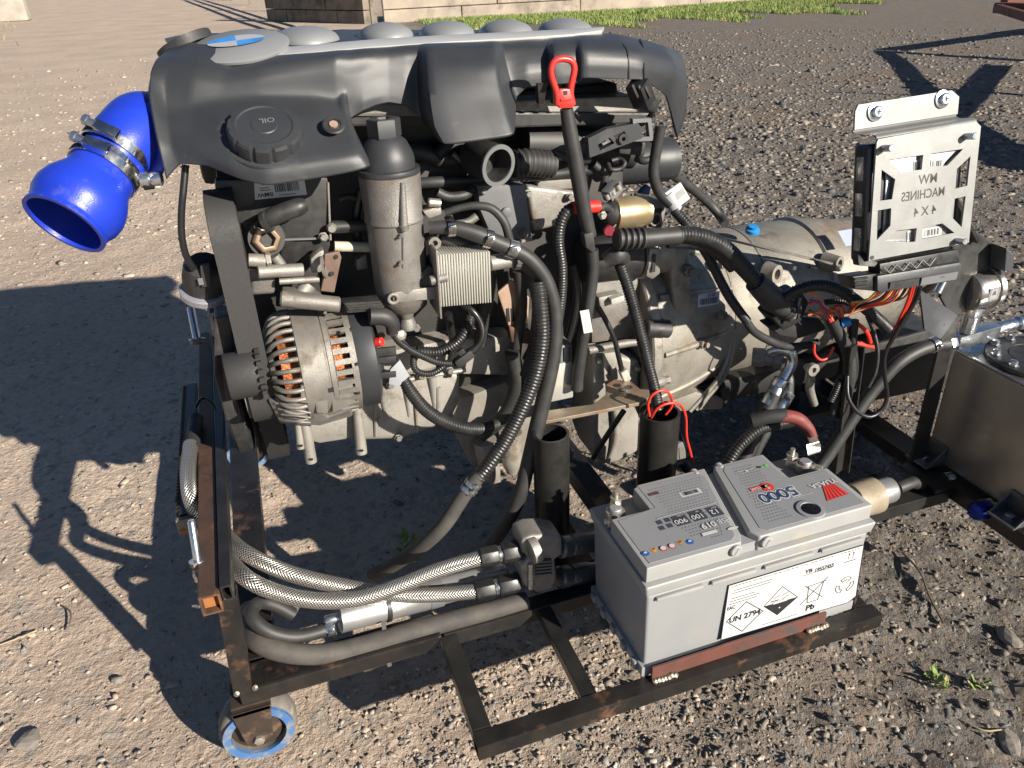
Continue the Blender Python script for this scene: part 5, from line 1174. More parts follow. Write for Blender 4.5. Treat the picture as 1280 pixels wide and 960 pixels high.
# shallow pan under the gearbox and rear mount
MB().prism([(.30,.44,.245),(.66,.44,.245),(.66,.68,.245),(.30,.68,.245)], (0,0,.05)).build('oil_pan', mat('black_pan', (.03,.03,.03), .5, .3), GB, bevel=.012)
MB().prism([PY(1060,440,.47), PY(1170,410,.47), PY(1200,420,.47), PY(1190,480,.47), PY(1080,505,.47)], (0,.14,0)).build('tail_bracket', M_plast2, GB, bevel=.006)
for k,(u,v) in enumerate(((878,512),(900,505))): MB().prism([PY(u,v-18,.43), PY(u+12,v-20,.43), PY(u+14,v-4,.43), PY(u+4,v,.43)], (0,.03,0)).build('inspection_slot', M_black, GB, smooth=False)
MB().prism([PY(830,505,.42), PY(870,490,.42), PY(905,500,.42), PY(903,512,.42), PY(840,515,.42)], (0,.06,0)).build('bell_foot', M_gear, GB, bevel=.004)
MB().cyl((.60,.50,.17),(.60,.50,.27),.02).build('rear_mount_stud', M_frame2, GB)
MB().prism([(.565,.42,.172),(.635,.42,.172),(.635,.92,.172),(.565,.92,.172)], (0,0,.012)).build('rear_mount_bar', M_frame2, GB, smooth=False)
# right-hand bell casting in front of the starter
MB().prism([PY(836,310,.392), PY(862,312,.392), PY(866,335,.392), PY(862,350,.392), PY(868,385,.395), PY(864,420,.40), PY(846,420,.40), PY(842,380,.395)], (0,.05,0)).build('bell_ear', M_gear, GB, bevel=.006, bseg=3)
MB().lathe([(.010,0),(.010,.010),(.007,.012),(.007,.018)], PY(858,337,.388), (.1,-1,0), 6).build('bell_bolt', M_alu2, GB)
# selector lever and link
lv = MB().tube([PY(1018,505,.36), PY(1012,485,.355), PY(1014,470,.352), PY(1009,458,.35)], [.007,.008,.007,.007], seg=10).build('selector_lever', M_alu, GB)
MB().ring(PY(1014,461,.348), (0,-1,.1), .0115, .005, .008, 22).build('lever_eye', M_alu, GB)

# ================================================================ control unit on its bracket
YE = .125; E0 = PY(1085, 326, YE); en = Vector((0, -1, .20)).normalized(); ex_ = Vector((1, 0, .0)); ey_ = en.cross(ex_)*-1
ey_ = (Vector((0, .20, 1))).normalized()
EC = thing('engine_control_unit', 'engine control unit behind a brushed steel cut-out bracket beside the gearbox', 'control unit', E0)
def L(u, v): q = PN(u, v, E0, en); return ((q-E0).dot(ex_), (q-E0).dot(ey_))
frame = (E0, ex_, ey_)
outer = [L(1085,326), L(1210,303), L(1225,158), L(1219,152), L(1097,174), L(1095,178)]
holes = [[L(1110,200), L(1153,193.5), L(1151,212), L(1126,215)], [L(1163,192), L(1203,186), L(1183,207), L(1160,208)],
         [L(1101,212), L(1118,224), L(1114,249), L(1099,251)], [L(1096,263), L(1113,260), L(1112,282), L(1095,300)],
         [L(1212,195), L(1208,232), L(1192,236), L(1194,212)], [L(1206,245), L(1201,284), L(1188,271), L(1189,249)],
         [L(1103,304), L(1120,288), L(1145,285), L(1143,302)], [L(1153,284), L(1177,279), L(1192,291), L(1151,299)]]
plate_holes('bracket_plate', outer, holes, frame, .003, M_brushed, EC)
for a, b in (((1110,200),(1126,217)),): pass
# stepped flange above, with two screws
def Lp(u, v, off): q = PN(u, v, E0-en*off, en); return q
fz0 = PN(1096,173,E0,en); fz1 = PN(1221,152,E0,en); stp = .030
fl_ = MB(); A0, A1 = fz0, fz1; Bq0 = PN(1066,163,E0-en*stp,en); Bq1 = PN(1195,143,E0-en*stp,en); T0 = PN(1067,140,E0-en*stp,en); T1 = PN(1071,131,E0-en*stp,en); T2 = PN(1188,113,E0-en*stp,en); T3 = PN(1197,121,E0-en*stp,en)
n0 = len(fl_.v)
def sheet(poly, th, name, m):
    nrm = (poly[1]-poly[0]).cross(poly[2]-poly[0]).normalized(); return MB().prism(poly, nrm*th).build(name, m, EC, smooth=False, bevel=.0006)
sheet([Bq0, Bq1, T3, T2, T1, T0], .003, 'bracket_flange', M_brushed)
# rounded step between flange and plate
st = MB(); pts0 = [Bq0, Bq0-ey_*.004+en*.004, A0+ey_*.004-en*.004, A0]; pts1 = [Bq1, Bq1-ey_*.004+en*.004, A1+ey_*.004-en*.004, A1]
def bez(P, n=10):
    out = []
    for k in range(n+1):
        t = k/n; a = P[0]*(1-t)**3+P[1]*3*t*(1-t)**2+P[2]*3*t*t*(1-t)+P[3]*t**3; out.append(a)
    return out
b0 = bez([Bq0, Bq0-ey_*.010, A0+ey_*.010-en*.0, A0]); b1 = bez([Bq1, Bq1-ey_*.010, A1+ey_*.010, A1])
for a, b in zip(b0, b1): st.v += [tuple(a), tuple(b), tuple(a-en*.003), tuple(b-en*.003)]
for i in range(len(b0)-1):
    a = 4*i; c = a+4; st.f += [(a,a+1,c+1,c),(a+2,c+2,c+3,a+3),(a,c,c+2,a+2),(a+1,a+3,c+3,c+1)]
st.build('bracket_step', M_brushed, EC, ang=60)
for u, v in ((1093,140),(1177,124)):
    c = PN(u, v, E0-en*(stp-.003), en); MB().lathe([(.0115,0),(.0115,.0022),(.0075,.003),(.0075,.0065),(.006,.0078),(0,.0078)], c, en, 28).build('flange_screw', M_zinc, EC); 
    for r_ in (0, math.pi/2): MB().box(c+en*.0079, (.0065, .0008, .0012), Matrix.Rotation(r_, 3, en)).build('screw_cross', M_black, EC)
for u, v in ((1115,185),(1219,170),(1207,302)):
    c = PN(u, v, E0+en*.016, en); MB().cyl(c-en*.022, c, .0045, 14, bev=.0006).lathe([(.0022,-.0005),(.0022,.0003)], c, en, 6).build('stand_off_bolt', M_zinc, EC)
c = PN(1090,322,E0+en*.0016,en); MB().lathe([(.0028,0),(.0028,.0006)], c, en, 14).build('corner_hole', M_black, EC)
# mirrored stencil lettering: flat dark letters, shade of the openings put into colour
cut = Print(E0, ex_, ey_, .0017); cut.n = en; lc = L(1150,235)
for s, (u, v), sz in (('MW', (1159,224), .017), ('MACHINES', (1153,243), .0165), ('4 X 4', (1155,264), .0165)):
    q = L(u, v); cut.text(s, q, sz, 1.0 if s != 'MACHINES' else .88, mir=-1, bold=.008)
cut.build('stencil_lettering', mat('stencil_shadow', (.05,.035,.025), .7), EC, smooth=False)
# aluminium box of the unit behind
bk_ = E0-en*.010; w_, h_ = L(1215,160); 
Mx = Matrix((ex_, -en, ey_)).transposed()
cbox = E0+ex_*.080+ey_*.070-en*.024
MB().box(cbox, (.152, .030, .150), Mx).build('unit_case', mat('unit_case_alloy', (.055,.058,.066), .32, .6, c2=(.045,.047,.053), scale=30), EC, bevel=.006, bseg=3)
MB().box(cbox+en*.0165+ex_*.006, (.115, .003, .12), Mx).build('unit_cover', M_alucan, EC, bevel=.002)
for k in range(3): MB().box(cbox-ex_*.0765+ey_*(.045-.045*k), (.003, .012, .030), Mx).build('case_rib', M_zinc, EC, bevel=.001)
for u, v, w2, h2, s in ((1172,204,.022,.010,2),(1146,207,.010,.014,3),(1165,290,.032,.012,4),(1137,295,.008,.014,6)):
    q = PN(u, v, E0-en*.0050, en); o = Print(q, ex_, ey_, 0); o.n = en; o.poly([(-w2/2,-h2/2),(w2/2,-h2/2),(w2/2,h2/2),(-w2/2,h2/2)]); so_ = o.build('unit_label', M_white, EC, smooth=False)
    p = Print(q, ex_, ey_, .0006); p.n = en; g = random.Random(s); x = -w2*.4
    while x < w2*.35: t_ = g.choice((.0006,.0012)); p.poly([(x,-h2*.35),(x+t_,-h2*.35),(x+t_,h2*.35),(x,h2*.35)]); x += t_+g.choice((.0009,.002))
    p.build('label_print', M_dark, so_, smooth=False)
# connector below
K = lambda u, v, off=0: PN(u, v, E0-en*off, en)
MB().prism([K(1097,345,-.006), K(1200,328,-.006), K(1203,331,-.006), K(1201,350,-.006), K(1100,366,-.006), K(1097,364,-.006)], -en*.040).build('plug_housing', M_plastic, EC, bevel=.003)
MB().prism([K(1066,346,.0), K(1096,342,.0), K(1097,364,.0), K(1070,362,.0)], -en*.030).build('plug_lock', M_conduit, EC, bevel=.002)
for k in range(3): MB().bar(K(1068,349+k*5,-.002), K(1084,347+k*5,-.002), .003, .003).build('lock_rib', M_plast2, EC)
MB().prism([K(1100,330,.004), K(1198,312,.004), K(1200,330,.004), K(1100,346,.004)], -en*.022).build('plug_collar', M_conduit, EC, bevel=.001)
zz = []
for k in range(9): zz.append(K(1104+k*8.2, (343 if k % 2 else 334)-k*1.5, -.001))
MB().tube(zz, .0011, seg=6, smooth=False).build('collar_lattice', M_grey, EC)
MB().bar(K(1112,357,-.0075), K(1148,351,-.0075), .002, .009).build('plug_rib', M_plast2, EC); MB().bar(K(1151,352,-.0075), K(1196,344,-.0075), .002, .011).build('plug_rib', M_grey, EC)
tx = Print(K(1175,345,-.0085), ex_, ey_, .0006); tx.n = en; tx.text('[2]', (.004,0), .006); tx.build('plug_mark', M_black, EC, smooth=False)
MB().prism([K(1072,318,.01), K(1086,316,.01), K(1098,328,.0), K(1094,334,.0), K(1074,332,.0)], -en*.012).build('corner_lug', M_plast2, EC, bevel=.002)
# stand that carries the unit: dark bracket behind it
SB = thing('control_unit_stand', 'dark folded steel stand behind the control unit', 'bracket', PY(1195, 420, .24))
MB().prism([PY(1150,362,.22), PY(1197,394,.22), PY(1176,424,.22), PY(1156,412,.22)], (.0, .004, 0)).build('gusset', M_angle, SB, smooth=False)
MB().prism([PY(1196,290,.24), PY(1212,283,.24), PY(1243,304,.24), PY(1250,318,.24), PY(1247,333,.24), PY(1240,372,.24), PY(1190,398,.24), PY(1176,372,.24)], (0, .006, 0)).build('back_plate', M_plast2, SB, smooth=False, bevel=.002)
MB().prism([PY(1238,303,.239), PY(1248,312,.239), PY(1246,334,.239), PY(1236,332,.239)], (0,-.03,0)).build('fold', M_angle, SB, smooth=False, bevel=.002)
MB().bar(PY(1190,395,.242), Vector((PY(1190,395,.242).x+.005,.242,.17)), .03, .006, up=(0,1,0)).build('upright', M_frame2, SB, smooth=False)
MB().bar(cbox-en*.014+ex_*.055+ey_*.03, PY(1214,300,.243), .024, .006, up=(0,0,1)).build('arm', M_frame2, SB, smooth=False)
MB().box((PY(1190,395,.242).x+.005, .214, .1475), (.04, .085, .008)).build('foot', M_frame2, SB, smooth=False)
MB().cyl(PY(1155,380,.23), PY(1166,378,.23), .010, 14).build('spacer', M_alu2, SB)
MB().cyl(PY(1180,350,.225), PY(1172,366,.222), .006, 12).build('stand_bolt', M_zinc, SB)

# ================================================================ steel tank, tee and gauge
xt = .735; zT = PX(1192, 437, xt).z; yT = PX(1192, 437, xt).y; zB = PX(1156, 566, xt).z
TK = thing('oil_tank', 'brushed steel oil tank with black bolted lid at the right edge', 'tank', (xt+.15, yT-.16, zB)); yN = PX(1296, 664, xt).y
tkb = MB(); tkb.box((xt+.18, (yT+yN)/2, (zT+zB)/2), (.36, yT-yN, zT-zB)); tkb.build('tank_shell', M_tankside, TK, bevel=.006, bseg=3)
MB().prism([(xt+.004,yN+.004,zT+.0003),(xt+.356,yN+.004,zT+.0003),(xt+.356,yT-.004,zT+.0003),(xt+.004,yT-.004,zT+.0003)], (0,0,.0015)).build('tank_top', M_tanktop, TK, smooth=False, bevel=.0006)
MB().tube([(xt+.002,yT-.004,zT+.0005),(xt+.002,yN+.004,zT+.0005)], .003, seg=8, smooth=False).build('weld_seam', M_tanktop, TK)
lc = PZ(1297, 448, zT+.006); MB().lathe([(.078,0),(.079,.002),(.079,.008),(.077,.009),(.045,.009),(.044,.0065),(.043,.009),(0,.009)], (lc.x,lc.y,zT+.002), (0,0,1), 56).build('tank_lid', M_plast2, TK)
for k in range(10):
    a = R(k*36+8); c = Vector((lc.x+.066*math.cos(a), lc.y+.066*math.sin(a), zT+.0112)); MB().lathe([(.0085,0),(.0085,.0015),(.006,.0018),(.006,.008),(.0045,.009)], c, (0,0,1), 6).build('lid_bolt', M_zinc, TK)
for (u, v) in ((1154,583),(1263,648)):
    c = PX(u, v, xt-.02); mbk = MB()
    mbk.box((xt-.022, c.y, zB+.004), (.044, .052, .004)); mbk.box((xt-.002, c.y, zB+.022), (.004, .052, .036))
    for s in (-1, 1): mbk.prism([(xt-.044,c.y+s*.026,zB+.002),(xt,c.y+s*.026,zB+.002),(xt,c.y+s*.026,zB+.040)], (0,-s*.004,0))
    b_ = mbk.build('foot_bracket', M_angle, TK, smooth=False, bevel=.0015); MB().lathe([(.008,0),(.008,.005),(.006,.006)], (xt-.024,c.y,zB+.006), (0,0,1), 6).build('foot_bolt', M_zinc, b_)
# blue capped fitting and barbed outlet on the tank side
c = PX(1238, 633, xt-.004); MB().lathe([(.013,-.002),(.0145,0),(.0145,.010),(.012,.012)], c, (-1,-.15,.1), 24).build('fitting_collar', M_zinc, TK)
MB().lathe([(.0135,.010),(.0165,.013),(.0175,.022),(.0170,.036),(.013,.044),(.006,.047),(0,.047)], c, (-1,-.15,.1), 28).build('blue_cap', M_bluecap, TK)
c = PX(1188, 600, xt-.003); MB().lathe([(.015,-.002),(.015,.006),(.013,.008),(.015,.010),(.015,.014)], c, (-1,.1,-.02), 24).build('outlet_collar', M_zinc, TK)
MB().lathe([(.012,.012),(.013,.016),(.013,.030),(.010,.032),(.012,.036),(.012,.060),(.009,.064)], c, (-1,.1,-.02), 20).build('outlet_union', M_plast2, TK)
# tee and gauge
te = PY(1218, 424, .245); TG = thing('pressure_gauge', 'round pressure gauge on a zinc tee fitting above the tank corner', 'gauge', te)
t0 = PY(1190, 428, .245); t1 = PY(1250, 410, .255); td = (t1-t0).normalized()
MB().bar(t0+td*.006, t1-td*.012, .022, .024).build('tee_body', M_zinc, TG, bevel=.002)
MB().lathe([(.0125,-.012),(.0135,-.010),(.0135,0),(.0125,.002)], t0, td, 6).build('hose_tail_nut', M_zinc, TG)
MB().lathe([(.010,-.012),(.011,-.008),(.011,.010),(.009,.012),(.010,.016),(.010,.034),(.007,.036),(.012,.042),(.012,.052)], t1, td, 20).build('side_union', M_zinc, TG)
tube('short_union_hose', [tuple(t1+td*.04), tuple(t1+td*.10), tuple(t1+td*.18+Vector((0,.02,-.01)))], .0105, M_rubber, TG)
gs = PY(1211, 407, .245); MB().cyl(gs-Vector((0,0,.012)), gs+Vector((0,0,.022)), .0125, 20, bev=.001).lathe([(.0145,.018),(.0145,.034)], gs, (0,0,1), 6).lathe([(.009,.034),(.009,.042)], gs, (0,0,1), 16).build('gauge_stem', M_zinc, TG, bevel=.0008)
gc = PY(1221, 361, .245); gd = Vector((.97,-.02,.06)).normalized()
MB().lathe([(0,-.023),(.024,-.0225),(.031,-.021),(.033,-.016),(.033,.014),(.036,.015),(.037,.018),(.037,.023),(.034,.024),(.033,.019),(0,.019)], gc, gd, 48).build('gauge_case', M_glass, TG)
MB().lathe([(.008,.0),(.008,.006),(.0085,.008)], gc+Vector((0,0,-.040))-gd*.004, (0,0,1), 12).build('brass_neck', M_gold, TG)
gl_ = Vector((gd.y,-gd.x,0)).normalized(); lo = Print(gc+gl_*.0332+Vector((0,0,.004)), gd, Vector((0,0,1)), .0002); lo.poly([(-.010,-.011),(.010,-.011),(.010,.011),(-.010,.011)]); lo_ = lo.build('gauge_label', M_pale, TG, smooth=False)
lo2 = Print(lo.o, gd, Vector((0,0,1)), .0008); lo2.line([(-.008,-.009),(.008,-.009),(.008,.009),(-.008,.009)], .0006, True).poly([(-.004,-.002),(.004,-.002),(0,.006)]); lo2.build('label_print', M_brown, lo_, smooth=False)
MB().lathe([(.004,0),(.004,.0006)], gc-gd*.0228-Vector((0,0,.010)), -gd, 12).build('vent_plug', M_black, TG)

# ================================================================ blue intake hose
BH = thing('blue_intake_hose', 'bright blue silicone hose coupling with two clamps at the engine front', 'hose', PY(80, 300, .33))
path = [(194,156,.47),(178,163,.435),(157,181,.408),(140,202,.39)]
tube('hose_elbow', path, [.040,.044,.041,.036], M_blue, BH, seg=40, cap=False)
MB().prism([PY(172,131,.41), PY(192,128,.40), PY(207,212,.375), PY(196,236,.38), PY(178,220,.39), PY(166,180,.40)], (0,.03,0)).build('hose_wall', M_blue, BH, bevel=.012, bseg=4)
tube('joiner_pipe', [(146,193,.396),(130,214,.377)], [.0345,.0345], M_chrome, BH, seg=40, smooth=False)
a_, b_ = PY(128,217,.375), PY(80,281,.322); ad = (b_-a_).normalized(); Lh = (b_-a_).length
MB().lathe([(.034,-.012),(.0375,-.010),(.0375,.012),(.041,.020),(.0475,.034),(.0500,.046),(.0490,.058),(.0455,.066),(.0440,.072),(.0440,Lh-.006),(.0455,Lh-.003),(.0455,Lh),(.0410,Lh),(.0395,Lh-.010),(.0395,.04),(.034,.03),(.0,.028)], a_, ad, 64).build('hump_hose', M_blue, BH)
def clamp(c, d, r, side, parent=BH):
    o = node('worm_clamp', c, parent); d = Vector(d).normalized(); s = Vector(side); s = (s-d*s.dot(d)).normalized(); t = d.cross(s)
    MB().ring(c-d*.0058, d, r+.0012, r, .0116, 56).build('band', M_chrome, o)
    h = c+s*(r+.006); MB().bar(h-t*.015, h+t*.013, .012, .010, up=s).build('screw_housing', M_chrome, o, bevel=.0015); MB().cyl(h+t*.011, h+t*.026, .0048, 8).cyl(h+t*.022, h+t*.027, .0062, 6).build('screw', M_zinc, o)
    for k in range(7):
        a = R(24+k*5.5); e = s*math.cos(a)+t*math.sin(a); MB().bar(c+e*(r+.0016)-d*.0036, c+e*(r+.0016)+d*.0036, .0012, .0008, up=e).build('band_slot', M_black, o, smooth=False)
    return o
el = (PY(140,202,.39)-PY(156,180,.405)).normalized()
clamp(PY(146,190,.398), el, .0385, Vector((.05,-.75,.8)))
clamp(PY(130,214,.377), ad, .0385, Vector((.05,-.75,.8)))
MB().lathe([(.006,0),(.006,.010),(.0095,.011),(.0095,.020),(.007,.021),(.0085,.024),(.0085,.034),(.005,.036)], PY(163,226,.372), (1,-.05,-.02), 16).build('air_nipple', M_zinc, BH)
MB().cyl(PY(178,230,.37), PY(192,228,.372), .0075, 14, bev=.001).build('nipple_cap', M_conduit, BH)

# ================================================================ dipstick
DS = thing('oil_dipstick', 'red looped oil dipstick handle on a black guide tube', 'dipstick', PY(722,490,.33)); YD = .325
hp_ = [(697,131),(696,116),(690,98),(689,85),(694,76),(705,73.5),(715,77),(718,87),(715,102),(713,116),(716,131)]
MB().tube([PY(u, v, YD) for u, v in hp_], .0042, seg=10).build('handle_loop', M_red, DS)
MB().prism([PY(699,112,YD-.004), PY(713,111,YD-.004), PY(718,131,YD-.005), PY(716,135,YD-.005), PY(701,136,YD-.005), PY(697,131,YD-.005)], (0,.010,0)).build('handle_shank', M_red, DS, bevel=.002)
MB().box(PY(707,116,YD-.0046), (.005,.001,.005)).build('handle_window', M_black, DS); MB().bar(PY(701,125,YD-.0058), PY(715,124,YD-.0058), .002, .002).build('handle_rib', M_redwire, DS)
tube('guide_tube', [(708,136,YD),(713,168,YD),(719,200,YD),(726,240,YD),(732,272,YD),(738,295,YD)], [.0085,.0100,.0105,.0105,.0100,.0090], M_rubber, DS, seg=20)
MB().prism([PY(730,293,YD-.010), PY(742,290,YD-.010), PY(745,312,YD-.010), PY(742,318,YD-.010), PY(733,310,YD-.010)], (0,.016,0)).build('tube_clip', M_plast2, DS, bevel=.003)
tube('lower_guide_tube', [(740,312,YD),(741,340,YD),(735,385,YD),(728,430,YD+.005),(722,470,YD+.01),(721,486,YD+.012)], [.0090,.0088,.0088,.0090,.0095,.0100], M_rubber, DS, seg=18)
q = PY(733,402,YD-.0095); w_ = Print(q, Vector((1,0,.0)), Vector((-.18,0,1)), .0); w_.poly([(-.007,-.019),(.007,-.019),(.007,.019),(-.007,.019)]); ws = w_.build('paper_label', M_white, DS, smooth=False)
wp2 = Print(q, Vector((1,0,0)), Vector((-.18,0,1)), .0006)
for k in range(7): wp2.line([(-.003,-.014+k*.0045),(.004,-.014+k*.0045)], .0011)
wp2.build('label_print', M_greyp, ws, smooth=False)

# ================================================================ hoses, conduits, wires
def hose(name, label, pts, r, m, cat='hose', group=None, parts=None, **k):
    P = [PP(p) for p in pts]; lowest = min(P, key=lambda p: p.z)
    if not parts:
        o = MB().tube(P, r, **k).build(name, m, None, ang=60); return tag(o, label, cat, group)
    t = thing(name, label, cat, lowest, group); MB().tube(P, r, **k).build('run', m, t, ang=60)
    for f in parts: f(t)
    return t
CF = dict(corr=(.0042,.0014), step=.003, seg=16); CB = dict(corr=(.0052,.0018), step=.004, seg=18)
G1 = 'rubber hoses around the engine'; G2 = 'corrugated black cable conduits'; G3 = 'loose cables'
def band(u, v, Y, d, r, m=M_chrome, name='hose_clip', ln=.010):
    def f(t):
        c = PY(u, v, Y); dd = Vector(d).normalized(); MB().ring(c-dd*ln/2, dd, r+.0014, r-.001, ln, 28).build(name, m, t); MB().box(c+Vector((0,-r-.003,r*.4)), (.008,.006,.007)).build(name+'_screw', m, t, bevel=.001)
    return f
hose('coolant_hose', 'smooth black coolant hose with spring clips curving down past the oil cooler', [(536,285,.345),(556,284,.34),(575,286,.335),(598,293,.33),(620,303,.325),(640,311,.322),(662,324,.318),(680,346,.315),(690,372,.312),(694,400,.31),(692,440,.305),(684,480,.30),(672,530,.295),(660,580,.29),(648,625,.285),(628,662,.29),(612,684,.32)], [.0085,.0090,.0100,.0110,.0110,.0105,.0105,.0105,.0105,.0110,.0115,.0120,.0120,.0115,.0110,.0105,.0105], M_rubber, group=G1, seg=20,
     parts=[band(563,285,.338,(1,0,-.05),.0102), band(609,298,.328,(.9,0,-.4),.0115), band(639,311,.322,(.9,0,-.45),.0112, M_zinc, ln=.014)])
hose('cooler_hose', 'black hose leaving the silver oil cooler spigot', [(641,324,.335),(655,328,.33),(672,342,.325),(684,366,.322),(689,395,.322),(684,440,.33)], [.0112,.0112,.0108,.0105,.0105,.010], M_rubber, group=G1, seg=18, parts=[band(646,326,.332,(.95,0,-.25),.0115, M_zinc, ln=.007)])
hose('arched_pipe', 'thin black pipe arching over the coolant hoses', [(556,266,.35),(575,260,.345),(595,257,.34),(615,261,.335),(630,277,.33),(636,296,.328),(637,306,.33)], [.005,.005,.0055,.006,.006,.006,.0055], M_rubber, 'pipe', G1)
hose('lower_coolant_pipe', 'ribbed dark pipe stub just below the coolant hose', [(550,297,.36),(565,300,.36),(585,307,.36),(600,310,.36)], [.008,.010,.0085,.008], M_rubber, group=G1)
hose('wide_conduit', 'wide corrugated conduit sweeping down beside the smooth coolant hose', [(672,352,.315),(676,390,.30),(677,425,.292),(670,465,.286),(655,505,.28),(632,550,.275),(610,582,.27),(597,598,.268)], .0115, M_conduit, 'conduit', G2, corr=(.0050,.0016), step=.004, seg=20)
hose('drain_hose', 'dusty grey drain hose with a zinc clamp hanging to the ground under the sump', [(600,594,.268),(588,608,.266),(574,628,.265),(556,655,.265),(535,676,.275),(513,692,.30),(488,708,.34),(466,718,.38)], [.0105,.011,.0115,.0115,.0115,.0115,.0115,.011], M_rubdust, group=G1, seg=18, parts=[band(591,605,.266,(-.6,0,-.8),.0118, M_zinc, ln=.006), band(586,612,.266,(-.6,0,-.8),.0118, M_zinc, ln=.006)])
hose('alternator_conduit', 'corrugated conduit drooping from the alternator under the block', [(504,474,.325),(515,492,.32),(532,512,.315),(555,527,.312),(580,535,.312),(604,536,.32),(620,531,.34)], [.0085,.0095,.010,.010,.010,.010,.010], M_conduit, 'conduit', G2, parts=[lambda t: MB().prism([PY(488,462,.318), PY(500,450,.318), PY(512,470,.318), PY(498,484,.318), PY(486,480,.318)], (0,.006,0)).build('grey_tape_tag', M_pale, t, bevel=.001)], **CF)
hose('alternator_plug_lead', 'thin corrugated lead with a plug looping behind the alternator', [(490,412,.325),(497,425,.322),(512,437,.32),(530,446,.32),(548,453,.32),(566,454,.322),(574,450,.325)], .0052, M_conduit, 'conduit', G2, corr=(.0034,.0009), step=.003, seg=12)
hose('looped_lead', 'black lead looping up from its inline connector beside the oil cooler', [(574,451,.32),(586,442,.318),(598,431,.318),(603,418,.32),(600,402,.325),(590,388,.33),(578,380,.34)], [.007,.0065,.0048,.0045,.0045,.0045,.0045], M_wire, 'cable', G3, parts=[lambda t: MB().bar(PY(570,455,.318), PY(590,440,.317), .012, .013).build('inline_plug', M_plast2, t, bevel=.002), lambda t: MB().bar(PY(573,442,.318), PY(580,437,.317), .006, .008).build('plug_clip', M_plast2, t, bevel=.001)])
hose('sub_loom', 'thin corrugated loom curling below the plug lead', [(517,444,.33),(518,460,.325),(528,467,.322),(542,466,.322),(556,457,.322)], .0050, M_conduit, 'conduit', G2, corr=(.0034,.0009), step=.003, seg=12)
hose('block_loom', 'corrugated loom lying along the block above the sump', [(520,440,.35),(548,440,.35),(568,430,.35),(583,412,.35),(588,396,.36)], .0085, M_conduit, 'conduit', G2, **CF)
hose('starter_cable', 'corrugated starter cable with red boot beside the dipstick', [(720,259,.345),(708,265,.34),(700,282,.338),(698,305,.338),(702,335,.338),(701,370,.34),(696,405,.345),(690,435,.36)], .0085, M_conduit, 'conduit', G2, parts=[lambda t: MB().cyl(PY(714,260,.342), PY(748,258,.350), .0088, 16, bev=.001).build('red_boot', M_red, t)], **CF)
hose('tall_conduit', 'narrow corrugated conduit right of the wide one under the dipstick', [(668,352,.34),(672,390,.335),(668,430,.335),(655,470,.345)], .0075, M_conduit, 'conduit', G2, **CF)
bell_ = lambda t: MB().tube([PY(769,299,.31), PY(806,298,.308)], .0155, corr=(.0085,.0035), step=.006, seg=26, smooth=False).build('rubber_bellows', M_rubber, t)
slv = lambda t: MB().tube([PY(804,298,.308), PY(850,294,.306)], .0128, seg=24, smooth=False).build('rubber_sleeve', M_rubber, t)
slv2 = lambda t: MB().tube([PY(944,352,.292), PY(956,364,.29), PY(966,374,.288), PY(978,384,.287)], [.0165,.0185,.0195,.0165], seg=24).build('rubber_boot', M_rubber, t)
ring3 = lambda t: MB().tube([PY(974,380,.287), PY(988,391,.286)], .0165, corr=(.006,.002), step=.003, seg=24, smooth=False).build('boot_rings', M_rubber, t)
hose('gearbox_loom', 'thick corrugated wiring loom running from the starter to the gearbox plug', [(846,293,.306),(866,294,.305),(888,300,.303),(910,314,.30),(930,335,.297),(946,353,.293)], [.0125,.0125,.0128,.0130,.0130,.0125], M_conduit, 'conduit', G2, parts=[bell_, slv, slv2, ring3], **CB)
hose('twin_loom', 'narrow corrugated loom hugging the underside of the thick gearbox loom', [(834,304,.312),(858,304,.312),(882,309,.312),(900,320,.31),(916,336,.308)], .0080, M_conduit, 'conduit', G2, **CF)
tape = lambda t: MB().tube([PY(826,158,.37), PY(820,190,.37), PY(817,218,.365), PY(824,240,.36), PY(838,255,.355)], .0080, seg=14).build('taped_section', M_tape, t, ang=60)
def flag(t):
    MB().prism([PY(829,243,.352), PY(851,228,.352), PY(863,248,.352), PY(842,264,.352)], (0,.004,0)).build('paper_flag', M_white, t, bevel=.001)
    MB().tube([PY(833,242,.358), PY(845,262,.355)], .0098, seg=16, smooth=False).build('tape_wrap', M_pale, t)
    p = Print(PY(851,241,.3515), Vector((.85,0,.5)), Vector((-.5,0,.85)), .0006)
    for k in range(9): p.line([(-.007+k*.0016,-.006),(-.007+k*.0016,.005)], .0007)
    p.build('flag_print', M_greyp, t, smooth=False)
hose('sensor_loom', 'corrugated loom with a white barcode flag hanging across the bell housing', [(842,262,.352),(858,280,.345),(874,302,.34),(888,325,.335),(899,348,.33),(911,370,.325),(924,389,.32),(934,402,.318)], .0078, M_conduit, 'conduit', G2, parts=[tape, flag, lambda t: MB().tube([PY(932,400,.318), PY(942,414,.316), PY(960,425,.315), PY(982,433,.314), PY(1006,432,.312), PY(1022,428,.312)], .0068, seg=14).build('taped_tail', M_tape, t, ang=60)], **CF)
hose('breather_pipe', 'thin black breather pipe bending over the top of the gearbox', [(826,208,.55),(846,222,.58),(870,240,.60),(888,256,.61),(900,270,.60),(906,280,.58)], .0085, M_rubber, 'pipe', G1, seg=14)
hose('post_conduit', 'straight corrugated conduit dropping into the right-hand engine post', [(774,328,.335),(782,350,.33),(791,380,.32),(800,415,.30),(810,455,.285),(819,490,.275),(822,512,.27)], .0090, M_conduit, 'conduit', G2, **CF)
hose('starter_plug', 'square black plug block under the big rubber bellows', [(757,327,.33),(772,318,.325),(781,326,.325)], [.012,.015,.010], M_plast2, 'plug', None, seg=8)
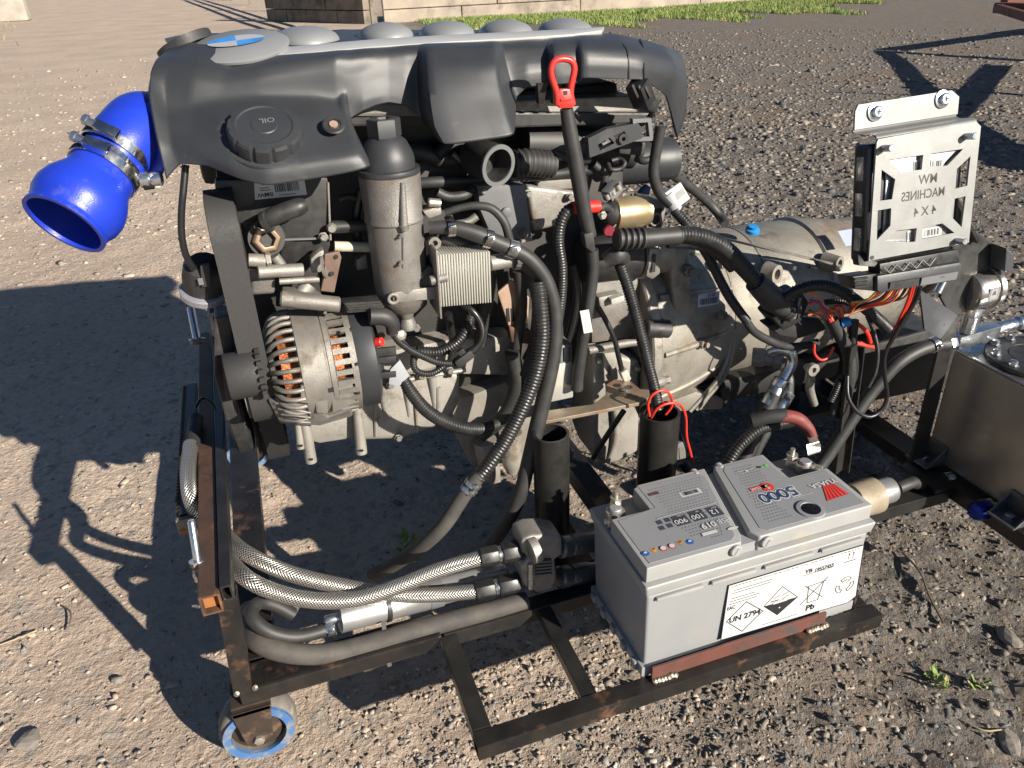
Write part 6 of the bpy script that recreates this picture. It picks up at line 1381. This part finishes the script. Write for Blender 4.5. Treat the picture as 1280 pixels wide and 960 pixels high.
hose('crank_sensor_lead', 'thin black sensor lead beside the slotted sump tab', [(748,384,.37),(758,402,.365),(768,424,.36),(773,445,.36),(779,470,.37)], .0042, M_wire, 'cable', G3, parts=[lambda t: MB().bar(PY(778,462,.366), PY(783,474,.366), .014, .012).build('sensor_plug', M_cooler, t, bevel=.001)])
hose('sump_cable', 'black cable slanting under the mount plate towards the sump', [(780,513,.35),(765,535,.355),(752,555,.36),(742,572,.38)], .0048, M_wire, 'cable', G3)
hose('front_sensor_wire', 'single black wire hanging in front of the belt', [(232,206,.37),(230,230,.365),(227,262,.36),(227,292,.36),(232,318,.362),(242,336,.37)], .0042, M_wire, 'cable', G3)
# sensor canister left of the belt
SC = thing('front_sensor', 'dark plug-in actuator left of the drive belt', 'sensor', PY(255,372,.39))
MB().lathe([(0,-.028),(.020,-.026),(.027,-.015),(.028,.0),(.026,.018),(.018,.026),(0,.027)], PY(256,346,.395), (.2,-.3,.9), 28).build('body', M_plast2, SC)
MB().lathe([(.0285,-.022),(.0295,-.014),(.0265,-.012)], PY(254,352,.393), (.2,-.3,.9), 28).build('pale_rim', mat('pale_rim', (.45,.46,.52), .35, .6), SC)
MB().prism([PY(250,332,.362), PY(262,330,.362), PY(264,358,.362), PY(252,360,.362)], (0,.006,0)).build('socket', M_plast2, SC, bevel=.002)
sticker('socket_label', 251, 352, .3615, .006, .009, M_grey, Vector((1,0,0)), Vector((0,0,1)), SC, False)

# braided hoses with fittings, both from the front cooler to the valve block
def fitting(a, b):
    def f(t):
        A, B = PP(a), PP(b); d = (B-A).normalized(); Ln = (B-A).length
        MB().lathe([(.0115,-.004),(.0150,-.002),(.0150,Ln*.38),(.0135,Ln*.42)], A, d, 6).build('socket_nut', M_conduit, t, bevel=.001)
        MB().lathe([(.0120,Ln*.40),(.0120,Ln*.46),(.0128,Ln*.47),(.0120,Ln*.50)], A, d, 20).build('collar', M_zinc, t)
        MB().lathe([(.0155,Ln*.50),(.0160,Ln*.53),(.0160,Ln*.95),(.0140,Ln)], A, d, 6).build('swivel_nut', M_conduit, t, bevel=.001)
    return f
GBz = 'braided steel hoses'
hose('braided_hose', 'braided steel hose that crosses over in front and ends at the upper fitting', [(238,556,.50),(235,590,.43),(238,622,.385),(250,650,.375),(262,668,.36),(278,690,.31),(307,722,.215),(350,742,.20),(400,751,.195),(450,748,.195),(500,732,.20),(545,714,.205),(580,703,.202),(604,697,.200)], .0112, M_braid, group=GBz, seg=24, parts=[fitting((602,697,.200),(652,687,.196))])
hose('braided_hose', 'braided steel hose passing behind the other one to the lower fitting', [(246,572,.52),(244,600,.45),(246,625,.41),(257,645,.395),(276,662,.36),(305,690,.28),(360,716,.235),(425,732,.228),(490,743,.225),(550,743,.212),(597,739,.205)], .0112, M_braid, group=GBz, seg=24, parts=[fitting((596,739,.205),(650,727,.200))])
# steel oil cooler they come from
OCL = thing('front_oil_cooler', 'flat dark finned oil cooler lying along the left side of the trolley', 'oil cooler', (-.575,.5,.26))
fa = PZ(222,652,.30); fb = PZ(242,486,.30); xo = (fa.x+fb.x)/2+.006
MB().box((xo, (fa.y+fb.y)/2, .305), (.020, fb.y-fa.y, .016)).build('core', M_frame2, OCL, smooth=False, bevel=.002)
nf = 46
for k in range(nf): MB().box((xo-.0115, fa.y+.01+(fb.y-fa.y-.02)*k/(nf-1), .305), (.006, .0022, .018)).build('fin', M_frame2, OCL, smooth=False)
MB().box((xo-.002, fa.y-.006, .296), (.026, .010, .026)).build('end_tank', mat('dusty_tank', (.20,.18,.155), .6, .3, dirt=(.28,.20,.13)), OCL, bevel=.003); MB().lathe([(.005,0),(.005,.001)], (xo-.008, fa.y-.0112, .288), (0,-1,0), 8).build('tank_hole', M_rustor, OCL)
# long bolts on the cooler tube
def long_bolt(a, b, r, label):
    a, b = PP(a), PP(b); d = (b-a).normalized(); Lb = (b-a).length; t = thing('threaded_bolt', label, 'bolt', min(a, b, key=lambda p: p.z), 'long bolts on the cooler tube')
    MB().lathe([(r*.7,0),(r,.002),(r,Lb)], a, d, 14).build('shank', M_zinc, t); MB().lathe([(r*1.9,Lb-.008),(r*1.9,Lb-.001),(r*1.5,Lb)], a, d, 6).build('head', M_alu2, t); MB().lathe([(r*2.1,Lb-.010),(r*2.1,Lb-.008)], a, d, 18).build('washer', M_zinc, t)
long_bolt((239,650,.245),(248,709,.225), .0050, 'long zinc bolt on the cooler tube near its open front end')
long_bolt((238,384,.90),(247,430,.86), .0075, 'long zinc bolt standing at the far end of the cooler tube')
hose('cooler_tie', 'thin black tie knotted round the cooler tube', [(244,510,.55),(252,498,.57),(262,502,.57),(270,512,.56)], .0022, M_wire, 'tie', None)
hose('rear_cooler_hose', 'short taped end of a hose on the front oil cooler', [(245,524,.58),(242,544,.53),(239,562,.49)], .0118, M_tape, 'hose', None)

# valve block with two unions
VB = thing('valve_block', 'cast silver hydraulic valve block between the braided hoses and black unions', 'valve', PY(676,740,.19))
MB().prism([PY(652,676,.182), PY(665,670,.182), PY(683,669,.182), PY(703,672,.182), PY(704,694,.182), PY(694,700,.182), PY(697,724,.182), PY(690,738,.182), PY(672,742,.182), PY(655,733,.182), PY(651,708,.182), PY(662,698,.182), PY(652,692,.182)], (0,.045,0)).build('body', M_alu, VB, bevel=.006, bseg=3)
MB().tube([PY(663,704,.180), PY(663,735,.180)], .0042, seg=10, smooth=False).build('key_pin', M_zinc, VB)
MB().prism([PY(669,700,.179), PY(690,699,.179), PY(690,719,.179), PY(670,722,.179)], (0,.01,0)).build('ribbed_face', M_angle, VB, bevel=.002)
for k in range(5): MB().bar(PY(670,703+k*4,.1775), PY(690,701+k*4,.1775), .002, .002).build('face_rib', M_alu2, VB)
MB().lathe([(.019,0),(.020,.003),(.020,.012),(.017,.014)], PY(672,685,.178), (-1,-.1,-.1), 26).build('port_boss', M_alu, VB)
for v0, v1 in ((684,675),(722,712)):
    a = PY(698,v0,.195); b = PY(752,v1,.215); d = (b-a).normalized(); Lb = (b-a).length
    MB().lathe([(.014,0),(.0175,.003),(.0175,.018),(.015,.021),(.0165,.023),(.0165,.030),(.0155,.031),(.0165,.033),(.0165,Lb)], a, d, 24).build('union', M_angle, VB)
# fuel pump canister lying on the rail
FPm = thing('fuel_pump', 'bright aluminium inline fuel pump strapped on the front rail', 'pump', PY(520,770,.215)); a = PY(423,772,.225); b = PY(632,718,.255); d = (b-a).normalized(); Lb = (b-a).length
MB().lathe([(.018,0),(.0225,.0012),(.0225,Lb*.52),(.0215,Lb*.525),(.0205,Lb*.53),(.0205,Lb*.97),(.016,Lb),(.012,Lb)], a, d, 44).build('can', M_alucan, FPm)
MB().lathe([(.0218,Lb*.50),(.0232,Lb*.505),(.0232,Lb*.585),(.0218,Lb*.59)], a, d, 40).build('rubber_band', M_grey, FPm)
MB().lathe([(.006,-.020),(.0075,-.018),(.0075,0)], a, d, 14).build('inlet_spigot', M_zinc, FPm)
c = PY(479,757,.205); MB().ring(a+d*(Lb*.265)-d*.003, d, .0246, .0234, .006, 40).bar(PY(479,778,.203), PY(487,833,.166), .006, .002, up=(0,-1,0)).build('cable_tie', M_conduit, FPm)
hose('pump_inlet_hose', 'small black hose looping back from the fuel pump inlet', [(416,784,.223),(398,790,.218),(368,796,.21),(338,790,.212),(318,776,.225),(315,762,.245),(326,753,.262),(345,757,.265),(366,768,.262)], .0098, M_rubber, group=G1, seg=18, parts=[band(413,785,.222,(-.97,0,-.1),.0105, M_zinc, ln=.012)])
hose('long_return_hose', 'thick dusty hose lying along the front rail below the fuel pump', [(312,762,.33),(306,778,.28),(320,800,.22),(352,814,.195),(395,818,.19),(440,811,.19),(500,794,.19),(560,777,.19),(610,764,.19),(658,751,.192)], .0145, M_rubdust, group=G1, seg=22)
tag(MB().tube([PY(341,748,.30), PY(372,760,.29)], .016, seg=20, smooth=False).build('dusty_pipe_stub', M_rubdust, None), 'short dusty pipe stub inside the hose loop at the left', 'pipe')
# canister behind the battery
CN = thing('filter_canister', 'silver filter canister with a yellowed taped sleeve behind the battery', 'filter', PY(1110,650,.17)); a = PY(1075,618,.195); b = PY(1134,612,.205); d = Vector((1,.02,.0)); c0 = PY(1082,622,.185)
MB().lathe([(.020,-.03),(.030,-.028),(.031,0),(.0315,.012),(.031,.020),(.020,.021)], c0, d, 40).build('sleeve', M_tan, CN)
MB().lathe([(.020,.018),(.0225,.019),(.0225,.050),(.021,.054),(.008,.055)], c0+Vector((0,0,.002)), d, 36).build('can', M_alucan, CN)
MB().prism([(c0.x+.004,c0.y-.018,.142),(c0.x+.014,c0.y-.018,.142),(c0.x+.014,c0.y+.018,.142),(c0.x+.004,c0.y+.018,.142)], (0,0,max(.004,c0.z-.030-.142))).build('saddle', M_frame2, CN, smooth=False)
MB().lathe([(.007,.053),(.008,.055),(.008,.062),(.006,.064),(.006,.074)], c0+Vector((0,0,.0)), d, 12).build('outlet', M_gold, CN)
hose('tank_feed_hose', 'short black hose joining the filter canister to the tank outlet', [tuple(c0+d*.070), tuple(c0+d*.10+Vector((0,0,.004))), tuple(Vector((xt-.06, PX(1188,600,xt-.003).y+.006, PX(1188,600,xt-.003).z-.001)))], .0105, M_rubber, group=G1, smooth=False, seg=16)
hose('tank_return_hose', 'thick black hose running from the tee down behind the battery', [tuple(t0-td*.010),(1172,431,.245),(1150,437,.245),(1122,454,.245),(1092,487,.245),(1062,528,.24),(1036,567,.235),(1018,592,.23)], .0112, M_rubber, group=G1, seg=20, parts=[band(1167,431,.245,(-.95,0,-.2),.0118, M_zinc, ln=.010)])
# hydraulic hoses with bent steel ends
def ferr(a, b, r, m=M_zinc):
    def f(t):
        A, B = PP(a), PP(b); d = (B-A).normalized(); Ln = (B-A).length; MB().lathe([(r*.8,-.001),(r,.001),(r,Ln*.3),(r*.95,Ln*.32),(r,Ln*.35),(r,Ln),(r*.85,Ln+.001)], A, d, 26).build('crimped_ferrule', m, t)
    return f
def bend(pts, r):
    return lambda t: MB().tube([PP(p) for p in pts], r, seg=18).build('bent_end', M_zinc, t)
hose('hydraulic_hose', 'black hydraulic hose with a bent zinc elbow entering the gearbox cooler port', [(968,492,.33),(958,512,.325),(945,540,.315),(932,568,.305),(922,588,.30)], .0135, M_rubber, group='hydraulic hoses with crimped ends', seg=20, parts=[ferr((978,474,.335),(960,506,.328), .0145), bend([(962,440,.36),(974,436,.35),(986,439,.342),(990,450,.338),(986,462,.336),(978,475,.335)], .0095)])
hose('hydraulic_hose', 'second hydraulic hose with a shorter straight zinc end just behind the elbow', [(972,515,.35),(962,532,.345),(950,552,.34),(940,575,.335)], .0115, M_rubber, group='hydraulic hoses with crimped ends', seg=18, parts=[ferr((986,490,.352),(971,516,.35), .0125), bend([(978,455,.365),(986,472,.358),(986,491,.352)], .0085)])
tag(MB().lathe([(.018,-.02),(.018,0),(.015,.002),(.015,.016),(.019,.018),(.019,.030),(.012,.032),(.012,.042)], PY(955,447,.385), (.75,-.6,.05), 8).build('cooler_port_union', M_alu2, None, bevel=.001), 'hexagonal alloy union where the zinc elbow meets the gearbox', 'union')
hose('fat_conduit', 'corrugated conduit arching over the ground behind the battery', [(1000,524,.30),(975,530,.295),(950,536,.29),(930,551,.285),(915,570,.28),(905,592,.275)], .0105, M_conduit, 'conduit', G2, **CB)
hose('positive_lead', 'dusty red battery lead coming out of black sleeve to the far terminal', [(960,522,.27),(980,520,.26),(998,524,.25),(1010,535,.24),(1016,548,.225)], [.010,.011,.011,.0095,.0085], mat('dusty_red_lead', (.19,.035,.03), .65, c2=(.12,.035,.03), scale=60), 'cable', G3, seg=16, parts=[lambda t: MB().tube([PY(940,526,.28), PY(960,521,.27), PY(982,519,.26)], .0118, seg=16).build('black_sleeve', M_tape, t), lambda t: MB().bar(PY(1015,547,.225), PY(1020,558,.205), .016, .004).build('cable_lug', M_lead, t, bevel=.001), lambda t: MB().prism([PY(1008,556,.21), PY(1024,552,.21), PY(1026,563,.20), PY(1010,568,.20)], (0,0,-.003)).build('lug_plate', M_lead, t, smooth=False)])
# red wires poking out of the right-hand post
hose('red_wire', 'red wire looping high out of the right engine post', [(812,520,.262),(810,505,.260),(816,493,.258),(828,488,.258),(838,494,.258),(840,507,.260),(832,518,.264)], .0022, M_redwire, 'wire', 'red wires at the right engine post')
hose('red_wire', 'red wire leaving the right engine post and hanging outside it', [(814,522,.266),(822,510,.260),(836,504,.258),(850,506,.258),(857,520,.258),(858,545,.258),(862,562,.258),(866,578,.255)], .0022, M_redwire, 'wire', 'red wires at the right engine post')
hose('red_wire', 'short red wire lying across the mouth of the right engine post', [(811,514,.272),(822,505,.270),(836,503,.268),(843,508,.268)], .0022, M_redwire, 'wire', 'red wires at the right engine post')
PC = thing('pale_plug', 'pale connector with ribbed lead hanging beside the right engine post', 'plug', PY(852,590,.26))
MB().prism([PY(846,556,.262), PY(854,552,.262), PY(860,560,.262), PY(858,576,.262), PY(848,580,.262), PY(843,572,.262)], (0,.014,0)).build('shell', M_grey, PC, bevel=.003); MB().prism([PY(849,560,.261), PY(855,558,.261), PY(856,572,.261), PY(850,574,.261)], (0,.001,0)).build('pin_face', M_lead, PC, smooth=False)
MB().tube([PY(852,577,.27), PY(860,588,.268), PY(870,594,.268), PY(880,596,.27)], .0075, corr=(.0042,.0014), step=.003, seg=14).build('ribbed_lead', M_conduit, PC)
tube('plug_cable', [(846,536,.27),(850,546,.27),(854,555,.27)], .004, M_wire, PC)

# gearbox plug and the open wiring beside it
GP = thing('gearbox_plug', 'black gearbox plug block at the end of the thick loom', 'plug', PY(985,420,.30))
MB().prism([PY(966,398,.285), PY(990,372,.285), PY(1004,366,.285), PY(1012,378,.285), PY(1002,402,.285), PY(980,414,.285)], (0,.045,0)).build('plug_body', M_conduit, GP, bevel=.004)
MB().prism([PY(960,408,.30), PY(985,402,.30), PY(1010,402,.30), PY(1028,396,.30), PY(1034,412,.30), PY(1000,424,.30), PY(975,420,.30)], (0,.03,0)).build('taped_joint', M_tape, GP, bevel=.005)
for k in range(3): MB().bar(PY(986+k*7,380-k*1,.283), PY(980+k*9,404-k*3,.283), .004, .006).build('plug_rib', M_plast2, GP, bevel=.001)
MB().bar(PY(1000,372,.282), PY(992,398,.282), .004, .005).build('lock_bar', M_grey, GP)
hose('unit_loom', 'corrugated loom bridging from the gearbox plug towards the control unit', [(978,375,.28),(994,364,.27),(1016,357,.26),(1040,359,.25),(1062,370,.24),(1084,387,.23),(1102,403,.225),(1110,411,.225)], .0092, M_conduit, 'conduit', G2, **CF)
hose('unit_branch', 'thin corrugated branch under the bridging loom', [(1030,378,.28),(1045,376,.27),(1062,378,.26),(1072,383,.26)], .0055, M_conduit, 'conduit', G2, corr=(.0034,.0009), step=.003, seg=12)
g = random.Random(21)
wsets = [(M_redwire, 'red'), (M_orange, 'orange'), (M_purple, 'purple'), (M_redwire, 'red'), (M_orange, 'orange'), (M_brown, 'brown'), (M_redwire, 'red'), (M_orange, 'orange')]
wl = [[(1010,380,.27),(1022,378,.265),(1036,388,.262),(1042,402,.262)], [(1010,364,.27),(1024,374,.265),(1034,386,.262),(1050,390,.26),(1060,398,.262)], [(1012,375,.268),(1026,380,.26),(1034,392,.258),(1038,408,.26),(1040,424,.262)], [(1018,430,.265),(1018,442,.262),(1026,450,.26),(1036,446,.26),(1042,434,.262)], [(1036,396,.266),(1046,402,.258),(1050,412,.258),(1044,416,.26)], [(1012,388,.27),(1024,396,.266),(1036,404,.264),(1052,414,.266)], [(1062,400,.262),(1074,406,.258),(1084,416,.256),(1088,428,.258)], [(1010,394,.272),(1024,390,.266),(1040,396,.262),(1050,408,.262)]]
for k, ((m, cn), pts) in enumerate(zip(wsets, wl)):
    hose('loose_wire', ['red wire nearest the plug in the open splice', 'orange wire running farthest right in the open splice', 'purple wire hanging down through the open splice', 'red wire loop hanging lowest below the open splice', 'short orange wire curl in the middle of the splice', 'brown wire lying low across the open splice', 'thicker red wire at the right of the splice', 'orange wire crossing the middle of the splice'][k], pts, .0022 if k != 6 else .0034, m, 'wire', 'wires of the open splice')
for k in range(5):
    pts = [(1026+k*4,386+g.uniform(-6,6),.264),(1034+k*5,392+g.uniform(-9,9),.258),(1040+k*5,402+g.uniform(-8,8),.258),(1044+k*4,412+g.uniform(-6,8),.262)]; hose('splice_strand', ['leftmost thin red strand in the heart of the splice', 'second thin strand from the left in the splice, orange', 'middle thin red strand in the heart of the splice', 'fourth thin strand from the left in the splice, orange', 'rightmost thin red strand in the heart of the splice'][k], pts, .0018, (M_redwire, M_orange)[k % 2], 'wire', 'tangled strands of the splice')
for k in range(3):
    a = PY(1058+k*14, 412+k*10, .256); hose('red_tap', ['red wire tap nearest the plug', 'red wire tap in the middle, joined in black tape', 'red wire tap farthest right'][k], [(1054+k*10,420+k*4,.256),(1066+k*8,428+k*2,.254),(1078+k*7,432+k,.254)], .0030, M_redwire, 'wire', 'red wire taps')
tag(MB().lathe([(.007,0),(.007,.012),(.005,.014)], PY(1052,404,.254), (.8,-.5,.3), 12).build('blue_splice', M_bluetag, None), 'small blue splice connector among the red wires', 'connector')
TW = thing('taped_bundle', 'black taped cable bundle hanging down the wiring post', 'cable', PY(1050,560,.24))
for pts, r in (([(1040,400,.262),(1050,420,.255),(1060,440,.25),(1062,470,.245),(1056,500,.245)], .010), ([(1068,400,.255),(1066,430,.25),(1070,460,.246),(1064,488,.244)], .007), ([(1052,470,.25),(1046,500,.25),(1040,520,.25)], .006)): MB().tube([PP(p) for p in pts], r, seg=14).build('bundle_run', M_tape, TW, ang=60)
tube('bundle_conduit', [(1050,475,.247),(1044,490,.246),(1038,502,.246)], .006, M_conduit, TW, corr=(.0036,.001), step=.003, seg=12)
# multicoloured wires from the control unit plug
WB = thing('control_unit_wires', 'fan of coloured wires leaving the control unit plug', 'wires', PY(1080,390,.2)); g = random.Random(8)
for k in range(15):
    m = (M_yellow, M_redwire, M_brown, M_orange, M_white, M_wire, M_redwire)[k % 7]; u = 1096+k*3.1; pts = [(u,364-k*.6,.17),(u-12+g.uniform(-3,3),373+g.uniform(-2,3),.185),(u-30-k*.6,380+g.uniform(-3,4),.21),(1064+g.uniform(-10,6),388+g.uniform(-6,8),.235)]
    MB().tube([PP(p) for p in pts], .0016, seg=6).build('wire', m, WB, ang=60)
for k in range(5):
    pts = [(1140+k*3,357-k*.3,.165),(1134+k*2.4,378,.175),(1124+k*2,400,.185),(1118+k,414,.195)]; MB().tube([PP(p) for p in pts], .0022, seg=8).build('wire', (M_redwire, M_redwire, M_wire, M_wire, M_wire)[k], WB, ang=60)
hose('earth_cable', 'thin black cable dropping from the control unit into a wide loop', [(1150,358,.165),(1146,372,.17),(1134,392,.178),(1118,420,.185),(1106,444,.19),(1106,470,.19),(1109,495,.19),(1102,512,.19),(1088,521,.19),(1072,515,.195),(1060,496,.205),(1059,470,.22)], .0032, M_wire, 'cable', G3)
hose('second_cable', 'thin corrugated cable hanging inside the wide black loop', [(1084,395,.235),(1092,415,.225),(1097,440,.22),(1094,465,.22),(1085,484,.222)], .0036, M_conduit, 'cable', G3, corr=(.0034,.0008), step=.003, seg=10)
# glow-plug and injector clutter near the starter
MB().bar(PY(758,246,.39), PY(772,231,.40), .018, .018).build('terminal_block', M_grey, SM, bevel=.002)
for k in range(3): MB().cyl(PY(757+k*7,243-k*6,.386), PY(760+k*7,249-k*6,.386), .0045, 10).build('terminal_stud', M_alu, SM)
tube('starter_lead', [(748,262,.365),(754,258,.37),(762,262,.375),(770,272,.375)], .006, M_rubber, SM)
tube('starter_trigger', [(760,290,.37),(768,282,.372),(774,272,.375)], .004, M_wire, SM)
MB().lathe([(.0095,0),(.0095,.010),(.007,.014),(.006,.018)], PY(802,244,.50), (.5,-.2,.8), 12).build('vent_cap', mat('dark_blue_cap', (.03,.09,.20), .5), GB)

# ---- more of the engine's own plumbing and fixings
for k, (pts, r, m) in enumerate((
    ([(604,318,.40),(612,350,.40),(606,390,.41),(600,430,.42)], .010, M_rubber), ([(648,338,.40),(652,380,.405),(646,430,.41),(640,480,.42)], .009, M_rubber),
    ([(560,392,.40),(566,430,.41),(560,470,.41)], .006, M_wire), ([(640,440,.40),(646,480,.40),(630,520,.41),(600,545,.42)], .012, M_rubber),
    ([(716,330,.40),(722,370,.40),(712,420,.405),(700,440,.41)], .007, M_wire), ([(742,330,.40),(760,338,.40),(790,342,.40)], .006, M_alu2),
    ([(452,238,.42),(446,270,.42),(448,300,.42)], .007, M_wire), ([(424,250,.42),(436,246,.42),(452,250,.42)], .005, M_rubber),
    ([(546,240,.41),(560,246,.41),(580,244,.41),(590,236,.42)], .007, M_rubber), ([(560,270,.40),(566,280,.40),(584,278,.40),(596,270,.40)], .006, M_alu2),
    ([(690,190,.45),(712,200,.45),(738,198,.45)], .008, M_rubber), ([(742,205,.42),(756,220,.42),(752,240,.42)], .006, M_rubber))):
    tube('engine_pipe', pts, r, m, EN)
for (u, v, Y) in ((449,498,.405),(488,481,.403),(526,470,.403),(562,463,.403),(446,545,.408),(498,547,.408),(560,525,.408),(748,450,.396),(796,460,.396),(752,570,.396),(660,242,.43),(712,246,.43),(604,238,.406),(655,292,.406),(330,225,.392),(404,296,.395),(446,398,.40),(520,410,.40)):
    MB().lathe([(.0068,0),(.0068,.0015),(.005,.0018),(.005,.006),(.004,.007)], PY(u, v, Y), (0,-1,.05), 6).build('casing_bolt', M_alu2, EN)
for (u0,v0,u1,v1) in ((470,500,470,545),(520,490,522,540),(548,484,548,530)): MB().tube([PY(u0,v0,.409), PY(u1,v1,.411)], [.004,.003], seg=8).build('sump_rib', M_sump, EN)
for (u, v, Y) in ((905,330,.44),(905,395,.40),(880,430,.385),(890,300,.46)): MB().lathe([(.010,-.006),(.0085,.002),(.005,.003),(.005,.009)], PY(u, v, Y), (.35,-.93,.1), 8).build('bell_stud', M_gear, GB)
